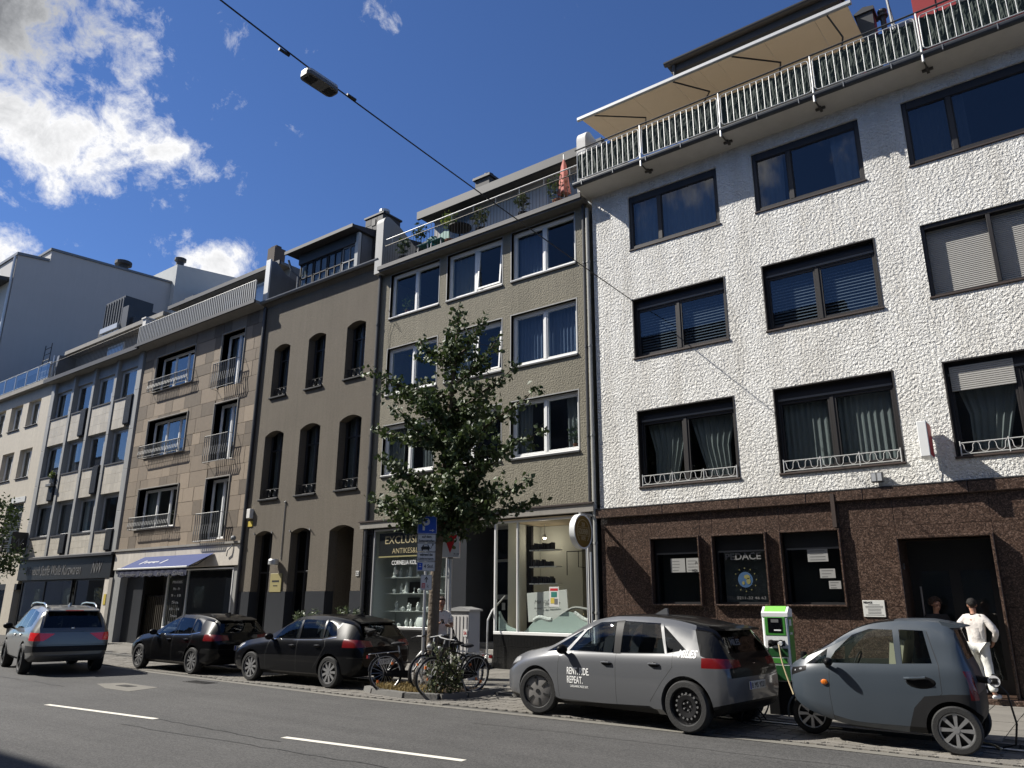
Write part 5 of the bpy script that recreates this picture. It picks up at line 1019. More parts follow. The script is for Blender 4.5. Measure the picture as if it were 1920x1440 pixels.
t=thing('display_cloth','mustard cloth bundle hung beside the dark mannequin in the shop','fabric',(-37.4,17.8,1.6)); leafclump(t,'bundle',(-37.4,17.8,2.1),(.35,.15,.3),200,.22,'yellow_sign',3)
# ================================================================ cream house at the left edge
C=thing('apartment_house','cream tiled house with glass roof railing at the left edge','building',(-50,17,0))
cw=[(-48.15,-46.5),(-50.6,-48.95),(-53.05,-51.4),(-55.5,-53.9)]; crz=[(5.3,6.9),(8.35,10.0),(11.35,12.85)]
chl=[(a,b,c,d) for a,b in cw for c,d in crz[1:]]
wall(C,'front_wall','cream_stone',-60,-45.25,2.6,13.5,chl+[(-48.6,-46.3,4.3,6.9)],YF+.02,.3); shell(C,-60,-45.27,13.5,'cream_stone',rooms=(4.0,7.2,10.3),gap=2)
for a,b in cw:
    for c,d in crz[1:]: window(C,a,b,c,d,'white_frame',YF+.25,.07,(.55,),'glass',.05,curt=('curtain_pale','left'),sill='lead_dark')
lv=MB().box(-48.6,-46.3,YF+.2,YF+.25,4.3,6.9).build('louvre_back','plastic_dark',C)
for i in range(24): MB().box(-48.58,-46.32,YF+.15,YF+.2,4.32+i*.107,4.39+i*.107).build('louvre_slat','zinc_dark',lv)
MB().box(-48,-46.2,YF-.02,YF+.02,6.95,7.25).build('sign_plate','plate_white',C)
CT=MB().box(-60,-45.2,16.7,17.3,13.5,13.75).build('terrace_slab','concrete',C)
for i in range(6): MB().box(-46.95-i*1.55,-45.5-i*1.55,16.78,16.8,13.85,14.7).build('glass_panel','glass_blue',CT); MB().box(-45.5-i*1.55,-45.45-i*1.55,16.76,16.82,13.75,14.75).build('railing_post','galv',CT)
MB().tube([(-60,16.79,14.74),(-45.4,16.79,14.74)],.025,6).build('handrail','galv',CT); MB().tube([(-60,16.79,13.85),(-45.4,16.79,13.85)],.015,6).build('bottom_rail','galv',CT)
MB().box(-60,-45.25,YF-.02,YF+.3,2.3,2.6).build('shop_lintel','black_frame',C); MB().box(-46.6,-45.5,YF-.03,YF+.3,.05,2.6).build('shop_pier','cream_stone',C); MB().box(-60,-46.6,YF+.3,YF+.35,.05,2.3).build('shop_glass','glass_dark',C); MB().box(-60,-46.6,YF+.6,YF+.65,.05,2.3).build('shop_interior','room_dark',C)
MB().box(-60,-46,18.4,27,13.6,15.6).build('roof_storey','zinc_dark',C)
mb=MB()
for k in (0,1): mb.tube([(-51.0+k*.9,18.3,13.6),(-50.8+k*.9,18.3,17.2)],.03,6)
for i in range(9): mb.tube([(-51.0+.02*i,18.3,13.9+i*.38),(-50.1+.02*i,18.3,13.9+i*.38)],.02,5)
t=tag(mb.build('roof_ladder','zinc_dark',None),'dark steel ladder standing on the roof of the cream house','ladder')
# ================================================================ tall house with bare gable behind
T=thing('tower_house','tall house with a bare blue-grey gable wall rising behind the left roofs','building',(-58,20,0))
mb=MB(); mb.prism([(17.0,0),(17.0,24.1),(18.95,24.35),(18.95,25.2),(33,26.15),(36,26.2),(36,0)],-66,-54.6,'x'); mb.build('gable_block','plaster_grey',T)
mb=MB(); mb.prism([(16.9,24.05),(18.9,24.3),(18.9,24.48),(16.9,24.25)],-66.05,-54.5,'x'); mb.prism([(18.85,25.15),(33,26.1),(33,26.25),(18.85,25.32)],-66.05,-54.5,'x'); mb.build('coping','zinc',T)
mb=MB(); mb.tube([(-54.75,16.9,24.0),(-54.7,16.9,14.0)],.09,8); mb.build('downpipe','galv',T); MB().box(-66,-54.7,16.9,16.98,3,22.5).build('front_wall','plaster_pale',T)
MB().prism([(15.6,22.3),(16.95,22.5),(16.95,22.2),(15.6,22.1)],-66,-54.9,'x').build('eaves','lead_dark',T)
mb=MB(); mb.lathe([(.35,25.6),(.35,26.2),(.6,26.25),(.6,26.5),(.3,26.6)],(-55.5,24.2,0),'z',16); mb.build('roof_vent','lead_dark',T)
RB=thing('rear_block','pale grey stair tower rising behind the stone house','building',(-52,30,0)); mb=MB(); mb.prism([(27.6,0),(27.6,27.2),(28.6,27.35),(33.5,28.0),(33.5,0)],-58,-54.0,'x'); mb.build('shaft','plaster_pale',RB); MB().box(-54.0,-48.5,29.7,34,0,25.4).build('wing','plaster_grey',RB); mb=MB(); mb.lathe([(.3,27),(.3,27.8),(.45,27.9),(.45,28.1),(.1,28.2)],(-54.8,28.2,0),'z',14); mb.build('roof_vent','lead_dark',RB)
# ================================================================ houses on the near side of the street (behind the viewer)
for k,(a,b,h,m,lab) in enumerate(((-110,-82,16.5,'plaster_grey','grey house across the street far to the left'),(-82,-58,15,'brown_render','brown house across the street opposite the tall gable'),(-58,-34,16.5,'concrete','concrete grey house across the street opposite the fin house'),(-34,-20,15.5,'plaster_pale','pale house across the street from the stone house'),(-20,-8,16.2,'brown_render','brown house across the street from the grey house'),(-8,6,15.0,'cream_stone','cream house across the street from the white house'),(6,22,16,'plaster_grey','grey house across the street beyond the white house'))):
    N_=thing('opposite_house',lab,'building',((a+b)/2,-3.3,0)); mb=MB(); mb.box(a,b,-14,-3.3,0,h); mb.build('block',m,N_); mb=MB(); 
    for zi in range(4):
        for xi in range(4):
            x0=a+(b-a)*(xi+.25)/4; MB().box(x0,x0+1.5,-3.33,-3.28,1.2+zi*3.4,3.0+zi*3.4).build('window','glass_dark',N_)
    MB().box(a,b,-3.75,-3.2,h,h+.2).build('eaves','lead_dark',N_)
# ================================================================ street tree with its pit
random.seed(99)
def leaves(mb,rg,c,n,rad,s):
    """fan-shaped leaves around a point"""
    for _ in range(n):
        d=Vector((rg.gauss(0,1),rg.gauss(0,1),rg.gauss(0,.8)))
        p=Vector(c)+d*rad*.55
        a=Vector((rg.uniform(-1,1),rg.uniform(-1,1),rg.uniform(-1.1,.35))).normalized(); b=a.orthogonal().normalized(); b=(Matrix.Rotation(rg.uniform(0,6.28),3,a)@b)
        L_=s*rg.uniform(.65,1.25); w=L_*.62; n_=a.cross(b)*L_*.12
        mb.add([p,p+a*L_*.62+b*w+n_,p+a*L_*1.0+b*w*.35,p+a*L_*1.0-b*w*.35,p+a*L_*.62-b*w+n_],[(0,1,2,3,4)])
def limb(p0,p1,n,rg,sag=.12,wob=.05):
    p0=Vector(p0); p1=Vector(p1); out=[]
    for i in range(n+1):
        t=i/n; q=p0.lerp(p1,t); q.z+=math.sin(t*math.pi)*-sag+ (t**2)*.1; q+=Vector((rg.uniform(-1,1),rg.uniform(-1,1),rg.uniform(-1,1)))*wob*(0<t<1); out.append(q)
    return out
TR=thing('street_tree','young ginkgo-like street tree with tiered branches in front of the grey house','tree',(-11.6,12.5,.06))
tp=[(-11.61,12.5,.0),(-11.585,12.5,1.0),(-11.56,12.49,2.1),(-11.48,12.5,3.2),(-11.38,12.52,4.4),(-11.26,12.5,6.0),(-11.14,12.5,7.4),(-11.06,12.5,8.5)]
mb=MB(); mb.tube(tp,[.15,.125,.115,.1,.085,.06,.035,.012],12)
for i,v in enumerate(mb.v): k=.012*noise.noise(Vector((v[0]*14,v[1]*14,v[2]*3))); mb.v[i]=(v[0]+k,v[1]+k,v[2])
mb.build('trunk','bark',TR,60)
rg=random.Random(5)
def trunk_at(z):
    for a,b in zip(tp,tp[1:]):
        if a[2]<=z<=b[2]: t=(z-a[2])/(b[2]-a[2]); return Vector(a).lerp(Vector(b),t)
    return Vector(tp[-1])
spec=[((-13.75,12.3,7.2),6.3,1),((-13.8,12.6,5.78),5.35,1),((-13.3,12.2,3.98),3.7,1.2),((-12.5,12.7,7.85),7.1,.8),((-12.9,12.1,4.85),4.3,1.2),((-11.6,12.9,8.0),7.4,.6),((-12.75,12.4,6.55),5.9,1.1),((-8.8,12.4,5.93),5.1,1),((-8.82,12.6,5.08),4.7,1),((-8.95,12.4,4.05),3.7,1.1),((-9.5,12.6,6.62),5.9,.8),((-9.85,12.4,7.25),6.6,.7),((-10.35,12.5,7.9),7.2,.55),((-9.0,12.7,3.7),3.5,1.1),((-9.4,12.3,4.75),4.2,1.2),((-13.1,12.8,3.6),3.4,1.1)]
for k in range(13):
    a=rg.uniform(0,6.28); z=rg.uniform(3.3,6.0); l=(1.7-.16*(z-3.3))*rg.uniform(.6,1); b=trunk_at(z); spec.append(((b.x+math.cos(a)*l*.9,b.y+math.sin(a)*l,z+rg.uniform(.1,.6)),z-.2,1.0))
br=MB(); lf=MB()
for tip,z,den in spec:
    b=trunk_at(z); pts=limb(b,tip,8,rg); L_=(Vector(tip)-b).length
    br.tube(pts,[.035*(1-i/9)+.006 for i in range(9)],5)
    for i in range(1,9):
        n=int(34*den*(1 if i<7 else .7)); leaves(lf,rg,pts[i],n,.16+.05*(i<4),.095)
        if i in (2,3,4,5):
            for s in range(2):
                t=pts[i]+Vector((rg.uniform(-.35,.35),rg.uniform(-.45,.45),rg.uniform(-.28,.3))); br.tube([pts[i],t],[.009,.004],4); leaves(lf,rg,t,int(22*den),.12,.09)
for i in range(36):
    z=3.1+i*.15; b=trunk_at(min(z,8.45)); leaves(lf,rg,b,int(22 if z<7 else 20),.26 if z<6.3 else .15,.09)
br.build('branch','twig',TR); lf.build('crown','leaf',TR)
PIT=MB(); poly=[(-12.35,11.45),(-11.9,11.22),(-10.9,11.08),(-10.25,11.3),(-10.05,11.8),(-10.1,12.9),(-12.3,13.2)]; PIT.prism(poly,.0,.075,'z'); PT_=struct(PIT.build('tree_pit','soil'))
for i,(a,b) in enumerate(zip(poly[:-2],poly[1:])):
    a=Vector((*a,0)); b=Vector((*b,0)); d=(b-a); n=max(1,round(d.length/.75)); nn=Vector((d.y,-d.x,0)).normalized()*.1
    for k in range(n):
        p=a.lerp(b,k/n+.012); q=a.lerp(b,(k+1)/n-.012); mb=MB(); mb.add([p+nn,q+nn,q-nn*.3,p-nn*.3,p+nn*.8+Vector((0,0,.11)),q+nn*.8+Vector((0,0,.11)),q-nn*.3+Vector((0,0,.12)),p-nn*.3+Vector((0,0,.12))],[(0,1,5,4),(4,5,6,7),(1,2,6,5),(0,4,7,3),(3,7,6,2)]); mb.build('kerb_stone','kerb',PT_)
def blades(c,r,n,h,m,name,lab=None,seed=1,par=None):
    rg=random.Random(seed); mb=MB()
    for _ in range(n):
        t=rg.uniform(0,6.28); q=math.sqrt(rg.random()); p=Vector((c[0]+r[0]*q*math.cos(t),c[1]+r[1]*q*math.sin(t),c[2])); d=Vector((rg.uniform(-.6,.6),rg.uniform(-.6,.6),1)); l=h*rg.uniform(.4,1.2); w=Vector((rg.uniform(-1,1),rg.uniform(-1,1),0)).normalized()*.006
        m1=p+d*l*.55; e=p+d*l*.9+Vector((d.x,d.y,-.25))*l*.4; mb.add([p-w,p+w,m1+w*.8,m1-w*.8,e],[(0,1,2,3),(3,2,4)])
    return mb.build(name,m,par)
o=blades((-11.35,11.6,.07),(.85,.45,0),2200,.16,'dry_grass','dry_grass',seed=2); tag(o,'dry yellow grass in the tree pit around the bicycle wheels','grass'); struct(o,'stuff')
W_=thing('weed_clump','dark green weeds growing by the right-hand bicycle in the tree pit','plant',(-10.5,11.9,.07))
mb=MB(); lw=MB(); rg=random.Random(8)
for k in range(26):
    p=Vector((-10.45+rg.uniform(-.35,.3),11.7+rg.uniform(-.45,.55),.07)); t=p+Vector((rg.uniform(-.15,.15),rg.uniform(-.15,.15),rg.uniform(.35,.95))); mb.tube([p,t],[.007,.003],4)
    for j in range(9): leaves(lw,rg,p.lerp(t,.15+.1*j),3,.06,.06)
mb.build('stem','twig',W_); lw.build('foliage','weed',W_)
# small tree at the left edge
t=thing('street_tree','dark leafy street tree cut off by the left edge','tree',(-39.2,13.2,0)); mb=MB(); mb.tube([(-39.2,13.2,0),(-39.2,13.2,2.0),(-39.1,13.2,4.4)],[.12,.1,.05],8)
lf=MB(); rg=random.Random(17)
for k in range(46):
    a=rg.uniform(0,6.28); z=rg.uniform(2.5,6.0); r=1.75*math.sin((z-2.2)/4.1*math.pi)**.6*rg.uniform(.4,1); c=Vector((-39.2+r*math.cos(a),13.2+r*math.sin(a),z)); mb.tube([(-39.15,13.2,z-.3),c],[.02,.006],4); leaves(lf,rg,c,55,.4,.12)
mb.build('trunk','bark',t); lf.build('crown','leaf',t)
# ================================================================ parking signs on a post
SP=thing('sign_post','grey post carrying a stack of parking signs beside the tree','sign post',(-11.3,11.92,.06),R(43),local=True)
MB().tube([(0,.045,0),(0,.045,3.5)],.032,10).build('post','galv',SP)
def sheet(z0,z1,w,m,nm='sign_plate',x=0): return MB().prism([(x-w/2+.012,z0),(x+w/2-.012,z0),(x+w/2,z0+.012),(x+w/2,z1-.012),(x+w/2-.012,z1),(x-w/2+.012,z1),(x-w/2,z1-.012),(x-w/2,z0+.012)],-.004,.004,'y').build(nm,m,SP)
def frame(z0,z1,w,m,x=0,t=.008,p=None):
    mb=MB()
    for q in ((x-w/2+.006,x+w/2-.006,z0+.006,z0+.006+t),(x-w/2+.006,x+w/2-.006,z1-.006-t,z1-.006),(x-w/2+.006,x-w/2+.006+t,z0+.006,z1-.006),(x+w/2-.006-t,x+w/2-.006,z0+.006,z1-.006)): mb.box(q[0],q[1],-.0062,-.0042,q[2],q[3])
    mb.build('sign_border',m,p or SP)
Z=[3.47,3.085,2.9,2.715,2.52,2.315]
p=sheet(Z[1]+.004,Z[0],.41,'sign_blue'); frame(Z[1]+.004,Z[0],.41,'sign_white'); letter('P',(-.02,-.007,3.29),p,'sign_white',w=.15,h=.26,bold=.03)
mb=MB(); mb.box(.05,.14,-.007,-.005,3.155,3.167); mb.prism([(.11,3.19),(.155,3.161),(.11,3.132),(.105,3.142),(.13,3.161),(.105,3.18)],-.007,-.005,'y'); mb.build('arrow','sign_white',p)
for k in range(1,5): sheet(Z[k+1]+.004,Z[k]-.002,.385,'sign_white'); frame(Z[k+1]+.004,Z[k]-.002,.385,'ink_black',t=.005)
letter('auf dem',(0,-.007,3.03),SP,'ink_black',w=.2,h=.05,bold=.02); letter('Seitenstreifen',(0,-.007,2.945),SP,'ink_black',w=.33,h=.05,bold=.02)
mb=MB(); mb.prism([(-.1,2.76),(.06,2.76),(.075,2.80),(.055,2.825),(.035,2.865),(-.07,2.865),(-.09,2.825),(-.115,2.80)],-.0075,-.005,'y'); mb.box(-.1,-.07,-.0075,-.005,2.74,2.76); mb.box(.03,.06,-.0075,-.005,2.74,2.76); mb.tube([(.07,-.006,2.78),(.1,-.006,2.79),(.11,-.006,2.83),(.13,-.006,2.85)],.005,5); mb.box(.12,.145,-.0075,-.005,2.85,2.885); cs=mb.build('car_symbol','ink_black',SP)
mb=MB(); mb.prism([(-.062,2.83),(.03,2.83),(.02,2.855),(-.055,2.855)],-.009,-.0078,'y'); mb.build('windscreen_mark','sign_white',cs)
letter(chr(119)+chr(228)+'hrend des',(0,-.007,2.66),SP,'ink_black',w=.27,h=.055,bold=.02); letter('Ladevorgangs',(0,-.007,2.57),SP,'ink_black',w=.31,h=.055,bold=.02)
b=MB().box(-.17,-.07,-.0072,-.005,2.345,2.49).build('disc_symbol','sign_blue',SP); mb=MB(); mb.box(-.145,-.095,-.009,-.0074,2.405,2.42); mb.box(-.128,-.112,-.009,-.0074,2.44,2.465); mb.build('disc_mark','sign_white',b); letter('4 Std.',(.06,-.007,2.42),SP,'ink_black',w=.2,h=.075,bold=.01)
sheet(1.94,2.245,.235,'sign_white',x=.02); frame(1.94,2.245,.235,'ink_grey',x=.02,t=.004)
mb=MB(); mb.box(.012,.03,-.007,-.005,2.09,2.17); mb.prism([(-.02,2.15),(.021,2.215),(.062,2.15),(.05,2.145),(.021,2.18),(-.008,2.145)],-.007,-.005,'y'); mb.build('arrow','ink_black',SP)
mb=MB(); mb.box(-.07,.0,-.007,-.005,1.975,2.075); mb.build('red_symbol','sign_red',SP); mb=MB(); mb.box(-.06,-.008,-.0085,-.0072,1.99,2.005); mb.box(-.06,-.008,-.0085,-.0072,2.02,2.03); mb.box(-.06,-.008,-.0085,-.0072,2.045,2.055); mb.build('red_symbol_line','sign_white',SP); letter('k',(.06,-.007,2.02),SP,'ink_grey',h=.07)
# ================================================================ stop sign box with red triangles
VB=thing('stop_sign','white cube sign with red pointed wedges on a steel pole behind the tree','sign',(-11.98,13.45,.05),R(38),local=True)
MB().tube([(.0,0,0),(0,0,2.75)],.05,10).build('pole','galv',VB); cube=MB().box(-.21,.21,-.21,.21,2.7,3.5).build('sign_box','sign_white',VB)
for (rot) in (0,90):
    for nm,poly,m in (('wedge',[(-.16,3.2),(.16,3.2),(0.0,2.78)],'sign_red'),('wedge_top',[(-.21,3.34),(.21,3.34),(.21,3.48),(-.21,3.48)],'sign_red')):
        mb=MB(); mb.prism(poly,-.214,-.2105,'y'); mb.xf(Matrix.Rotation(R(rot),4,'Z')); mb.build(nm,m,cube)
letter('719',(.14,-.214,2.76),cube,'ink_black',h=.06); MB().box(-.06,.06,-.06,.06,2.68,2.7).build('collar','plastic_dark',VB)
# grey cabinet
CB=thing('utility_cabinet','grey ribbed utility cabinet with red sticker by the shop entrance','cabinet',(-12.15,14.2,.05))
MB().bbox(-12.45,-11.85,14.0,14.4,.06,1.56,.015).build('housing','plaster_grey',CB); MB().prism([(-12.5,1.56),(-11.8,1.56),(-11.8,1.6),(-12.15,1.66),(-12.5,1.6)],13.96,14.44,'y').build('lid','galv',CB)
for i in range(5): MB().box(-12.4+i*.11,-12.35+i*.11,13.985,14.0,.2,1.45).build('rib','plaster_grey',CB)
MB().box(-12.0,-11.88,13.978,13.984,1.0,1.16).build('sticker','paper',CB); letter('S6',(-11.94,13.975,1.08),CB,'sign_red',h=.07)
# ================================================================ charging post and bollards
CH=thing('charging_post','green and white electric charging post between the two grey cars','charging post',(-4.45,13.15,.05),R(6),local=True)
def slab4(x0,x1,y0,y1,z0,z1,m,nm,b=.012): return MB().bbox(x0,x1,y0,y1,z0,z1,b).build(nm,m,CH)
slab4(-.2,.2,-.14,.2,.0,.5,'plastic_black','base'); slab4(-.21,.21,-.15,.21,.5,1.5,'white_panel','housing',.03)
MB().prism([(-.15,1.5),(.21,1.5),(.21,1.62),(.0,1.66),(-.15,1.56)],-.21,.21,'x').build('head','white_panel',CH); MB().add([(-.17,-.11,1.5815),(.17,-.11,1.5815),(.17,.0,1.661),(-.17,.0,1.661),(-.17,.18,1.63),(.17,.18,1.63)],[(0,1,2,3),(3,2,5,4)]).build('head_panel','green_bright',CH) if False else MB().prism([(-.12,1.578),(.0,1.664),(.19,1.628),(.19,1.632),(.0,1.668),(-.12,1.582)],-.17,.17,'x').build('head_panel','green_bright',CH)
slab4(-.17,.17,-.156,-.14,1.2,1.5,'green_panel','screen_surround'); slab4(-.115,.115,-.162,-.155,1.25,1.485,'screen_black','screen',.004)
slab4(-.15,.15,-.162,-.148,1.03,1.15,'plastic_black','socket_panel',.03); 
for x in (-.075,.075): mb=MB(); mb.lathe([(.05,0),(.055,-.03),(.04,-.035),(.04,0)],(x,-.16,1.09),'y',16); mb.build('socket','plastic_dark',CH)
mb=MB(); mb.tube([(.075,-.18,1.09),(.075,-.27,1.08)],.035,8); mb.build('plug','white_panel',CH); mb=MB(); mb.tube([(-.075,-.18,1.09),(-.08,-.27,1.06)],.035,8); mb.build('plug','plastic_black',CH)
slab4(-.17,.17,-.157,-.15,.88,1.01,'green_dark','info_panel',.004); slab4(-.13,.15,-.16,-.1565,.78,.86,'green_panel','label',.003); slab4(-.18,.18,-.157,-.15,.52,.75,'green_dark','door_panel',.004)
mb=MB(); mb.box(.211,.2145,-.13,.19,.52,1.5); mb.build('side_panel','green_panel',CH); mb=MB(); mb.box(.215,.217,-.1,.05,1.36,1.46); mb.build('side_label','paper',CH)
letter('strom',(.218,-.02,1.24),CH,'ink_white',h=.04,rot=(0,0,R(90))); MB().box(-.02,.09,-.165,-.162,1.28,1.30).build('screen_mark','ink_white',CH); MB().box(-.06,.06,-.165,-.162,1.41,1.46).build('screen_mark','ink_grey',CH)
def cable(pts,m,lab,r=.013):
    c=[]
    P=[Vector(p) for p in pts]
    for i in range(len(P)-1):
        p0=P[max(i-1,0)];p1=P[i];p2=P[i+1];p3=P[min(i+2,len(P)-1)]
        for k in range(8):
            t=k/8; c.append(.5*((2*p1)+(-p0+p2)*t+(2*p0-5*p1+4*p2-p3)*t*t+(-p0+3*p1-3*p2+p3)*t**3))
    c.append(P[-1]); mb=MB(); mb.tube(c,r,7); return one(mb,'charging_cable',m,lab,'cable',smooth=60)
cable([(-4.36,12.88,1.12),(-4.3,12.8,.85),(-4.15,12.7,.45),(-3.95,12.5,.12),(-3.6,12.25,.04),(-2.6,12.5,.04),(-1.6,12.15,.05),(-1.36,11.75,.05)],'gold_line','pale yellow charging cable running from the post towards the microcar')
cable([(-4.52,12.88,1.1),(-4.56,12.75,.8),(-4.5,12.62,.3),(-4.6,12.45,.05),(-4.85,12.25,.06),(-4.75,12.05,.35),(-4.62,12.1,.48),(-4.7,12.3,.2),(-4.5,12.2,.05),(-4.7,11.95,.05),(-4.6,12.0,.4),(-4.55,12.1,.3),(-4.42,12.2,.08)],'ink_black','black charging cable looped behind the rental hatchback')
def bollard(x,y,h,lab,wht=False):
    t=thing('bollard',lab,'bollard',(x,y,.05),group='bollards'); 
    for k,(a,b,m) in enumerate(((0,.22,'white_panel'),(.22,.5,'plastic_black'),(.5,.74,'white_panel'),(.74,h-.03,'plastic_black')) if not wht else ((0,h-.03,'white_panel'),)): MB().lathe([(.05,a),(.05,b)],(x,y,.05),'z',14).build('band',m,t)
    MB().lathe([(.05,h-.03),(.045,h),(.001,h+.01)],(x,y,.05),'z',14).build('cap','white_panel' if wht else 'plastic_black',t)
bollard(-4.82,12.78,.98,'black and white bollard left of the charging post'); bollard(-3.97,12.85,.98,'black and white bollard right of the charging post behind the microcar nose'); bollard(-9.85,16.3,1.3,'plain white bollard by the granite corner behind the rental car',True)
# ================================================================ oleanders in tubs before the brown house
for k,(x,lab) in enumerate(((-20.75,'left of two potted oleanders before the brown house'),(-18.75,'right of two potted oleanders before the brown house'))):
    t=thing('potted_oleander',lab,'plant',(x,16.4,.05),group='oleanders before the brown house'); pot(t,x,16.4,.05,.26,.5,'plastic_dark'); mb=MB(); lf=MB(); rg=random.Random(40+k)
    for j in range(26):
        a=rg.uniform(0,6.28); e=Vector((x+math.cos(a)*rg.uniform(.1,.72),16.4+math.sin(a)*rg.uniform(.1,.45),rg.uniform(1.0,1.55))); p=Vector((x,16.4,.5)); mb.tube([p,p.lerp(e,.5)+Vector((0,0,.12)),e],[.012,.009,.004],4)
        for i in range(26):
            q=p.lerp(e,.55+.45*i/26)+Vector((0,0,.08)); d=Vector((rg.uniform(-1,1),rg.uniform(-1,1),rg.uniform(-.2,1.1))).normalized(); n_=d.orthogonal().normalized()*.014; l=rg.uniform(.1,.17); lf.add([q,q+d*l*.5+n_,q+d*l,q+d*l*.5-n_],[(0,1,2,3)])
    mb.build('stem','twig',t); lf.build('foliage','leaf_oleander',t)
# ================================================================ lamp slung over the street
CW=MB(); cp=[]
A=Vector((-8.9,16.99,9.58)); Bm=Vector((-8.39,6.05,9.56)); E=Vector((-8.1,-3.2,10.6))
for i in range(25): t=i/24; q=A.lerp(Bm,t); q.z-=math.sin(t*math.pi)*.04; cp.append(q)
for i in range(1,19): t=i/18; q=Bm.lerp(E,t); q.z-=math.sin(t*math.pi)*.18; cp.append(q)
CW.tube(cp,.012,6); cwo=one(CW,'span_wire','ink_black','black span wire strung across the street to the white house','wire')
for (y0,y1) in ((5.15,5.4),(7.0,7.25)): pass
LP=thing('street_lamp','flat grey street lamp hanging from the span wire','street lamp',(-8.32,6.05,9.3))
n=10; base=[]; 
for (cx,cy,a0) in ((.125-.08,.3-.08,0),(-.125+.08,.3-.08,90),(-.125+.08,-.3+.08,180),(.125-.08,-.3+.08,270)):
    for i in range(6): a=R(a0+i*18); base.append((-8.32+cx+.08*math.cos(a),6.06+cy+.08*math.sin(a)))
MB().prism(base,9.33,9.39,'z').build('housing','plastic_grey',LP); MB().prism([( -8.32+(p[0]+8.32)*.96,6.06+(p[1]-6.06)*.98) for p in base],9.39,9.43,'z').build('cover','galv',LP)
for y in (5.82,6.18): mb=MB(); mb.box(-8.41,-8.24,y,y+.15,9.326,9.331); mb.build('light_panel','plastic_dark',LP)
for y in (5.95,6.2):
    mb=MB(); mb.tube([(-8.32,y-.05,9.43),(-8.385,y,9.55),(-8.32,y+.05,9.43)],.009,5); mb.ell((-8.39,y,9.56),(.025,.03,.025),8,6); mb.build('hanger','galv',LP)
for y in (5.45,6.75): MB().tube([(-8.4,y-.09,9.565),(-8.4,y+.09,9.565)],.024,7).build('wire_clamp','ink_black',LP)
mb=MB(); mb.lathe([(.03,-.03),(.03,.01)],(-8.9,17.0,9.58),'y',10); mb.build('wall_anchor','galv',LP)
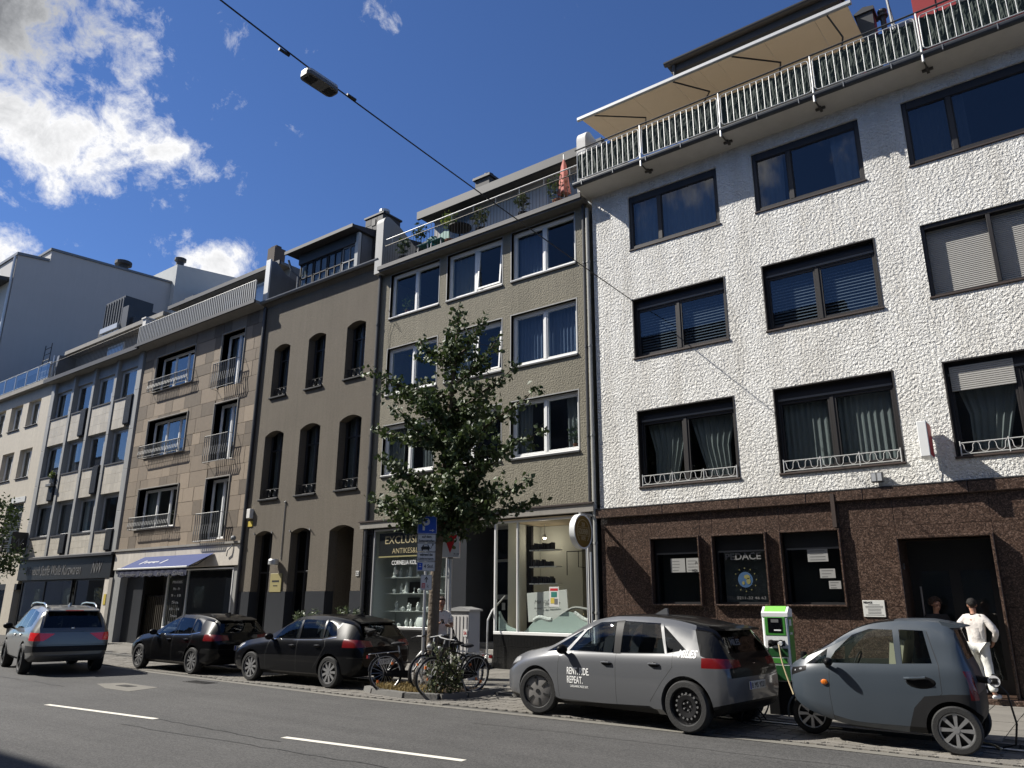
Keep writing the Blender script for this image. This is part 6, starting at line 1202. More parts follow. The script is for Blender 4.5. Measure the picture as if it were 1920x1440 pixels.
# ================================================================ bicycles
def bicycle(label,rear,front,lean,style,seed=0):
    """frame in local x (rear wheel at 0, front wheel at 1.08), leaning about its wheel line"""
    rear=Vector(rear); front=Vector(front); d=front-rear; rz=math.atan2(d.y,d.x)
    b=thing('bicycle',label,'bicycle',rear,rz,local=True); b.rotation_euler=(R(lean),0,rz); r=.34; wbse=1.08
    for k,x in enumerate((0,wbse)):
        mb=MB(); mb.tube([(x+r*math.cos(t),0,r+r*math.sin(t)) for t in [2*math.pi*i/36 for i in range(37)]],.019,7,False); w=mb.build('wheel','rubber',b)
        mb=MB(); mb.tube([(x+(r-.03)*math.cos(t),0,r+(r-.03)*math.sin(t)) for t in [2*math.pi*i/36 for i in range(37)]],.009,6,False); mb.build('rim','galv',w)
        mb=MB()
        for i in range(18): t=2*math.pi*i/18; mb.tube([(x,.02*(-1)**i,r),(x+(r-.03)*math.cos(t),0,r+(r-.03)*math.sin(t))],.0028,3)
        struct(mb.build('spoke','galv',w),'stuff'); MB().lathe([(.03,-.05),(.03,.05)],(x,0,r),'y',10).build('hub','alloy_dark',w)
        mb=MB(); vs=[(x+(r+.028)*math.cos(t),y_,r+(r+.028)*math.sin(t)) for t in [R(a) for a in (range(-10,186,14) if k==0 else range(-25,140,14))] for y_ in (-.025,.025)]
        mb.add(vs,[(2*i,2*i+1,2*i+3,2*i+2) for i in range(len(vs)//2-1)]); mb.build('mudguard','plastic_black',b)
        mb=MB(); mb.box(x+.13,x+.17,-.012,.012,r+.15,r+.2); mb.box(x-.18,x-.14,-.012,.012,r-.18,r-.13); mb.build('spoke_reflector','reflector',w)
    mb=MB(); bb=(.43,0,.29); st=(.30,0,.72); hd=(.86,0,.86); hl=(.89,0,.70)
    if style=='low': mb.tube([bb,(.6,0,.36),(.8,0,.6),hl],.02,8); mb.tube([(.36,0,.52),(.62,0,.52),(.83,0,.76)],.016,8)
    else: mb.tube([bb,hl],.02,8); mb.tube([(.31,0,.7),hd],.017,8)
    mb.tube([bb,st],.018,8); mb.tube([(.84,0,.93),(.9,0,.66)],.022,8)
    for s in (-1,1): mb.tube([(0,s*.06,r),(.43,s*.03,.29)],.01,6); mb.tube([(0,s*.06,r),(.33,s*.025,.66)],.008,6); mb.tube([(.9,s*.045,.66),(.98,s*.05,.5),(1.08,s*.05,r)],.012,6)
    mb.build('frame','iron_black',b); MB().tube([(.30,0,.7),(.265,0,.86)],.013,7).build('seat_post','galv',b)
    mb=MB(); mb.ell((.25,0,.885),(.14,.085,.04),14,8); mb.ell((.36,0,.89),(.08,.03,.028),10,6); mb.build('saddle','seat_dark',b,True)
    mb=MB(); mb.tube([(.85,0,.92),(.83,0,1.02)],.014,7); mb.tube([(.68,-.3,1.0),(.80,-.24,1.04),(.85,-.1,1.03),(.85,.1,1.03),(.80,.24,1.04),(.68,.3,1.0)],.012,7); mb.build('handlebar','galv',b)
    for s in (-1,1): MB().tube([(.77,s*.262,1.03),(.67,s*.302,.998)],.018,7).build('grip','rubber',b)
    mb=MB(); mb.tube([(-.34,-.06,.70),(.26,-.06,.74)],.007,5); mb.tube([(-.34,.06,.70),(.26,.06,.74)],.007,5)
    for x in (-.34,-.15,.05): mb.tube([(x,-.06,.70+.04*(x+.34)),(x,.06,.70+.04*(x+.34))],.006,5)
    mb.tube([(0,-.065,r),(-.2,-.06,.70)],.006,5); mb.tube([(0,.065,r),(-.2,.06,.70)],.006,5); mb.build('carrier','galv',b)
    mb=MB(); mb.prism([(-.05,.28),(.46,.22),(.54,.28),(.46,.37),(-.05,.39)],-.06,-.035,'y'); mb.build('chain_guard','plastic_black',b)
    mb=MB(); mb.tube([(.43,-.05,.29),(.49,-.07,.14)],.01,5); mb.tube([(.43,.05,.29),(.37,.07,.44)],.01,5); mb.box(.45,.54,-.15,-.07,.125,.145); mb.box(.32,.42,.07,.15,.43,.45); mb.build('pedal','alloy_dark',b)
    MB().box(-.39,-.35,-.04,.04,.62,.68).build('rear_lamp','lamp_red',b); mb=MB(); mb.lathe([(.05,0),(.055,.03),(.02,.08)],(.93,0,.84),'x',12); mb.build('head_lamp','galv',b)
    MB().tube([(.36,.03,.27),(.3,.16,.02)],.01,5).build('kickstand','galv',b)
    if style!='low' : 
        vs=[(r*1.02*math.cos(t),y_,r+r*1.02*math.sin(t)) for t in [R(a) for a in range(40,170,13)] for y_ in (-.045,)]+[(.06*math.cos(R(100)),-.045,r)]
        MB().add(vs,[tuple(range(len(vs)))]).build('coat_guard','plastic_black',b)
    return b
bicycle('black city bicycle with orange reflectors at the left end of the tree pit',(-11.72,11.33,.06),(-11.3,12.32,.06),-6,'low')
bicycle('black bicycle with dark coat guard at the right end of the tree pit',(-10.3,12.35,.06),(-10.5,11.29,.06),-7,'high')
bicycle('bicycle squeezed between the sign post and the right-hand bicycle',(-10.72,12.75,.06),(-11.0,11.7,.06),7,'high')
# dark bicycle stand hoop
mb=MB(); mb.tube([(-11.75,12.15,.05),(-11.75,12.15,.6),(-11.6,12.25,.8),(-11.4,12.4,.8),(-11.3,12.5,.6),(-11.3,12.5,.05)],.025,8); one(mb,'bicycle_stand','galv','grey hoop stand behind the left-hand bicycle','bicycle stand',smooth=60)
# ================================================================ vehicles
# local frame: x from nose (0) to tail (L), near side -y, all vehicles here face -x
def interp(keys,x):
    """keys [(x,(params))]; Catmull-Rom style smooth interpolation"""
    n=len(keys)
    if x<=keys[0][0]: return keys[0][1]
    if x>=keys[-1][0]: return keys[-1][1]
    for i in range(n-1):
        if keys[i][0]<=x<=keys[i+1][0]:
            x0,x1=keys[i][0],keys[i+1][0]; t=(x-x0)/(x1-x0); out=[]
            for k in range(len(keys[i][1])):
                p0,p1=keys[i][1][k],keys[i+1][1][k]; dx=x1-x0
                def sl(a,b): return (keys[b][1][k]-keys[a][1][k])/max(1e-6,keys[b][0]-keys[a][0])
                m0=sl(i-1,i+1) if i>0 else sl(i,i+1); m1=sl(i,i+2) if i<n-2 else sl(i,i+1); s=sl(i,i+1)
                if i>0 and sl(i-1,i)*s<=0: m0=0
                if i<n-2 and s*sl(i+1,i+2)<=0: m1=0
                lim=3*abs(s); m0=max(-lim,min(lim,m0)); m1=max(-lim,min(lim,m1))
                h=t*t; c=h*t; out.append((2*c-3*h+1)*p0+(c-2*h+t)*m0*dx+(-2*c+3*h)*p1+(c-h)*m1*dx)
            return out
def ring(z0,zb,zt,wl,wr,inset=0):
    """half section from bottom centre up to roof centre"""
    s=max(.15,min(1,(zt-zb)/.35)); wl-=inset; wr-=inset; zt-=inset; g=zt-zb
    return [(0,z0),(.6*wl,z0),(.88*wl,z0+.015),(.965*wl,z0+.09),(.99*wl,z0+.24*(zb-z0)+.04),(1.0*wl,z0+.58*(zb-z0)),(.993*wl,zb-.16*(zb-z0)),(.972*wl,zb-.03),(.945*wl,zb+.012*s),
            (.945*wl+(wr-.945*wl)*.42+.012*s,zb+g*.42),(.945*wl+(wr-.945*wl)*.8+.012*s,zb+g*.76),(wr,zt-.075*s),(.93*wr,zt-.034*s),(.72*wr,zt-.012*s),(0,zt)]
def hull(keys,step=.09,inset=0,xr=None,floor=None):
    x0,x1=(keys[0][0],keys[-1][0]) if not xr else xr
    xs=[]; x=x0
    ks=sorted({x0,x1}|{k[0] for k in keys if x0<k[0]<x1})
    for a,b in zip(ks,ks[1:]):
        n=max(1,int(math.ceil((b-a)/step))); xs+=[a+(b-a)*i/n for i in range(n)]
    xs.append(x1); mb=MB(); m=None
    for x in xs:
        p=interp(keys,x); h=ring(*p,inset)
        if floor is not None: h=[(y,max(z,floor)) for y,z in h]; h=[(y,z+i*1e-4) for i,(y,z) in enumerate(h)]
        r=[(-y,z) for y,z in h]+[(y,z) for y,z in h[-2:0:-1]]; m=len(r)
        mb.v+=[(x,y,z) for y,z in r]
    n=len(xs)
    for i in range(n-1):
        for k in range(m): mb.f.append((i*m+k,i*m+(k+1)%m,(i+1)*m+(k+1)%m,(i+1)*m+k))
    h=len(ring(*keys[0][1]))
    for base,rev in ((0,False),((n-1)*m,True)):
        # close the ends with quads across the section
        for k in range(h-1):
            a,b=base+k,base+k+1; c,d=base+(m-k)%m,base+(m-k-1)%m
            f=[a,b,d] if k==0 else ([a,b,c] if k==h-2 else [a,b,d,c])
            mb.f.append(tuple(f if not rev else f[::-1]))
    return mb
def tmpobj(mb,name='t'):
    o=bpy.data.objects.new(name,mb.mesh(name,None)); COL.objects.link(o); return o
def booled(base,ops):
    """base object, ops [(op, cutter object)] -> new mesh"""
    for op,c in ops:
        md=base.modifiers.new('b','BOOLEAN'); md.operation=op; md.object=c; md.solver='MANIFOLD'
    me=bpy.data.meshes.new_from_object(base.evaluated_get(bpy.context.evaluated_depsgraph_get())); base.modifiers.clear(); return me
def overlap(a,b):
    A=[v.co for v in a.data.vertices]; B=[v.co for v in b.data.vertices]
    return all(min(p[k] for p in A)<max(p[k] for p in B) and min(p[k] for p in B)<max(p[k] for p in A) for k in range(3))
def halves(me):
    """near-side and far-side pieces as separate meshes, when nothing crosses the centre line"""
    ys=[v.co.y for v in me.vertices]
    if not ys or min(ys)>-.02 or max(ys)<.02 or any(abs(y)<.05 for y in ys): return [me]
    for p in me.polygons:
        q=[me.vertices[i].co.y for i in p.vertices]
        if min(q)<0<max(q): return [me]
    out=[]
    for s in (-1,1):
        bm=bmesh.new(); bm.from_mesh(me); bmesh.ops.delete(bm,geom=[v for v in bm.verts if v.co.y*s<0],context='VERTS'); c=bpy.data.meshes.new('piece'); bm.to_mesh(c); bm.free(); out.append(c)
    return out
def finish(me,m,ang=32):
    me.materials.clear(); me.materials.append(M[m]); bm=bmesh.new(); bm.from_mesh(me); bmesh.ops.remove_doubles(bm,verts=bm.verts,dist=.0004); bmesh.ops.recalc_face_normals(bm,faces=bm.faces); bm.to_mesh(me); bm.free()
    me.shade_smooth(); me.set_sharp_from_angle(angle=R(ang)); return me
def wheel(parent,x,y,r,style,w=.2,steer=0,side=-1):
    """tyre with its rim; side -1: outer face towards -y"""
    t=MB(); t.lathe([(r*.70,-w*.42),(r*.74,-w*.5),(r*.93,-w*.5),(r*.985,-w*.4),(r,-w*.2),(r,w*.2),(r*.985,w*.4),(r*.93,w*.5),(r*.74,w*.5),(r*.70,w*.42),(r*.70,-w*.42)],(0,0,0),'y',40,False)
    o=put(t.mesh('tyre','rubber',smooth=35),'wheel',parent,(x,y,r)); o.rotation_euler=(0,0,steer+(math.pi if side>0 else 0))
    R_=r*.715; d=MB(); f=-w*.34
    if style=='aero':     # closed disc with slots
        d.lathe([(.001,f-.012),(R_*.18,f-.014),(R_*.9,f-.004),(R_,f+.01),(R_,f+.05)],(0,0,0),'y',40,False); put(d.mesh('rim','hub_cover',smooth=30),'rim',o)
        s=MB()
        for i in range(6):
            k=len(s.v); s.prism([(R_*.42,-.012*1.0),(R_*.88,-.03),(R_*.9,.012),(R_*.42,.012)],f-.0175,f+.01,'y'); s.xf(Matrix.Rotation(i*math.pi/3+.3,4,'Y'),k)
        put(s.mesh('slot','ink_black'),'slot',o)
        c=MB(); c.lathe([(.001,f-.022),(R_*.14,f-.022),(R_*.15,f-.01)],(0,0,0),'y',20); put(c.mesh('hub','plastic_dark'),'hub_cap',o); return o
    if style=='steel':
        d.lathe([(.001,f+.05),(R_*.3,f+.045),(R_*.36,f+.01),(R_*.6,f+.0),(R_*.72,f+.03),(R_*.9,f+.035),(R_*.97,f-.005),(R_,f+.005),(R_,f+.08)],(0,0,0),'y',40,False); put(d.mesh('rim','steel_black',smooth=30),'rim',o)
        s=MB()
        for i in range(16): a=i*math.pi/8; s.lathe([(.016,f-.001),(.016,f+.012)],(R_*.68*math.cos(a),0,R_*.68*math.sin(a)),'y',8)
        struct(put(s.mesh('vent_hole','plastic_grey'),'vent_hole',o),'stuff'); s=MB()
        for i in range(5): a=i*math.pi*.4; s.lathe([(.011,f-.004),(.011,f+.05)],(R_*.22*math.cos(a),0,R_*.22*math.sin(a)),'y',8)
        put(s.mesh('wheel_bolt','alloy'),'wheel_bolt',o); return o
    d.lathe([(.001,f+.11),(R_*.96,f+.11),(R_*.98,f-.0),(R_,f+.005),(R_,f+.12)],(0,0,0),'y',40,False); put(d.mesh('rim','alloy_dark' if style!='ten' else 'alloy_dark',smooth=30),'rim',o)
    s=MB(); n,wd,tp={'ten':(10,.1,.16),'nine':(9,.13,.2),'five':(5,.16,.26),'eight':(8,.1,.2)}[style]
    for i in range(n):
        k=len(s.v); s.prism([(R_*.12,-R_*wd*.7),(R_*.95,-R_*tp*.62),(R_*.98,-R_*tp*.3),(R_*.98,R_*tp*.3),(R_*.95,R_*tp*.62),(R_*.12,R_*wd*.7)] if style!='ten' else [(R_*.12,-R_*.05),(R_*.97,-R_*.13),(R_*.97,R_*.13),(R_*.12,R_*.05)],f-.008,f+.03,'y'); s.xf(Matrix.Rotation(i*2*math.pi/n,4,'Y'),k)
    s.lathe([(R_*.9,f-.004),(R_*.99,f-.008),(R_*.99,f+.02)],(0,0,0),'y',40,False); s.lathe([(.001,f-.014),(R_*.16,f-.014),(R_*.18,f+.02)],(0,0,0),'y',20)
    put(s.mesh('spoke','alloy' if style!='five' else 'alloy_dark'),'spoke_set',o); return o
def vehicle(name,label,loc,rz,keys,paint,wheels,cuts,cavity,seats=None,seatm='seat_dark',arch=.055,archy=.30,step=.09,steer=0,cat='car',lining='dash',ang=32):
    """cuts: (part name, kind, polygon, range, material); kind 'side' = (x,z) polygon through both flanks, 'left' near flank only, 'end' = (y,z) polygon over x range, 'top' = (x,y) polygon over z range, 'seam' = thin side polygon"""
    root=thing(name,label,cat,loc,rz,local=True)
    base=tmpobj(hull(keys,step)); temps=[base]; ops=[]; pieces=[]
    if cavity:
        inn=tmpobj(hull(keys,step,.035,(cavity[0],cavity[1]),cavity[2])); temps.append(inn)
    for (x,y,r,st,w,cutit) in wheels:
        if not cutit: continue
        for s in (-1,1):
            c=MB().lathe([(r+arch,0),(r+arch,1.0)],(x,(-1.4 if s<0 else 1.4-1.0)+ (1.4-abs(y)-archy+.0-0 if False else 0),r),'y',36)
            yy=abs(y); lo,hi=(yy-archy,yy+.5)
            c=MB().lathe([(r+arch,lo if s>0 else -hi),(r+arch,hi if s>0 else -lo)],(x,0,r),'y',36)
            o=tmpobj(c); temps.append(o); ops.append(('DIFFERENCE',o))
    prs=[]
    for cdef in cuts:
        nm,kind,poly,rng,m=cdef; mb=MB()
        if kind=='side': mb.prism(poly,-2,2,'y')
        elif kind=='left': mb.prism(poly,-2,rng,'y')
        elif kind=='both':
            mb.prism(poly,-2,-rng,'y'); mb.prism(poly,rng,2,'y')
        elif kind=='end': mb.prism(poly,rng[0],rng[1],'x')
        elif kind=='top': mb.prism(poly,rng[0],rng[1],'z')
        o=tmpobj(mb); temps.append(o); prs.append((nm,m,o))
    cav=[('DIFFERENCE',inn)] if cavity else []
    me=booled(base,[('DIFFERENCE',o) for _,_,o in prs]+cav+ops); body=put(finish(me,paint,ang),'body',root)
    done=[]
    for nm,m,o in prs:
        # earlier pieces win where cutters overlap
        pm=booled(base,[('INTERSECT',o)]+[('DIFFERENCE',q) for q in done[-6:] if overlap(o,q)]+cav+[q for q in ops if overlap(o,q[1])]); done.append(o)
        for sub in halves(pm):
            if len(sub.polygons): put(finish(sub,m,ang),nm,body if nm in ('pane','seam','trim') else root)
    for o in temps: 
        d=o.data; bpy.data.objects.remove(o); bpy.data.meshes.remove(d)
    for (x,y,r,st,w,cutit) in wheels:
        if y==0: wheel(root,x,0,r,st,w,steer); continue
        wheel(root,x,-abs(y)+w/2,r,st,w,steer if cutit==2 else 0,-1); wheel(root,x,abs(y)-w/2,r,st,w,steer if cutit==2 else 0,1)
    if cavity:
        MB().box(cavity[0]+.1,cavity[1]-.12,-cavity[3],cavity[3],cavity[2]-.02,cavity[2]+.012).build('cabin_floor',lining,root)
        if seats:
            for (sx,sy,rec) in seats:
                mb=MB(); z=cavity[2]; w_=.23
                mb.prism([(sx,z),(sx+.14,z),(sx+.14+rec,z+.44),(sx+.07+rec,z+.47),(sx+rec*.8-.02,z+.42)],sy-w_,sy+w_,'y'); mb.prism([(sx+.06+rec,z+.44),(sx+.15+rec,z+.44),(sx+.17+rec,z+.62),(sx+.1+rec,z+.64)],sy-.13,sy+.13,'y'); mb.build('seat',seatm,root)
    return root,body
def plate(root,text,x,y,z,w=.5,h=.11,m='plate_white',lean=0):
    o=MB().bbox(-w/2,w/2,-.006,.006,-h/2,h/2,.003).mesh('number_plate',m); p=put(o,'number_plate',root,(x,y,z)); p.rotation_euler=(lean,0,R(90))
    b=MB().box(-w/2+.004,-w/2+.045,-.0075,-.0062,-h/2+.006,h/2-.006).mesh('plate_band','plate_blue'); put(b,'plate_band',p)
    t=txt(text,w-.09,h*.66,.001); t.materials.clear(); t.materials.append(M['ink_black']); put(t,'lettering',p,(.02,-.008,0)); return p
def mirror(root,x,y,z,m='plastic_black',s=1.0):
    mb=MB(); mb.ell((x,y,z),(.075*s,.11*s,.075*s),12,8); k=len(mb.v); mb.tube([(x-.01,y+.06,z-.03),(x-.06,y+.16,z-.07)],.025,6); mb.build('side_mirror',m,root,True)
def strip_decal(root,text,x,z,yfun,m,w,h,shear=0,bold=0,far=False):
    """lettering wrapped on the near flank"""
    me=txt(text,w,h,.0015,shear,bold); me.materials.clear(); me.materials.append(M[m])
    for v in me.vertices:
        X,Z=v.co.x+x,v.co.z+z; v.co=(X,yfun(X,Z)-.004+v.co.y,Z)
    put(me,'lettering',root)
def flank(keys):
    def f(x,z):
        h=ring(*interp(keys,x))
        for a,b in zip(h[3:12],h[4:13]):
            if a[1]<=z<=b[1]: t=(z-a[1])/max(1e-6,b[1]-a[1]); return -(a[0]+(b[0]-a[0])*t)
        return -h[5][0]
    return f
def handle(root,x,z,yf,m='plastic_black'):
    y=yf(x,z); mb=MB(); mb.ell((x,y-.005,z-.01),(.1,.012,.035),12,6); mb.build('door_recess','plastic_black',root); mb=MB(); mb.tube([(x-.09,y-.012,z),(x-.06,y-.035,z+.004),(x+.06,y-.035,z+.004),(x+.09,y-.012,z)],.012,6); mb.build('door_handle',m,root)
def seam(pts,w=.007):
    """thin closed polygon following a polyline in (x,z)"""
    a=[];b=[]
    for i,p in enumerate(pts):
        q=pts[min(i+1,len(pts)-1)]; o=pts[max(i-1,0)]; d=Vector((q[0]-o[0],q[1]-o[1])); d.normalize(); n=Vector((-d.y,d.x))*w/2
        a.append((p[0]+n.x,p[1]+n.y)); b.append((p[0]-n.x,p[1]-n.y))
    return a+b[::-1]
# ---- grey electric hatchback of a car-sharing firm
K=[(0,(.34,.56,.66,.5,.4)),(.05,(.27,.62,.76,.68,.52)),(.18,(.22,.70,.85,.80,.62)),(.45,(.19,.80,.95,.875,.70)),(.8,(.18,.88,1.02,.90,.74)),(1.05,(.18,.92,1.08,.905,.72)),(1.5,(.18,.95,1.335,.905,.66)),(1.85,(.18,.965,1.49,.905,.635)),(2.3,(.18,.975,1.565,.905,.63)),(2.8,(.18,.985,1.568,.905,.625)),(3.3,(.18,1.0,1.53,.905,.61)),(3.7,(.19,1.015,1.465,.90,.59)),(3.92,(.21,1.02,1.415,.885,.575)),(4.03,(.24,1.0,1.33,.865,.58)),(4.14,(.28,.93,1.12,.84,.64)),(4.22,(.34,.84,.98,.80,.66)),(4.26,(.40,.76,.86,.72,.60))]
yf=flank(K)
cuts=[('pane','both',[(1.5,1.0),(2.38,1.0),(2.34,1.46),(2.02,1.44),(1.78,1.32)],.4,'glass_dark'),('pane','both',[(2.5,1.005),(3.28,1.03),(3.12,1.445),(2.48,1.47)],.4,'glass_dark'),('pane','both',[(3.32,1.035),(3.62,1.09),(3.18,1.42)],.4,'glass_dark'),('pane','both',[(1.02,.97),(1.42,1.0),(1.72,1.31),(1.68,1.31)],.4,'glass_dark'),
 ('trim','both',[(2.374,.993),(2.506,.993),(2.486,1.478),(2.334,1.468)],.4,'plastic_black'),
 ('windscreen','end',[(-.62,1.0),(.62,1.0),(.55,1.46),(-.55,1.46)],(.9,1.95),'glass_dark'),
 ('roof','top',[(1.75,-.575),(3.98,-.56),(3.98,.56),(1.75,.575)],(1.38,1.8),'paint_black'),
 ('rear_window','end',[(-.6,1.06),(.6,1.06),(.53,1.37),(-.53,1.37)],(3.85,4.4),'glass_tint'),
 ('tail_light','end',[(-.9,.86),(-.42,.88),(-.42,.97),(-.9,1.0)],(3.88,4.4),'lamp_red'),('tail_light','end',[(.9,.86),(.42,.88),(.42,.97),(.9,1.0)],(3.88,4.4),'lamp_red'),
 ('tailgate_panel','end',[(-.72,.74),(.72,.74),(.70,1.4),(-.70,1.4)],(4.0,4.4),'paint_black'),
 ('tailgate_panel','both',[(3.86,1.02),(4.3,.9),(4.1,1.36),(3.66,1.44)],.3,'paint_black'),
 ('head_light','both',[(.06,.70),(.42,.80),(.40,.86),(.12,.82)],.3,'lamp_clear'),('head_light_mask','both',[(.02,.60),(.2,.66),(.36,.76),(.06,.70)],.3,'plastic_black'),
 ('sill_trim','side',[(1.22,.0),(3.12,.0),(3.12,.25),(3.0,.30),(1.4,.24),(1.22,.30)],0,'plastic_black'),('rear_diffuser','side',[(3.85,0),(4.4,0),(4.4,.46),(4.0,.36)],0,'plastic_black'),('front_lip','side',[(-.2,0),(.5,0),(.42,.26),(-.2,.34)],0,'plastic_black'),
 ('seam','both',seam([(1.32,.3),(1.30,.62),(1.32,.95),(1.42,1.0)]),.35,'ink_black'),('seam','both',seam([(2.43,.27),(2.43,.99)]),.35,'ink_black'),('seam','both',seam([(3.02,.36),(3.22,.62),(3.42,.85),(3.42,1.04)]),.35,'ink_black')]
CAR,BD=vehicle('parked_car','grey electric hatchback lettered RENT. RIDE. REPEAT. parked at the charging post','' and 0 or (-8.48,11.84,.02),R(-5.5),K,'paint_grey',[(.84,.9,.345,'aero',.215,2),(3.61,.9,.345,'steel',.215,1)],cuts,(1.0,4.0,.78,.80),[(1.95,-.38,.16),(1.95,.38,.16),(2.95,-.4,.14),(2.95,.4,.14)],steer=R(14),ang=28)
mirror(CAR,1.48,-1.0,1.02); handle(CAR,2.27,.86,yf,'paint_grey'); handle(CAR,3.12,.88,yf,'paint_grey')
strip_decal(CAR,'RENT. RIDE.',1.72,.70,yf,'ink_white',.44,.105,bold=.012); strip_decal(CAR,'REPEAT.',1.655,.57,yf,'ink_white',.31,.105,bold=.012); strip_decal(CAR,'CARSHARING MADE EASY.',1.74,.475,yf,'ink_white',.36,.035); strip_decal(CAR,'MILES',3.66,1.04,yf,'ink_white',.3,.105,.2,.02)
plate(CAR,'B MS 9221',4.275,0,.62); mb=MB(); mb.lathe([(.055,0),(.06,.008),(.045,.01)],(0,0,0),'x',18,False); put(mb.mesh('emblem','chrome'),'emblem',CAR,(4.235,0,.86))
t=txt('MILES',.3,.09,.002,.2,.02); t.materials.clear(); t.materials.append(M['ink_grey']); o=put(t,'lettering',CAR,(4.11,-.28,1.2)); o.rotation_euler=(R(-24),0,R(90))
mb=MB(); mb.prism([(2.62,1.565),(2.86,1.565),(2.85,1.66),(2.82,1.66)],-.02,.02,'y'); mb.build('roof_fin','paint_grey',CAR); mb=MB(); mb.prism([(3.85,1.42),(4.1,1.385),(4.12,1.36),(3.9,1.36)],-.54,.54,'y'); mb.build('roof_spoiler','paint_black',CAR)
mb=MB(); mb.lathe([(.16,0),(.19,.01),(.16,.02)],(0,0,0),'x',20,False); mb.box(-.01,.03,-.02,.02,-.02,.14); o=put(mb.mesh('steering_wheel','dash'),'steering_wheel',CAR,(1.78,-.38,1.0)); o.rotation_euler=(0,R(25),0); MB().prism([(1.05,.9),(1.7,.98),(1.72,.8),(1.05,.8)],-.7,.7,'y').build('dashboard','dash',CAR)
# ---- dark hatchbacks
def hatch(name,label,loc,rz,L,H,W,wb,fo,paint,style,dark):
    sx=L/4.3; sz=H/1.45
    def q(x,z0,zb,zt,wl,wr): return (x*sx,(z0,zb*sz,zt*sz,wl*W/1.78,wr*W/1.78))
    K=[q(0,.32,.52,.62,.55,.45),q(.06,.25,.60,.70,.70,.56),q(.2,.21,.66,.78,.80,.66),q(.6,.19,.76,.88,.87,.74),q(1.1,.18,.83,.95,.885,.76),q(1.35,.18,.86,1.0,.89,.74),q(1.8,.18,.885,1.25,.89,.66),q(2.15,.18,.9,1.40,.89,.62),q(2.5,.18,.91,1.445,.89,.61),q(2.95,.18,.92,1.45,.89,.605),q(3.4,.19,.935,1.42,.885,.59),q(3.8,.2,.95,1.355,.87,.56),q(3.98,.22,.95,1.29,.85,.545),q(4.12,.26,.92,1.12,.83,.58),q(4.22,.32,.85,.97,.79,.62),q(4.3,.42,.74,.82,.68,.55)]
    f=flank(K); P_=lambda l:[(x*sx,z*sz) for x,z in l]
    cuts=[('pane','both',P_([(1.62,.935),(2.42,.95),(2.34,1.345),(2.1,1.31),(1.86,1.19)]),.4,'glass_dark'),('pane','both',P_([(2.48,.95),(3.2,.975),(3.12,1.325),(2.40,1.35)]),.4,'glass_dark'),('pane','both',P_([(3.24,.98),(3.62,1.03),(3.5,1.2),(3.3,1.3),(3.17,1.32)]),.4,'glass_dark'),
     ('windscreen','end',[(-.62,.98*sz),(.62,.98*sz),(.54,1.36*sz),(-.54,1.36*sz)],(1.2*sx,2.2*sx),'glass_dark'),('rear_window','end',[(-.58,1.0*sz),(.58,1.0*sz),(.5,1.3*sz),(-.5,1.3*sz)],(3.82*sx,4.5),'glass_tint'),
     ('tail_light','end',[(-.9,.80*sz),(-.4,.82*sz),(-.42,.93*sz),(-.9,.97*sz)],(3.86*sx,4.5),'lamp_red'),('tail_light','end',[(.9,.80*sz),(.4,.82*sz),(.42,.93*sz),(.9,.97*sz)],(3.86*sx,4.5),'lamp_red'),
     ('head_light','both',P_([(.08,.64),(.5,.76),(.52,.80),(.2,.765)]),.3,'lamp_clear'),('trim','both',P_(seam([(1.55,.915),(2.45,.925),(3.2,.945),(3.62,1.0)],.014)),.4,'chrome'),
     ('sill_trim','side',P_([(1.25,0),(3.1,0),(3.1,.24),(1.25,.24)]),0,'plastic_black'),('rear_diffuser','side',P_([(3.9,0),(4.5,0),(4.5,.42),(4.0,.34)]),0,'plastic_black'),
     ('seam','both',P_(seam([(1.42,.27),(1.40,.6),(1.5,.92)])),.35,'ink_black'),('seam','both',P_(seam([(2.45,.27),(2.45,.94)])),.35,'ink_black'),('seam','both',P_(seam([(3.0,.36),(3.2,.6),(3.35,.82),(3.3,.97)])),.35,'ink_black'),('seam','end',[(-.86,.60*sz),(.86,.60*sz),(.86,.607*sz),(-.86,.607*sz)],(4.0*sx,4.6),'ink_black')]
    yw=W/2*.99
    c,b=vehicle(name,label,loc,rz,K,paint,[(fo,yw,.315,style,.205,1),(fo+wb,yw,.315,style,.205,1)],cuts,(1.35*sx,4.0*sx,.76,.76),[(2.0,-.36,.15),(2.0,.36,.15),(2.95,-.38,.13),(2.95,.38,.13)],ang=28)
    mirror(c,1.6*sx,-W/2-.08,.97*sz); handle(c,2.3*sx,.80*sz,f,paint); handle(c,3.12*sx,.82*sz,f,paint)
    mb=MB(); mb.lathe([(.001,.006),(.045,.006),(.055,.003),(.055,0)],(0,0,0),'x',18); put(mb.mesh('emblem','chrome'),'emblem',c,(4.2*sx,0,.86*sz))
    mb=MB(); mb.prism([(3.35*sx,1.42*sz),(3.6*sx,1.40*sz),(3.58*sx,1.48*sz),(3.54*sx,1.48*sz)],-.02,.02,'y'); mb.build('roof_fin',paint,c)
    mb=MB(); mb.prism([(3.75*sx,1.365*sz),(4.02*sx,1.30*sz),(4.04*sx,1.27*sz),(3.82*sx,1.28*sz)],-.52,.52,'y'); mb.build('roof_spoiler',paint,c)
    mb=MB(); mb.lathe([(.16,0),(.185,.01),(.16,.02)],(0,0,0),'x',20,False); o=put(mb.mesh('steering_wheel','dash'),'steering_wheel',c,(1.85*sx,-.36,.95)); o.rotation_euler=(0,R(25),0); MB().prism([(1.4*sx,.86),(1.78*sx,.93),(1.78*sx,.78),(1.4*sx,.78)],-.66,.66,'y').build('dashboard','dash',c)
    return c
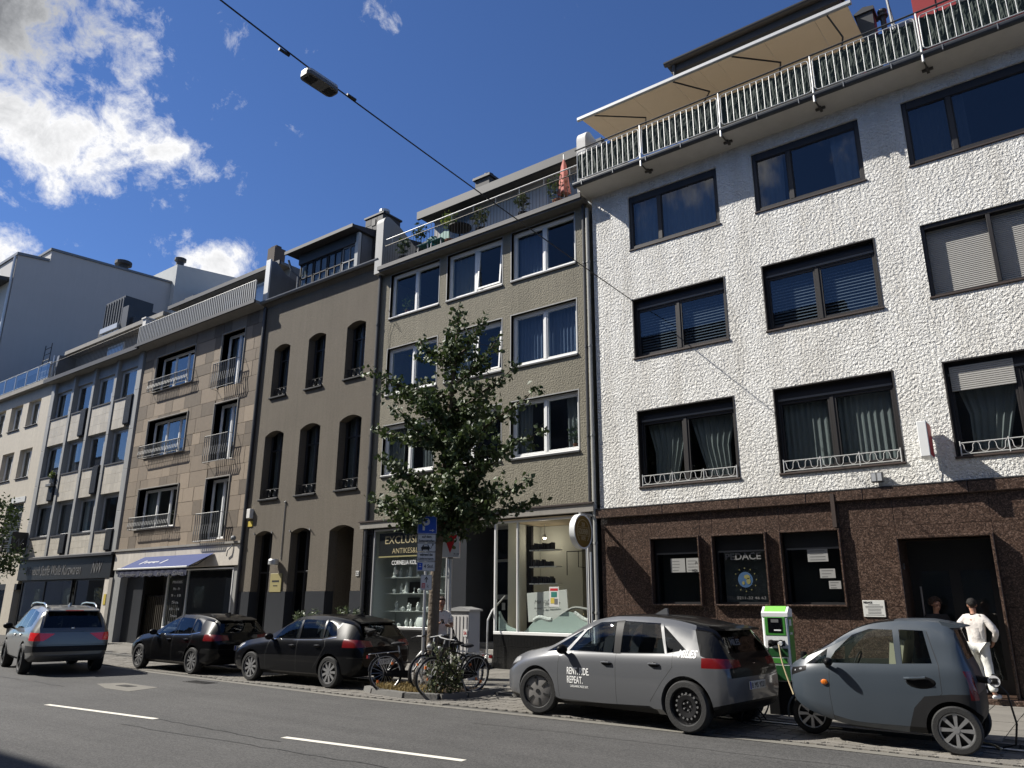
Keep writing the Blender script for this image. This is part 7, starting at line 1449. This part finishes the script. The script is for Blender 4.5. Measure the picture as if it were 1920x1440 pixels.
BM=hatch('parked_car','black hatchback parked in front of the blue-awning shop',(-21.9,12.1,.02),R(-1.5),4.33,1.43,1.77,2.69,.76,'paint_black','ten',1); plate(BM,'D HK 412',4.345,0,.62)
HY=hatch('parked_car','black hatchback parked between the bicycles and the other black hatchback',(-16.88,11.98,.02),R(1.5),4.34,1.47,1.79,2.65,.88,'paint_navyblack','nine',1); plate(HY,'GI HY 320',4.355,0,.52)
# ---- silver-grey suv driving away
K=[(0,(.4,.7,.85,.55,.5)),(.08,(.34,.78,.93,.78,.62)),(.3,(.30,.86,1.0,.87,.72)),(1.0,(.27,.95,1.08,.91,.78)),(1.3,(.27,.98,1.14,.915,.76)),(1.75,(.27,1.0,1.44,.915,.68)),(2.1,(.27,1.01,1.60,.915,.645)),(2.6,(.27,1.02,1.645,.915,.635)),(3.4,(.27,1.03,1.64,.915,.63)),(4.0,(.28,1.05,1.585,.905,.61)),(4.22,(.30,1.06,1.54,.89,.60)),(4.36,(.34,1.04,1.32,.87,.65)),(4.46,(.38,1.0,1.13,.85,.70)),(4.53,(.42,.92,1.03,.83,.70)),(4.57,(.46,.72,.80,.76,.66))]
yf3=flank(K)
cuts=[('pane','both',[(1.62,1.055),(2.4,1.065),(2.34,1.53),(2.1,1.51),(1.82,1.38)],.4,'glass_dark'),('pane','both',[(2.47,1.065),(3.25,1.08),(3.2,1.53),(2.42,1.54)],.4,'glass_dark'),('pane','both',[(3.32,1.085),(3.9,1.13),(3.96,1.3),(3.82,1.46),(3.28,1.52)],.4,'glass_dark'),
 ('windscreen','end',[(-.64,1.1),(.64,1.1),(.56,1.55),(-.56,1.55)],(1.2,2.15),'glass_dark'),('rear_window','end',[(-.66,1.10),(.66,1.10),(.60,1.5),(-.60,1.5)],(4.05,4.8),'glass_tint'),
 ('tail_light','end',[(-.95,.80),(-.62,.80),(-.38,.97),(-.60,.98),(-.95,1.0)],(4.2,4.8),'lamp_red_lit'),('tail_light','end',[(.95,.80),(.62,.80),(.38,.97),(.60,.98),(.95,1.0)],(4.2,4.8),'lamp_red_lit'),
 ('bumper_trim','side',[(3.98,.5),(4.8,.56),(4.8,.68),(4.0,.68)],0,'plastic_dark'),('sill_trim','side',[(1.3,0),(3.3,0),(3.3,.36),(1.3,.36)],0,'plastic_dark'),('rear_skirt','side',[(3.98,0),(4.8,0),(4.8,.5),(4.05,.42)],0,'plastic_grey'),
 ('seam','both',seam([(1.45,.4),(1.45,1.04)]),.35,'ink_black'),('seam','both',seam([(2.44,.38),(2.44,1.06)]),.35,'ink_black'),('seam','both',seam([(3.1,.46),(3.28,.75),(3.3,1.07)]),.35,'ink_black'),('seam','end',[(-.8,.70),(.8,.70),(.8,.708),(-.8,.708)],(4.3,4.8),'ink_black'),('seam','end',[(-.66,1.005),(.66,1.005),(.66,1.013),(-.66,1.013)],(4.3,4.8),'ink_black')]
rz=R(-13); Lr=3.62; ax=Vector((-21.68,9.47)); off=Vector((math.cos(rz)*Lr,math.sin(rz)*Lr))
SU,_=vehicle('moving_car','silver-grey sport utility car driving away at the left edge',(ax.x-off.x,ax.y-off.y,.005),rz,K,'paint_silver',[(.82,.925,.36,'five',.24,1),(3.62,.925,.36,'five',.24,1)],cuts,(1.35,4.15,.9,.78),[(2.05,-.38,.14),(2.05,.38,.14),(3.0,-.4,.1),(3.0,.4,.1)],arch=.06,ang=28)
mirror(SU,1.62,-1.02,1.1,'plastic_black',1.1); handle(SU,2.25,.9,yf3,'chrome'); handle(SU,3.1,.92,yf3,'chrome'); plate(SU,'D*NE 1997',4.535,.03,.87,.52,.115)
mb=MB(); mb.lathe([(.001,.006),(.04,.006),(.048,0)],(0,0,0),'x',18); put(mb.mesh('emblem','chrome'),'emblem',SU,(4.485,0,1.065))
for s in (-1,1): mb=MB(); mb.tube([(1.95,s*.60,1.6),(2.1,s*.60,1.68),(2.6,s*.59,1.71),(3.6,s*.58,1.69),(3.9,s*.57,1.64),(4.0,s*.57,1.58)],.02,7); mb.build('roof_rail','chrome',SU)
mb=MB(); mb.prism([(3.5,1.635),(3.75,1.62),(3.74,1.70),(3.7,1.70)],-.02,.02,'y'); mb.build('roof_fin','paint_silver',SU); mb=MB(); mb.prism([(4.1,1.56),(4.36,1.52),(4.38,1.5),(4.15,1.48)],-.58,.58,'y'); mb.build('roof_spoiler','paint_silver',SU); MB().box(4.37,4.385,-.2,.2,1.505,1.525).build('brake_light','lamp_red_lit',SU)
mb=MB(); mb.ell((1.95,-.36,1.28),(.1,.09,.13),12,8); mb.ell((1.98,-.36,1.02),(.14,.22,.2),12,8); one_=thing('person','driver in dark clothing at the wheel of the silver-grey car','person',(0,0,0)); 
DRV=mb.mesh('upper_body','cloth_black',smooth=True); one_.location=SU.location; one_.rotation_euler=SU.rotation_euler; OFF[one_.name]=(0,0,0); put(DRV,'upper_body',one_)
# ---- three-wheeled electric microcar
K=[(0,(.58,.80,.90,.26,.22)),(.04,(.50,.84,.94,.42,.33)),(.14,(.42,.88,1.0,.53,.42)),(.32,(.33,.92,1.1,.60,.47)),(.6,(.25,.95,1.25,.635,.48)),(.85,(.2,.965,1.40,.65,.47)),(1.1,(.19,.975,1.50,.655,.465)),(1.4,(.19,.985,1.55,.66,.46)),(1.75,(.19,1.0,1.56,.66,.455)),(1.98,(.2,1.01,1.535,.655,.445)),(2.10,(.23,1.0,1.46,.65,.44)),(2.18,(.27,.95,1.15,.63,.46)),(2.24,(.33,.82,.98,.60,.46)),(2.28,(.4,.70,.82,.52,.42))]
yf4=flank(K)
cuts=[('pane','both',[(.58,.98),(1.42,1.0),(1.405,1.415),(1.12,1.42),(.9,1.34),(.68,1.13)],.3,'glass_clear'),('pane','both',[(1.49,1.01),(1.83,1.025),(1.76,1.41),(1.48,1.42)],.3,'glass_clear'),('pane','both',[(.28,.95),(.55,.97),(.58,1.16)],.3,'glass_dark'),
 ('windscreen','end',[(-.5,1.0),(.5,1.0),(.42,1.40),(-.42,1.40)],(.2,.86),'glass_dark'),('roof_panel','top',[(.75,-.40),(1.42,-.42),(1.42,.42),(.75,.40)],(1.3,1.8),'paint_black'),('rear_window','end',[(-.42,1.08),(.42,1.08),(.39,1.42),(-.39,1.42)],(2.0,2.6),'glass_tint'),
 ('head_light','both',[(.02,.78),(.28,.87),(.29,.93),(.06,.89)],.2,'plastic_black'),
 ('tail_light','end',[(-.62,.62),(-.52,.62),(-.52,.95),(-.62,.95)],(2.0,2.6),'lamp_red'),('tail_light','end',[(.62,.62),(.52,.62),(.52,.95),(.62,.95)],(2.0,2.6),'lamp_red'),
 ('rear_fender','side',[(1.44,.0),(1.48,.24),(1.57,.5),(1.70,.64),(2.0,.68),(2.5,.70),(2.5,0)],0,'plastic_dark'),('sill_trim','side',[(.2,0),(1.52,0),(1.55,.2),(.25,.26)],0,'plastic_dark'),
 ('seam','both',seam([(.6,.27),(.575,.6),(.6,.98)]),.3,'ink_black'),('seam','both',seam([(1.55,.25),(1.66,.5),(1.90,.68),(1.90,1.0),(1.80,1.4)]),.3,'ink_black')]
TK,_=vehicle('microcar','slate-grey three-wheeled electric microcar plugged in before the doorway','' and 0 or (-3.74,11.72,.02),R(2.0),K,'paint_slate',[(2.0,.66,.275,'eight',.16,1)],cuts,(.42,2.06,.84,.52),[(1.28,-.18,.1),(1.28,.18,.1)],'seat_cream',arch=.05,archy=.26,ang=28,step=.07,lining='seat_cream')
wheel(TK,.16,0,.26,'eight',.13,R(6)); mb=MB(); pf=[(.295,-.09),(.325,-.07),(.335,0),(.325,.07),(.295,.09)]; an=[R(a) for a in range(38,196,9)]
mb.add([(.16+r_*math.cos(t),y_,.26+r_*math.sin(t)) for t in an for r_,y_ in pf],[(i*5+k,i*5+k+1,i*5+k+6,i*5+k+5) for i in range(len(an)-1) for k in range(4)]); mb.build('front_mudguard','paint_slate',TK,True); MB().tube([(.16,-.1,.26),(.3,-.1,.55),(.45,-.05,.7)],.03,7).build('front_fork','plastic_black',TK)
mirror(TK,.62,-.74,1.0,'plastic_black',.75); MB().ell((.52,-.635,.74),(.045,.02,.035),10,7).build('indicator','lamp_orange',TK)
mb=MB(); mb.ell((1.68,yf4(1.68,.83)-.0,.80),(.17,.014,.075),14,8); mb.build('door_recess','plastic_black',TK); mb=MB(); mb.tube([(1.5,yf4(1.5,.84)-.02,.84),(1.56,yf4(1.56,.84)-.04,.845),(1.74,yf4(1.74,.85)-.035,.86)],.016,7); mb.build('door_handle','paint_slate',TK)
mb=MB(); mb.prism([(1.95,1.53),(2.2,1.475),(2.22,1.46),(2.0,1.44)],-.43,.43,'y'); mb.build('roof_spoiler','paint_slate',TK); mb=MB(); mb.lathe([(.13,0),(.15,.01),(.13,.02)],(0,0,0),'x',18,False); o=put(mb.mesh('steering_wheel','dash'),'steering_wheel',TK,(.86,-.18,1.0)); o.rotation_euler=(0,R(25),0)
for s in (-1,1): mb=MB(); mb.ell((.13,s*.47,.855),(.03,.03,.025),8,6); mb.ell((.22,s*.53,.88),(.04,.02,.02),8,6); mb.build('lamp_lens','lamp_clear',TK)
cn=MB(); cn.lathe([(.075,0),(.08,.01),(.08,.05),(.07,.06)],(2.43,-.35,.84),'x',18); cn.tube([(2.2,-.35,.86),(2.40,-.35,.84)],.04,8); cn.build('charge_plug','plastic_black',TK)
p=MB().lathe([(.066,0),(.066,.003)],(0,0,0),'y',20).mesh('speed_badge','sign_white'); o=put(p,'speed_badge',TK,(2.45,-.42,.84)); t=txt('25',None,.07,.001,0,.02); t.materials.clear(); t.materials.append(M['ink_black']); put(t,'lettering',TK,(2.45,-.424,.84))
mb=MB(); mb.tube([(2.47,-.35,.82),(2.56,-.3,.7),(2.6,-.2,.35),(2.55,-.1,.1),(2.4,0,.04)],.012,6); mb.build('charge_cable','ink_black',TK)
# ================================================================ people
def skin_mesh(verts,edges,rad,m,sub=2,root=0):
    me=bpy.data.meshes.new('skin'); me.from_pydata(verts,edges,[]); o=bpy.data.objects.new('skin',me); COL.objects.link(o)
    md=o.modifiers.new('s','SKIN'); md.use_smooth_shade=True
    for i,r in enumerate(rad):
        sv=me.skin_vertices[0].data[i]; sv.radius=(r,r) if not isinstance(r,tuple) else r; sv.use_root=(i==root)
    s=o.modifiers.new('u','SUBSURF'); s.levels=sub; s.render_levels=sub
    out=bpy.data.meshes.new_from_object(o.evaluated_get(bpy.context.evaluated_depsgraph_get())); bpy.data.objects.remove(o); bpy.data.meshes.remove(me)
    out.materials.clear(); out.materials.append(M[m]); out.shade_smooth(); return out
class Sk:
    def __init__(s): s.v=[]; s.e=[]; s.r=[]
    def n(s,p,r,par=None):
        s.v.append(tuple(p)); s.r.append(r); k=len(s.v)-1
        if par is not None: s.e.append((par,k))
        return k
    def chain(s,par,pts):
        for p,r in pts: par=s.n(p,r,par)
        return par
def hand(sk,w,d,side,curl,palm):
    """five fingers off the wrist node w; d = pointing direction, palm = direction the palm faces"""
    d=Vector(d).normalized(); p=Vector(palm); p=(p-d*p.dot(d)).normalized(); a=d.cross(p)*side; o=Vector(sk.v[w])
    pm=sk.n(o+d*.055,(.030,.030),w)
    for i,(off,l) in enumerate(((.030,.068),(.011,.078),(-.009,.074),(-.028,.058))):
        b=o+d*.085+a*off; k=sk.n(b,.0105,pm); e=b+d*l*.5*math.cos(curl*.5)+p*l*.5*math.sin(curl*.5); k=sk.n(e,.0095,k); e2=e+d*l*.5*math.cos(curl*1.3)+p*l*.5*math.sin(curl*1.3); sk.n(e2,.008,k)
    b=o+d*.035+a*.032; k=sk.n(b,.012,pm); k=sk.n(b+d*.028+a*.018+p*.012,.0105,k); sk.n(b+d*.055+a*.016+p*.026,.009,k)
def person(label,loc,rz,arms,legs,top,bottom,hairm,skinm='skin',H=1.78,sleeve='long',shorts=False,head=(0,0),hair='short',lean=0,shoe='shoe_white'):
    """local frame: faces -y. arms: two (elbow, wrist, hand dir, palm dir) for -x and +x; legs: two (knee, ankle, toe dir)"""
    P=thing('person',label,'person',loc,rz,local=True); k=H/1.78
    S=lambda p:Vector(p)*k
    ly=lean
    pel=S((0,0,.96)); wa=S((0,-.01+ly*.3,1.10)); ch=S((0,0+ly*.7,1.30)); nk=S((0,.0+ly,1.475)); 
    hd=Matrix.Rotation(head[0],3,'Z')@Matrix.Rotation(head[1],3,'X'); hb=nk+S((0,-.012,.06))
    hp=lambda p: hb+hd@S(p)
    sk=Sk(); r0=sk.n(pel,(.135*k,.1*k)); w=sk.n(wa,(.125*k,.09*k),r0); c=sk.n(ch,(.145*k,.095*k),w); n_=sk.n(nk,.052*k,c); b=sk.n(hp((0,0,.005)),.05*k,n_)
    j=sk.n(hp((0,-.022,.065)),(.062*k,.07*k),b); f=sk.n(hp((0,-.008,.135)),(.072*k,.088*k),j); t=sk.n(hp((0,.004,.195)),(.058*k,.07*k),f)
    sk.n(hp((0,-.112,.088)),.013*k,j); 
    for s in (-1,1): sk.n(hp((s*.082,.008,.1)),(.012*k,.018*k),f)
    sh=[]
    for s,(el,wr,hdn,pd) in zip((-1,1),arms):
        a=sk.n(nk+S((s*.165,0,-.06)),.056*k,c); e=sk.n(S(el),.042*k,a); q=sk.n(S(wr),.027*k,e); hand(sk,q,hdn,s,.5,pd); sh.append((nk+S((s*.165,0,-.06)),S(el),S(wr)))
    lg=[]
    for s,(kn,an,td) in zip((-1,1),legs):
        h=sk.n(S((s*.09,0,.91)),.09*k,r0); q=sk.n(S(kn),.06*k,h); a=sk.n(S(an),.038*k,q); tv=Vector(td).normalized(); sk.n(S(an)+tv*.1*k-Vector((0,0,.045*k)),.035*k,a); lg.append((S((s*.09,0,.91)),S(kn),S(an),tv))
    put(skin_mesh(sk.v,sk.e,sk.r,skinm),'body',P)
    # upper garment
    g=Sk(); r=g.n(wa+S((0,0,-.0)),(.158*k,.125*k)); lo=g.n(pel+S((0,0,-.13)),(.20*k,.16*k),r); c=g.n(ch,(.185*k,.132*k),r); q=g.n(nk+S((0,.0,-.035)),(.098*k,.085*k),c); g.n(nk+S((0,-.004,.018)),(.068*k,.068*k),q)
    for (a,e,w_) in sh:
        x=g.n(a,.083*k,c)
        if sleeve=='long': x=g.n(a.lerp(e,.5),.07*k,x); x=g.n(e,.06*k,x); x=g.n(e.lerp(w_,.55),.05*k,x); g.n(e.lerp(w_,.93),.042*k,x)
        else: x=g.n(a.lerp(e,.4),.073*k,x); g.n(a.lerp(e,.8),.068*k,x)
    tm=skin_mesh(g.v,g.e,g.r,top)
    for v in tm.vertices: d=noise.noise(Vector((v.co.x*9,v.co.y*9,v.co.z*5)))*.012+noise.noise(v.co*22)*.005; v.co+=v.normal*d
    put(tm,'shirt',P)
    g=Sk(); r=g.n(pel+S((0,0,.02)),(.152*k,.12*k))
    for (h,kn,an,tv) in lg:
        x=g.n(h,.108*k,r); x=g.n(h.lerp(kn,.55),.092*k,x)
        if shorts: g.n(h.lerp(kn,.95),.088*k,x)
        else: x=g.n(kn,.082*k,x); x=g.n(kn.lerp(an,.55),.078*k,x); g.n(kn.lerp(an,.97),.076*k,x)
    tm=skin_mesh(g.v,g.e,g.r,bottom)
    for v in tm.vertices: d=noise.noise(Vector((v.co.x*10,v.co.y*10,v.co.z*6+3)))*.014; v.co+=v.normal*d
    put(tm,'trousers' if not shorts else 'shorts',P)
    for (h,kn,an,tv) in lg:
        mb=MB(); m_=an+tv*.065*k; m_.z=an.z-.055*k; mb.ell((0,0,0),(.048*k,.13*k,.05*k),14,8); mb.xf(Matrix.Translation(m_)@Matrix.Rotation(math.atan2(tv.y,tv.x)+math.pi/2,4,'Z')); mb.v=[(v[0],v[1],max(v[2],an.z-.085*k)) for v in mb.v]; mb.build('shoe',shoe,P,True)
    # face and hair
    fm=MB()
    for s in (-1,1): p=hp((s*.03,-.092,.112)); fm.ell(p,(.013*k,.007*k,.007*k),8,6)
    fm.build('eyes','ink_black',P); fm=MB(); fm.ell(hp((0,-.096,.04)),(.024*k,.008*k,.006*k),8,6); fm.build('mouth','skin_tan',P)
    hm=MB(); rg=random.Random(len(label))
    hm.ell(hp((0,.018,.155)),(.088*k,.102*k,.09*k),18,12); cen=hp((0,.018,.155))
    fwd=hd@Vector((0,-1,0))
    for i,v in enumerate(hm.v):
        V_=Vector(v); d=V_-cen; f_=d.normalized().dot(fwd)
        if f_>.55 and d.z<.045*k: V_=cen+d*.72
        if d.z<-.04*k and f_>-.2: V_=cen+d*.8
        V_+=d.normalized()*noise.noise(V_*(38 if hair=='short' else 30))*(.012 if hair=='short' else .03); hm.v[i]=tuple(V_)
    if hair=='curly':
        for _ in range(70):
            d=Vector((rg.gauss(0,1),rg.gauss(0,1),rg.gauss(0,1)+.5)).normalized()
            if d.dot(fwd)>.5 and d.z<.35 or d.z<-.45: continue
            c_=cen+Vector((d.x*.1,d.y*.11,d.z*.1))*k; hm.ell(c_,(.03*k,.03*k,.028*k),7,5)
    hm.build('hair',hairm,P,True)
    return P
dn=(0,0,-1)
person('man in cream shirt and white trousers seen from behind at the dark doorway',(-2.02,16.62,.152),R(172),
       [((-.34,.02,1.17),(-.22,-.16,.99),(.3,-.6,-.5),(1,0,0)),((.33,.06,1.17),(.27,-.13,.98),(-.1,-.5,-.85),(-1,0,0))],
       [((-.12,.02,.52),(-.17,.10,.10),(-.3,-1,0)),((.10,-.16,.56),(.06,-.12,.16),(0,-1,0))],'cloth_white','cloth_trouser','hair','skin',1.72,head=(R(25),R(8)))
person('person with curly brown hair in black clothes standing in the dark doorway',(-2.72,17.22,.152),R(25),
       [((-.26,.04,1.18),(-.25,-.05,.95),dn,(1,0,0)),((.26,.04,1.18),(.25,-.05,.95),dn,(-1,0,0))],[((-.1,-.01,.5),(-.1,.02,.085),(0,-1,0)),((.1,-.01,.5),(.1,.02,.085),(0,-1,0))],'cloth_black','cloth_black','hair_brown','skin',1.73,head=(R(20),R(10)),hair='curly',shoe='plastic_black')
MN=person('man in white T-shirt and khaki shorts looking at his phone behind the bicycles',(-11.93,13.12,.056),R(55),
       [((-.24,-.03,1.16),(-.12,-.27,1.22),(.45,-.8,.15),(0,0,1)),((.25,-.05,1.16),(.1,-.27,1.17),(-.3,-.85,.1),(0,0,1))],[((-.1,-.02,.5),(-.11,.02,.085),(0,-1,0)),((.11,-.03,.5),(.13,.03,.085),(.2,-1,0))],'cloth_white','cloth_khaki','hair_brown','skin_tan',1.83,sleeve='short',shorts=True,head=(0,R(18)))
def local_of(p,q): return p.matrix_basis@Vector(q)
ph=thing('mobile_phone','dark phone held by the man in the white T-shirt','phone',(0,0,0)); ph.location=MN.location; ph.rotation_euler=MN.rotation_euler; OFF[ph.name]=(0,0,0)
mb=MB(); mb.bbox(-.038,.038,-.005,.005,-.075,.075,.003); mb.xf(Matrix.Translation((-.05,-.4,1.3))@Matrix.Rotation(R(-55),4,'X')); mb.build('phone_body','screen_black',ph)
bg=thing('shoulder_bag','black bag hanging from the arm of the man in the T-shirt','bag',(0,0,0)); bg.location=MN.location; bg.rotation_euler=MN.rotation_euler; OFF[bg.name]=(0,0,0)
mb=MB(); mb.ell((.3,-.12,.78),(.1,.17,.2),14,10); mb.build('bag_body','bag_black',bg,True); mb=MB(); mb.tube([(.3,-.2,.93),(.27,-.16,1.1),(.22,-.1,1.2)],.01,6); mb.tube([(.3,-.04,.93),(.27,-.1,1.1),(.22,-.1,1.2)],.01,6); mb.build('strap','bag_black',bg)
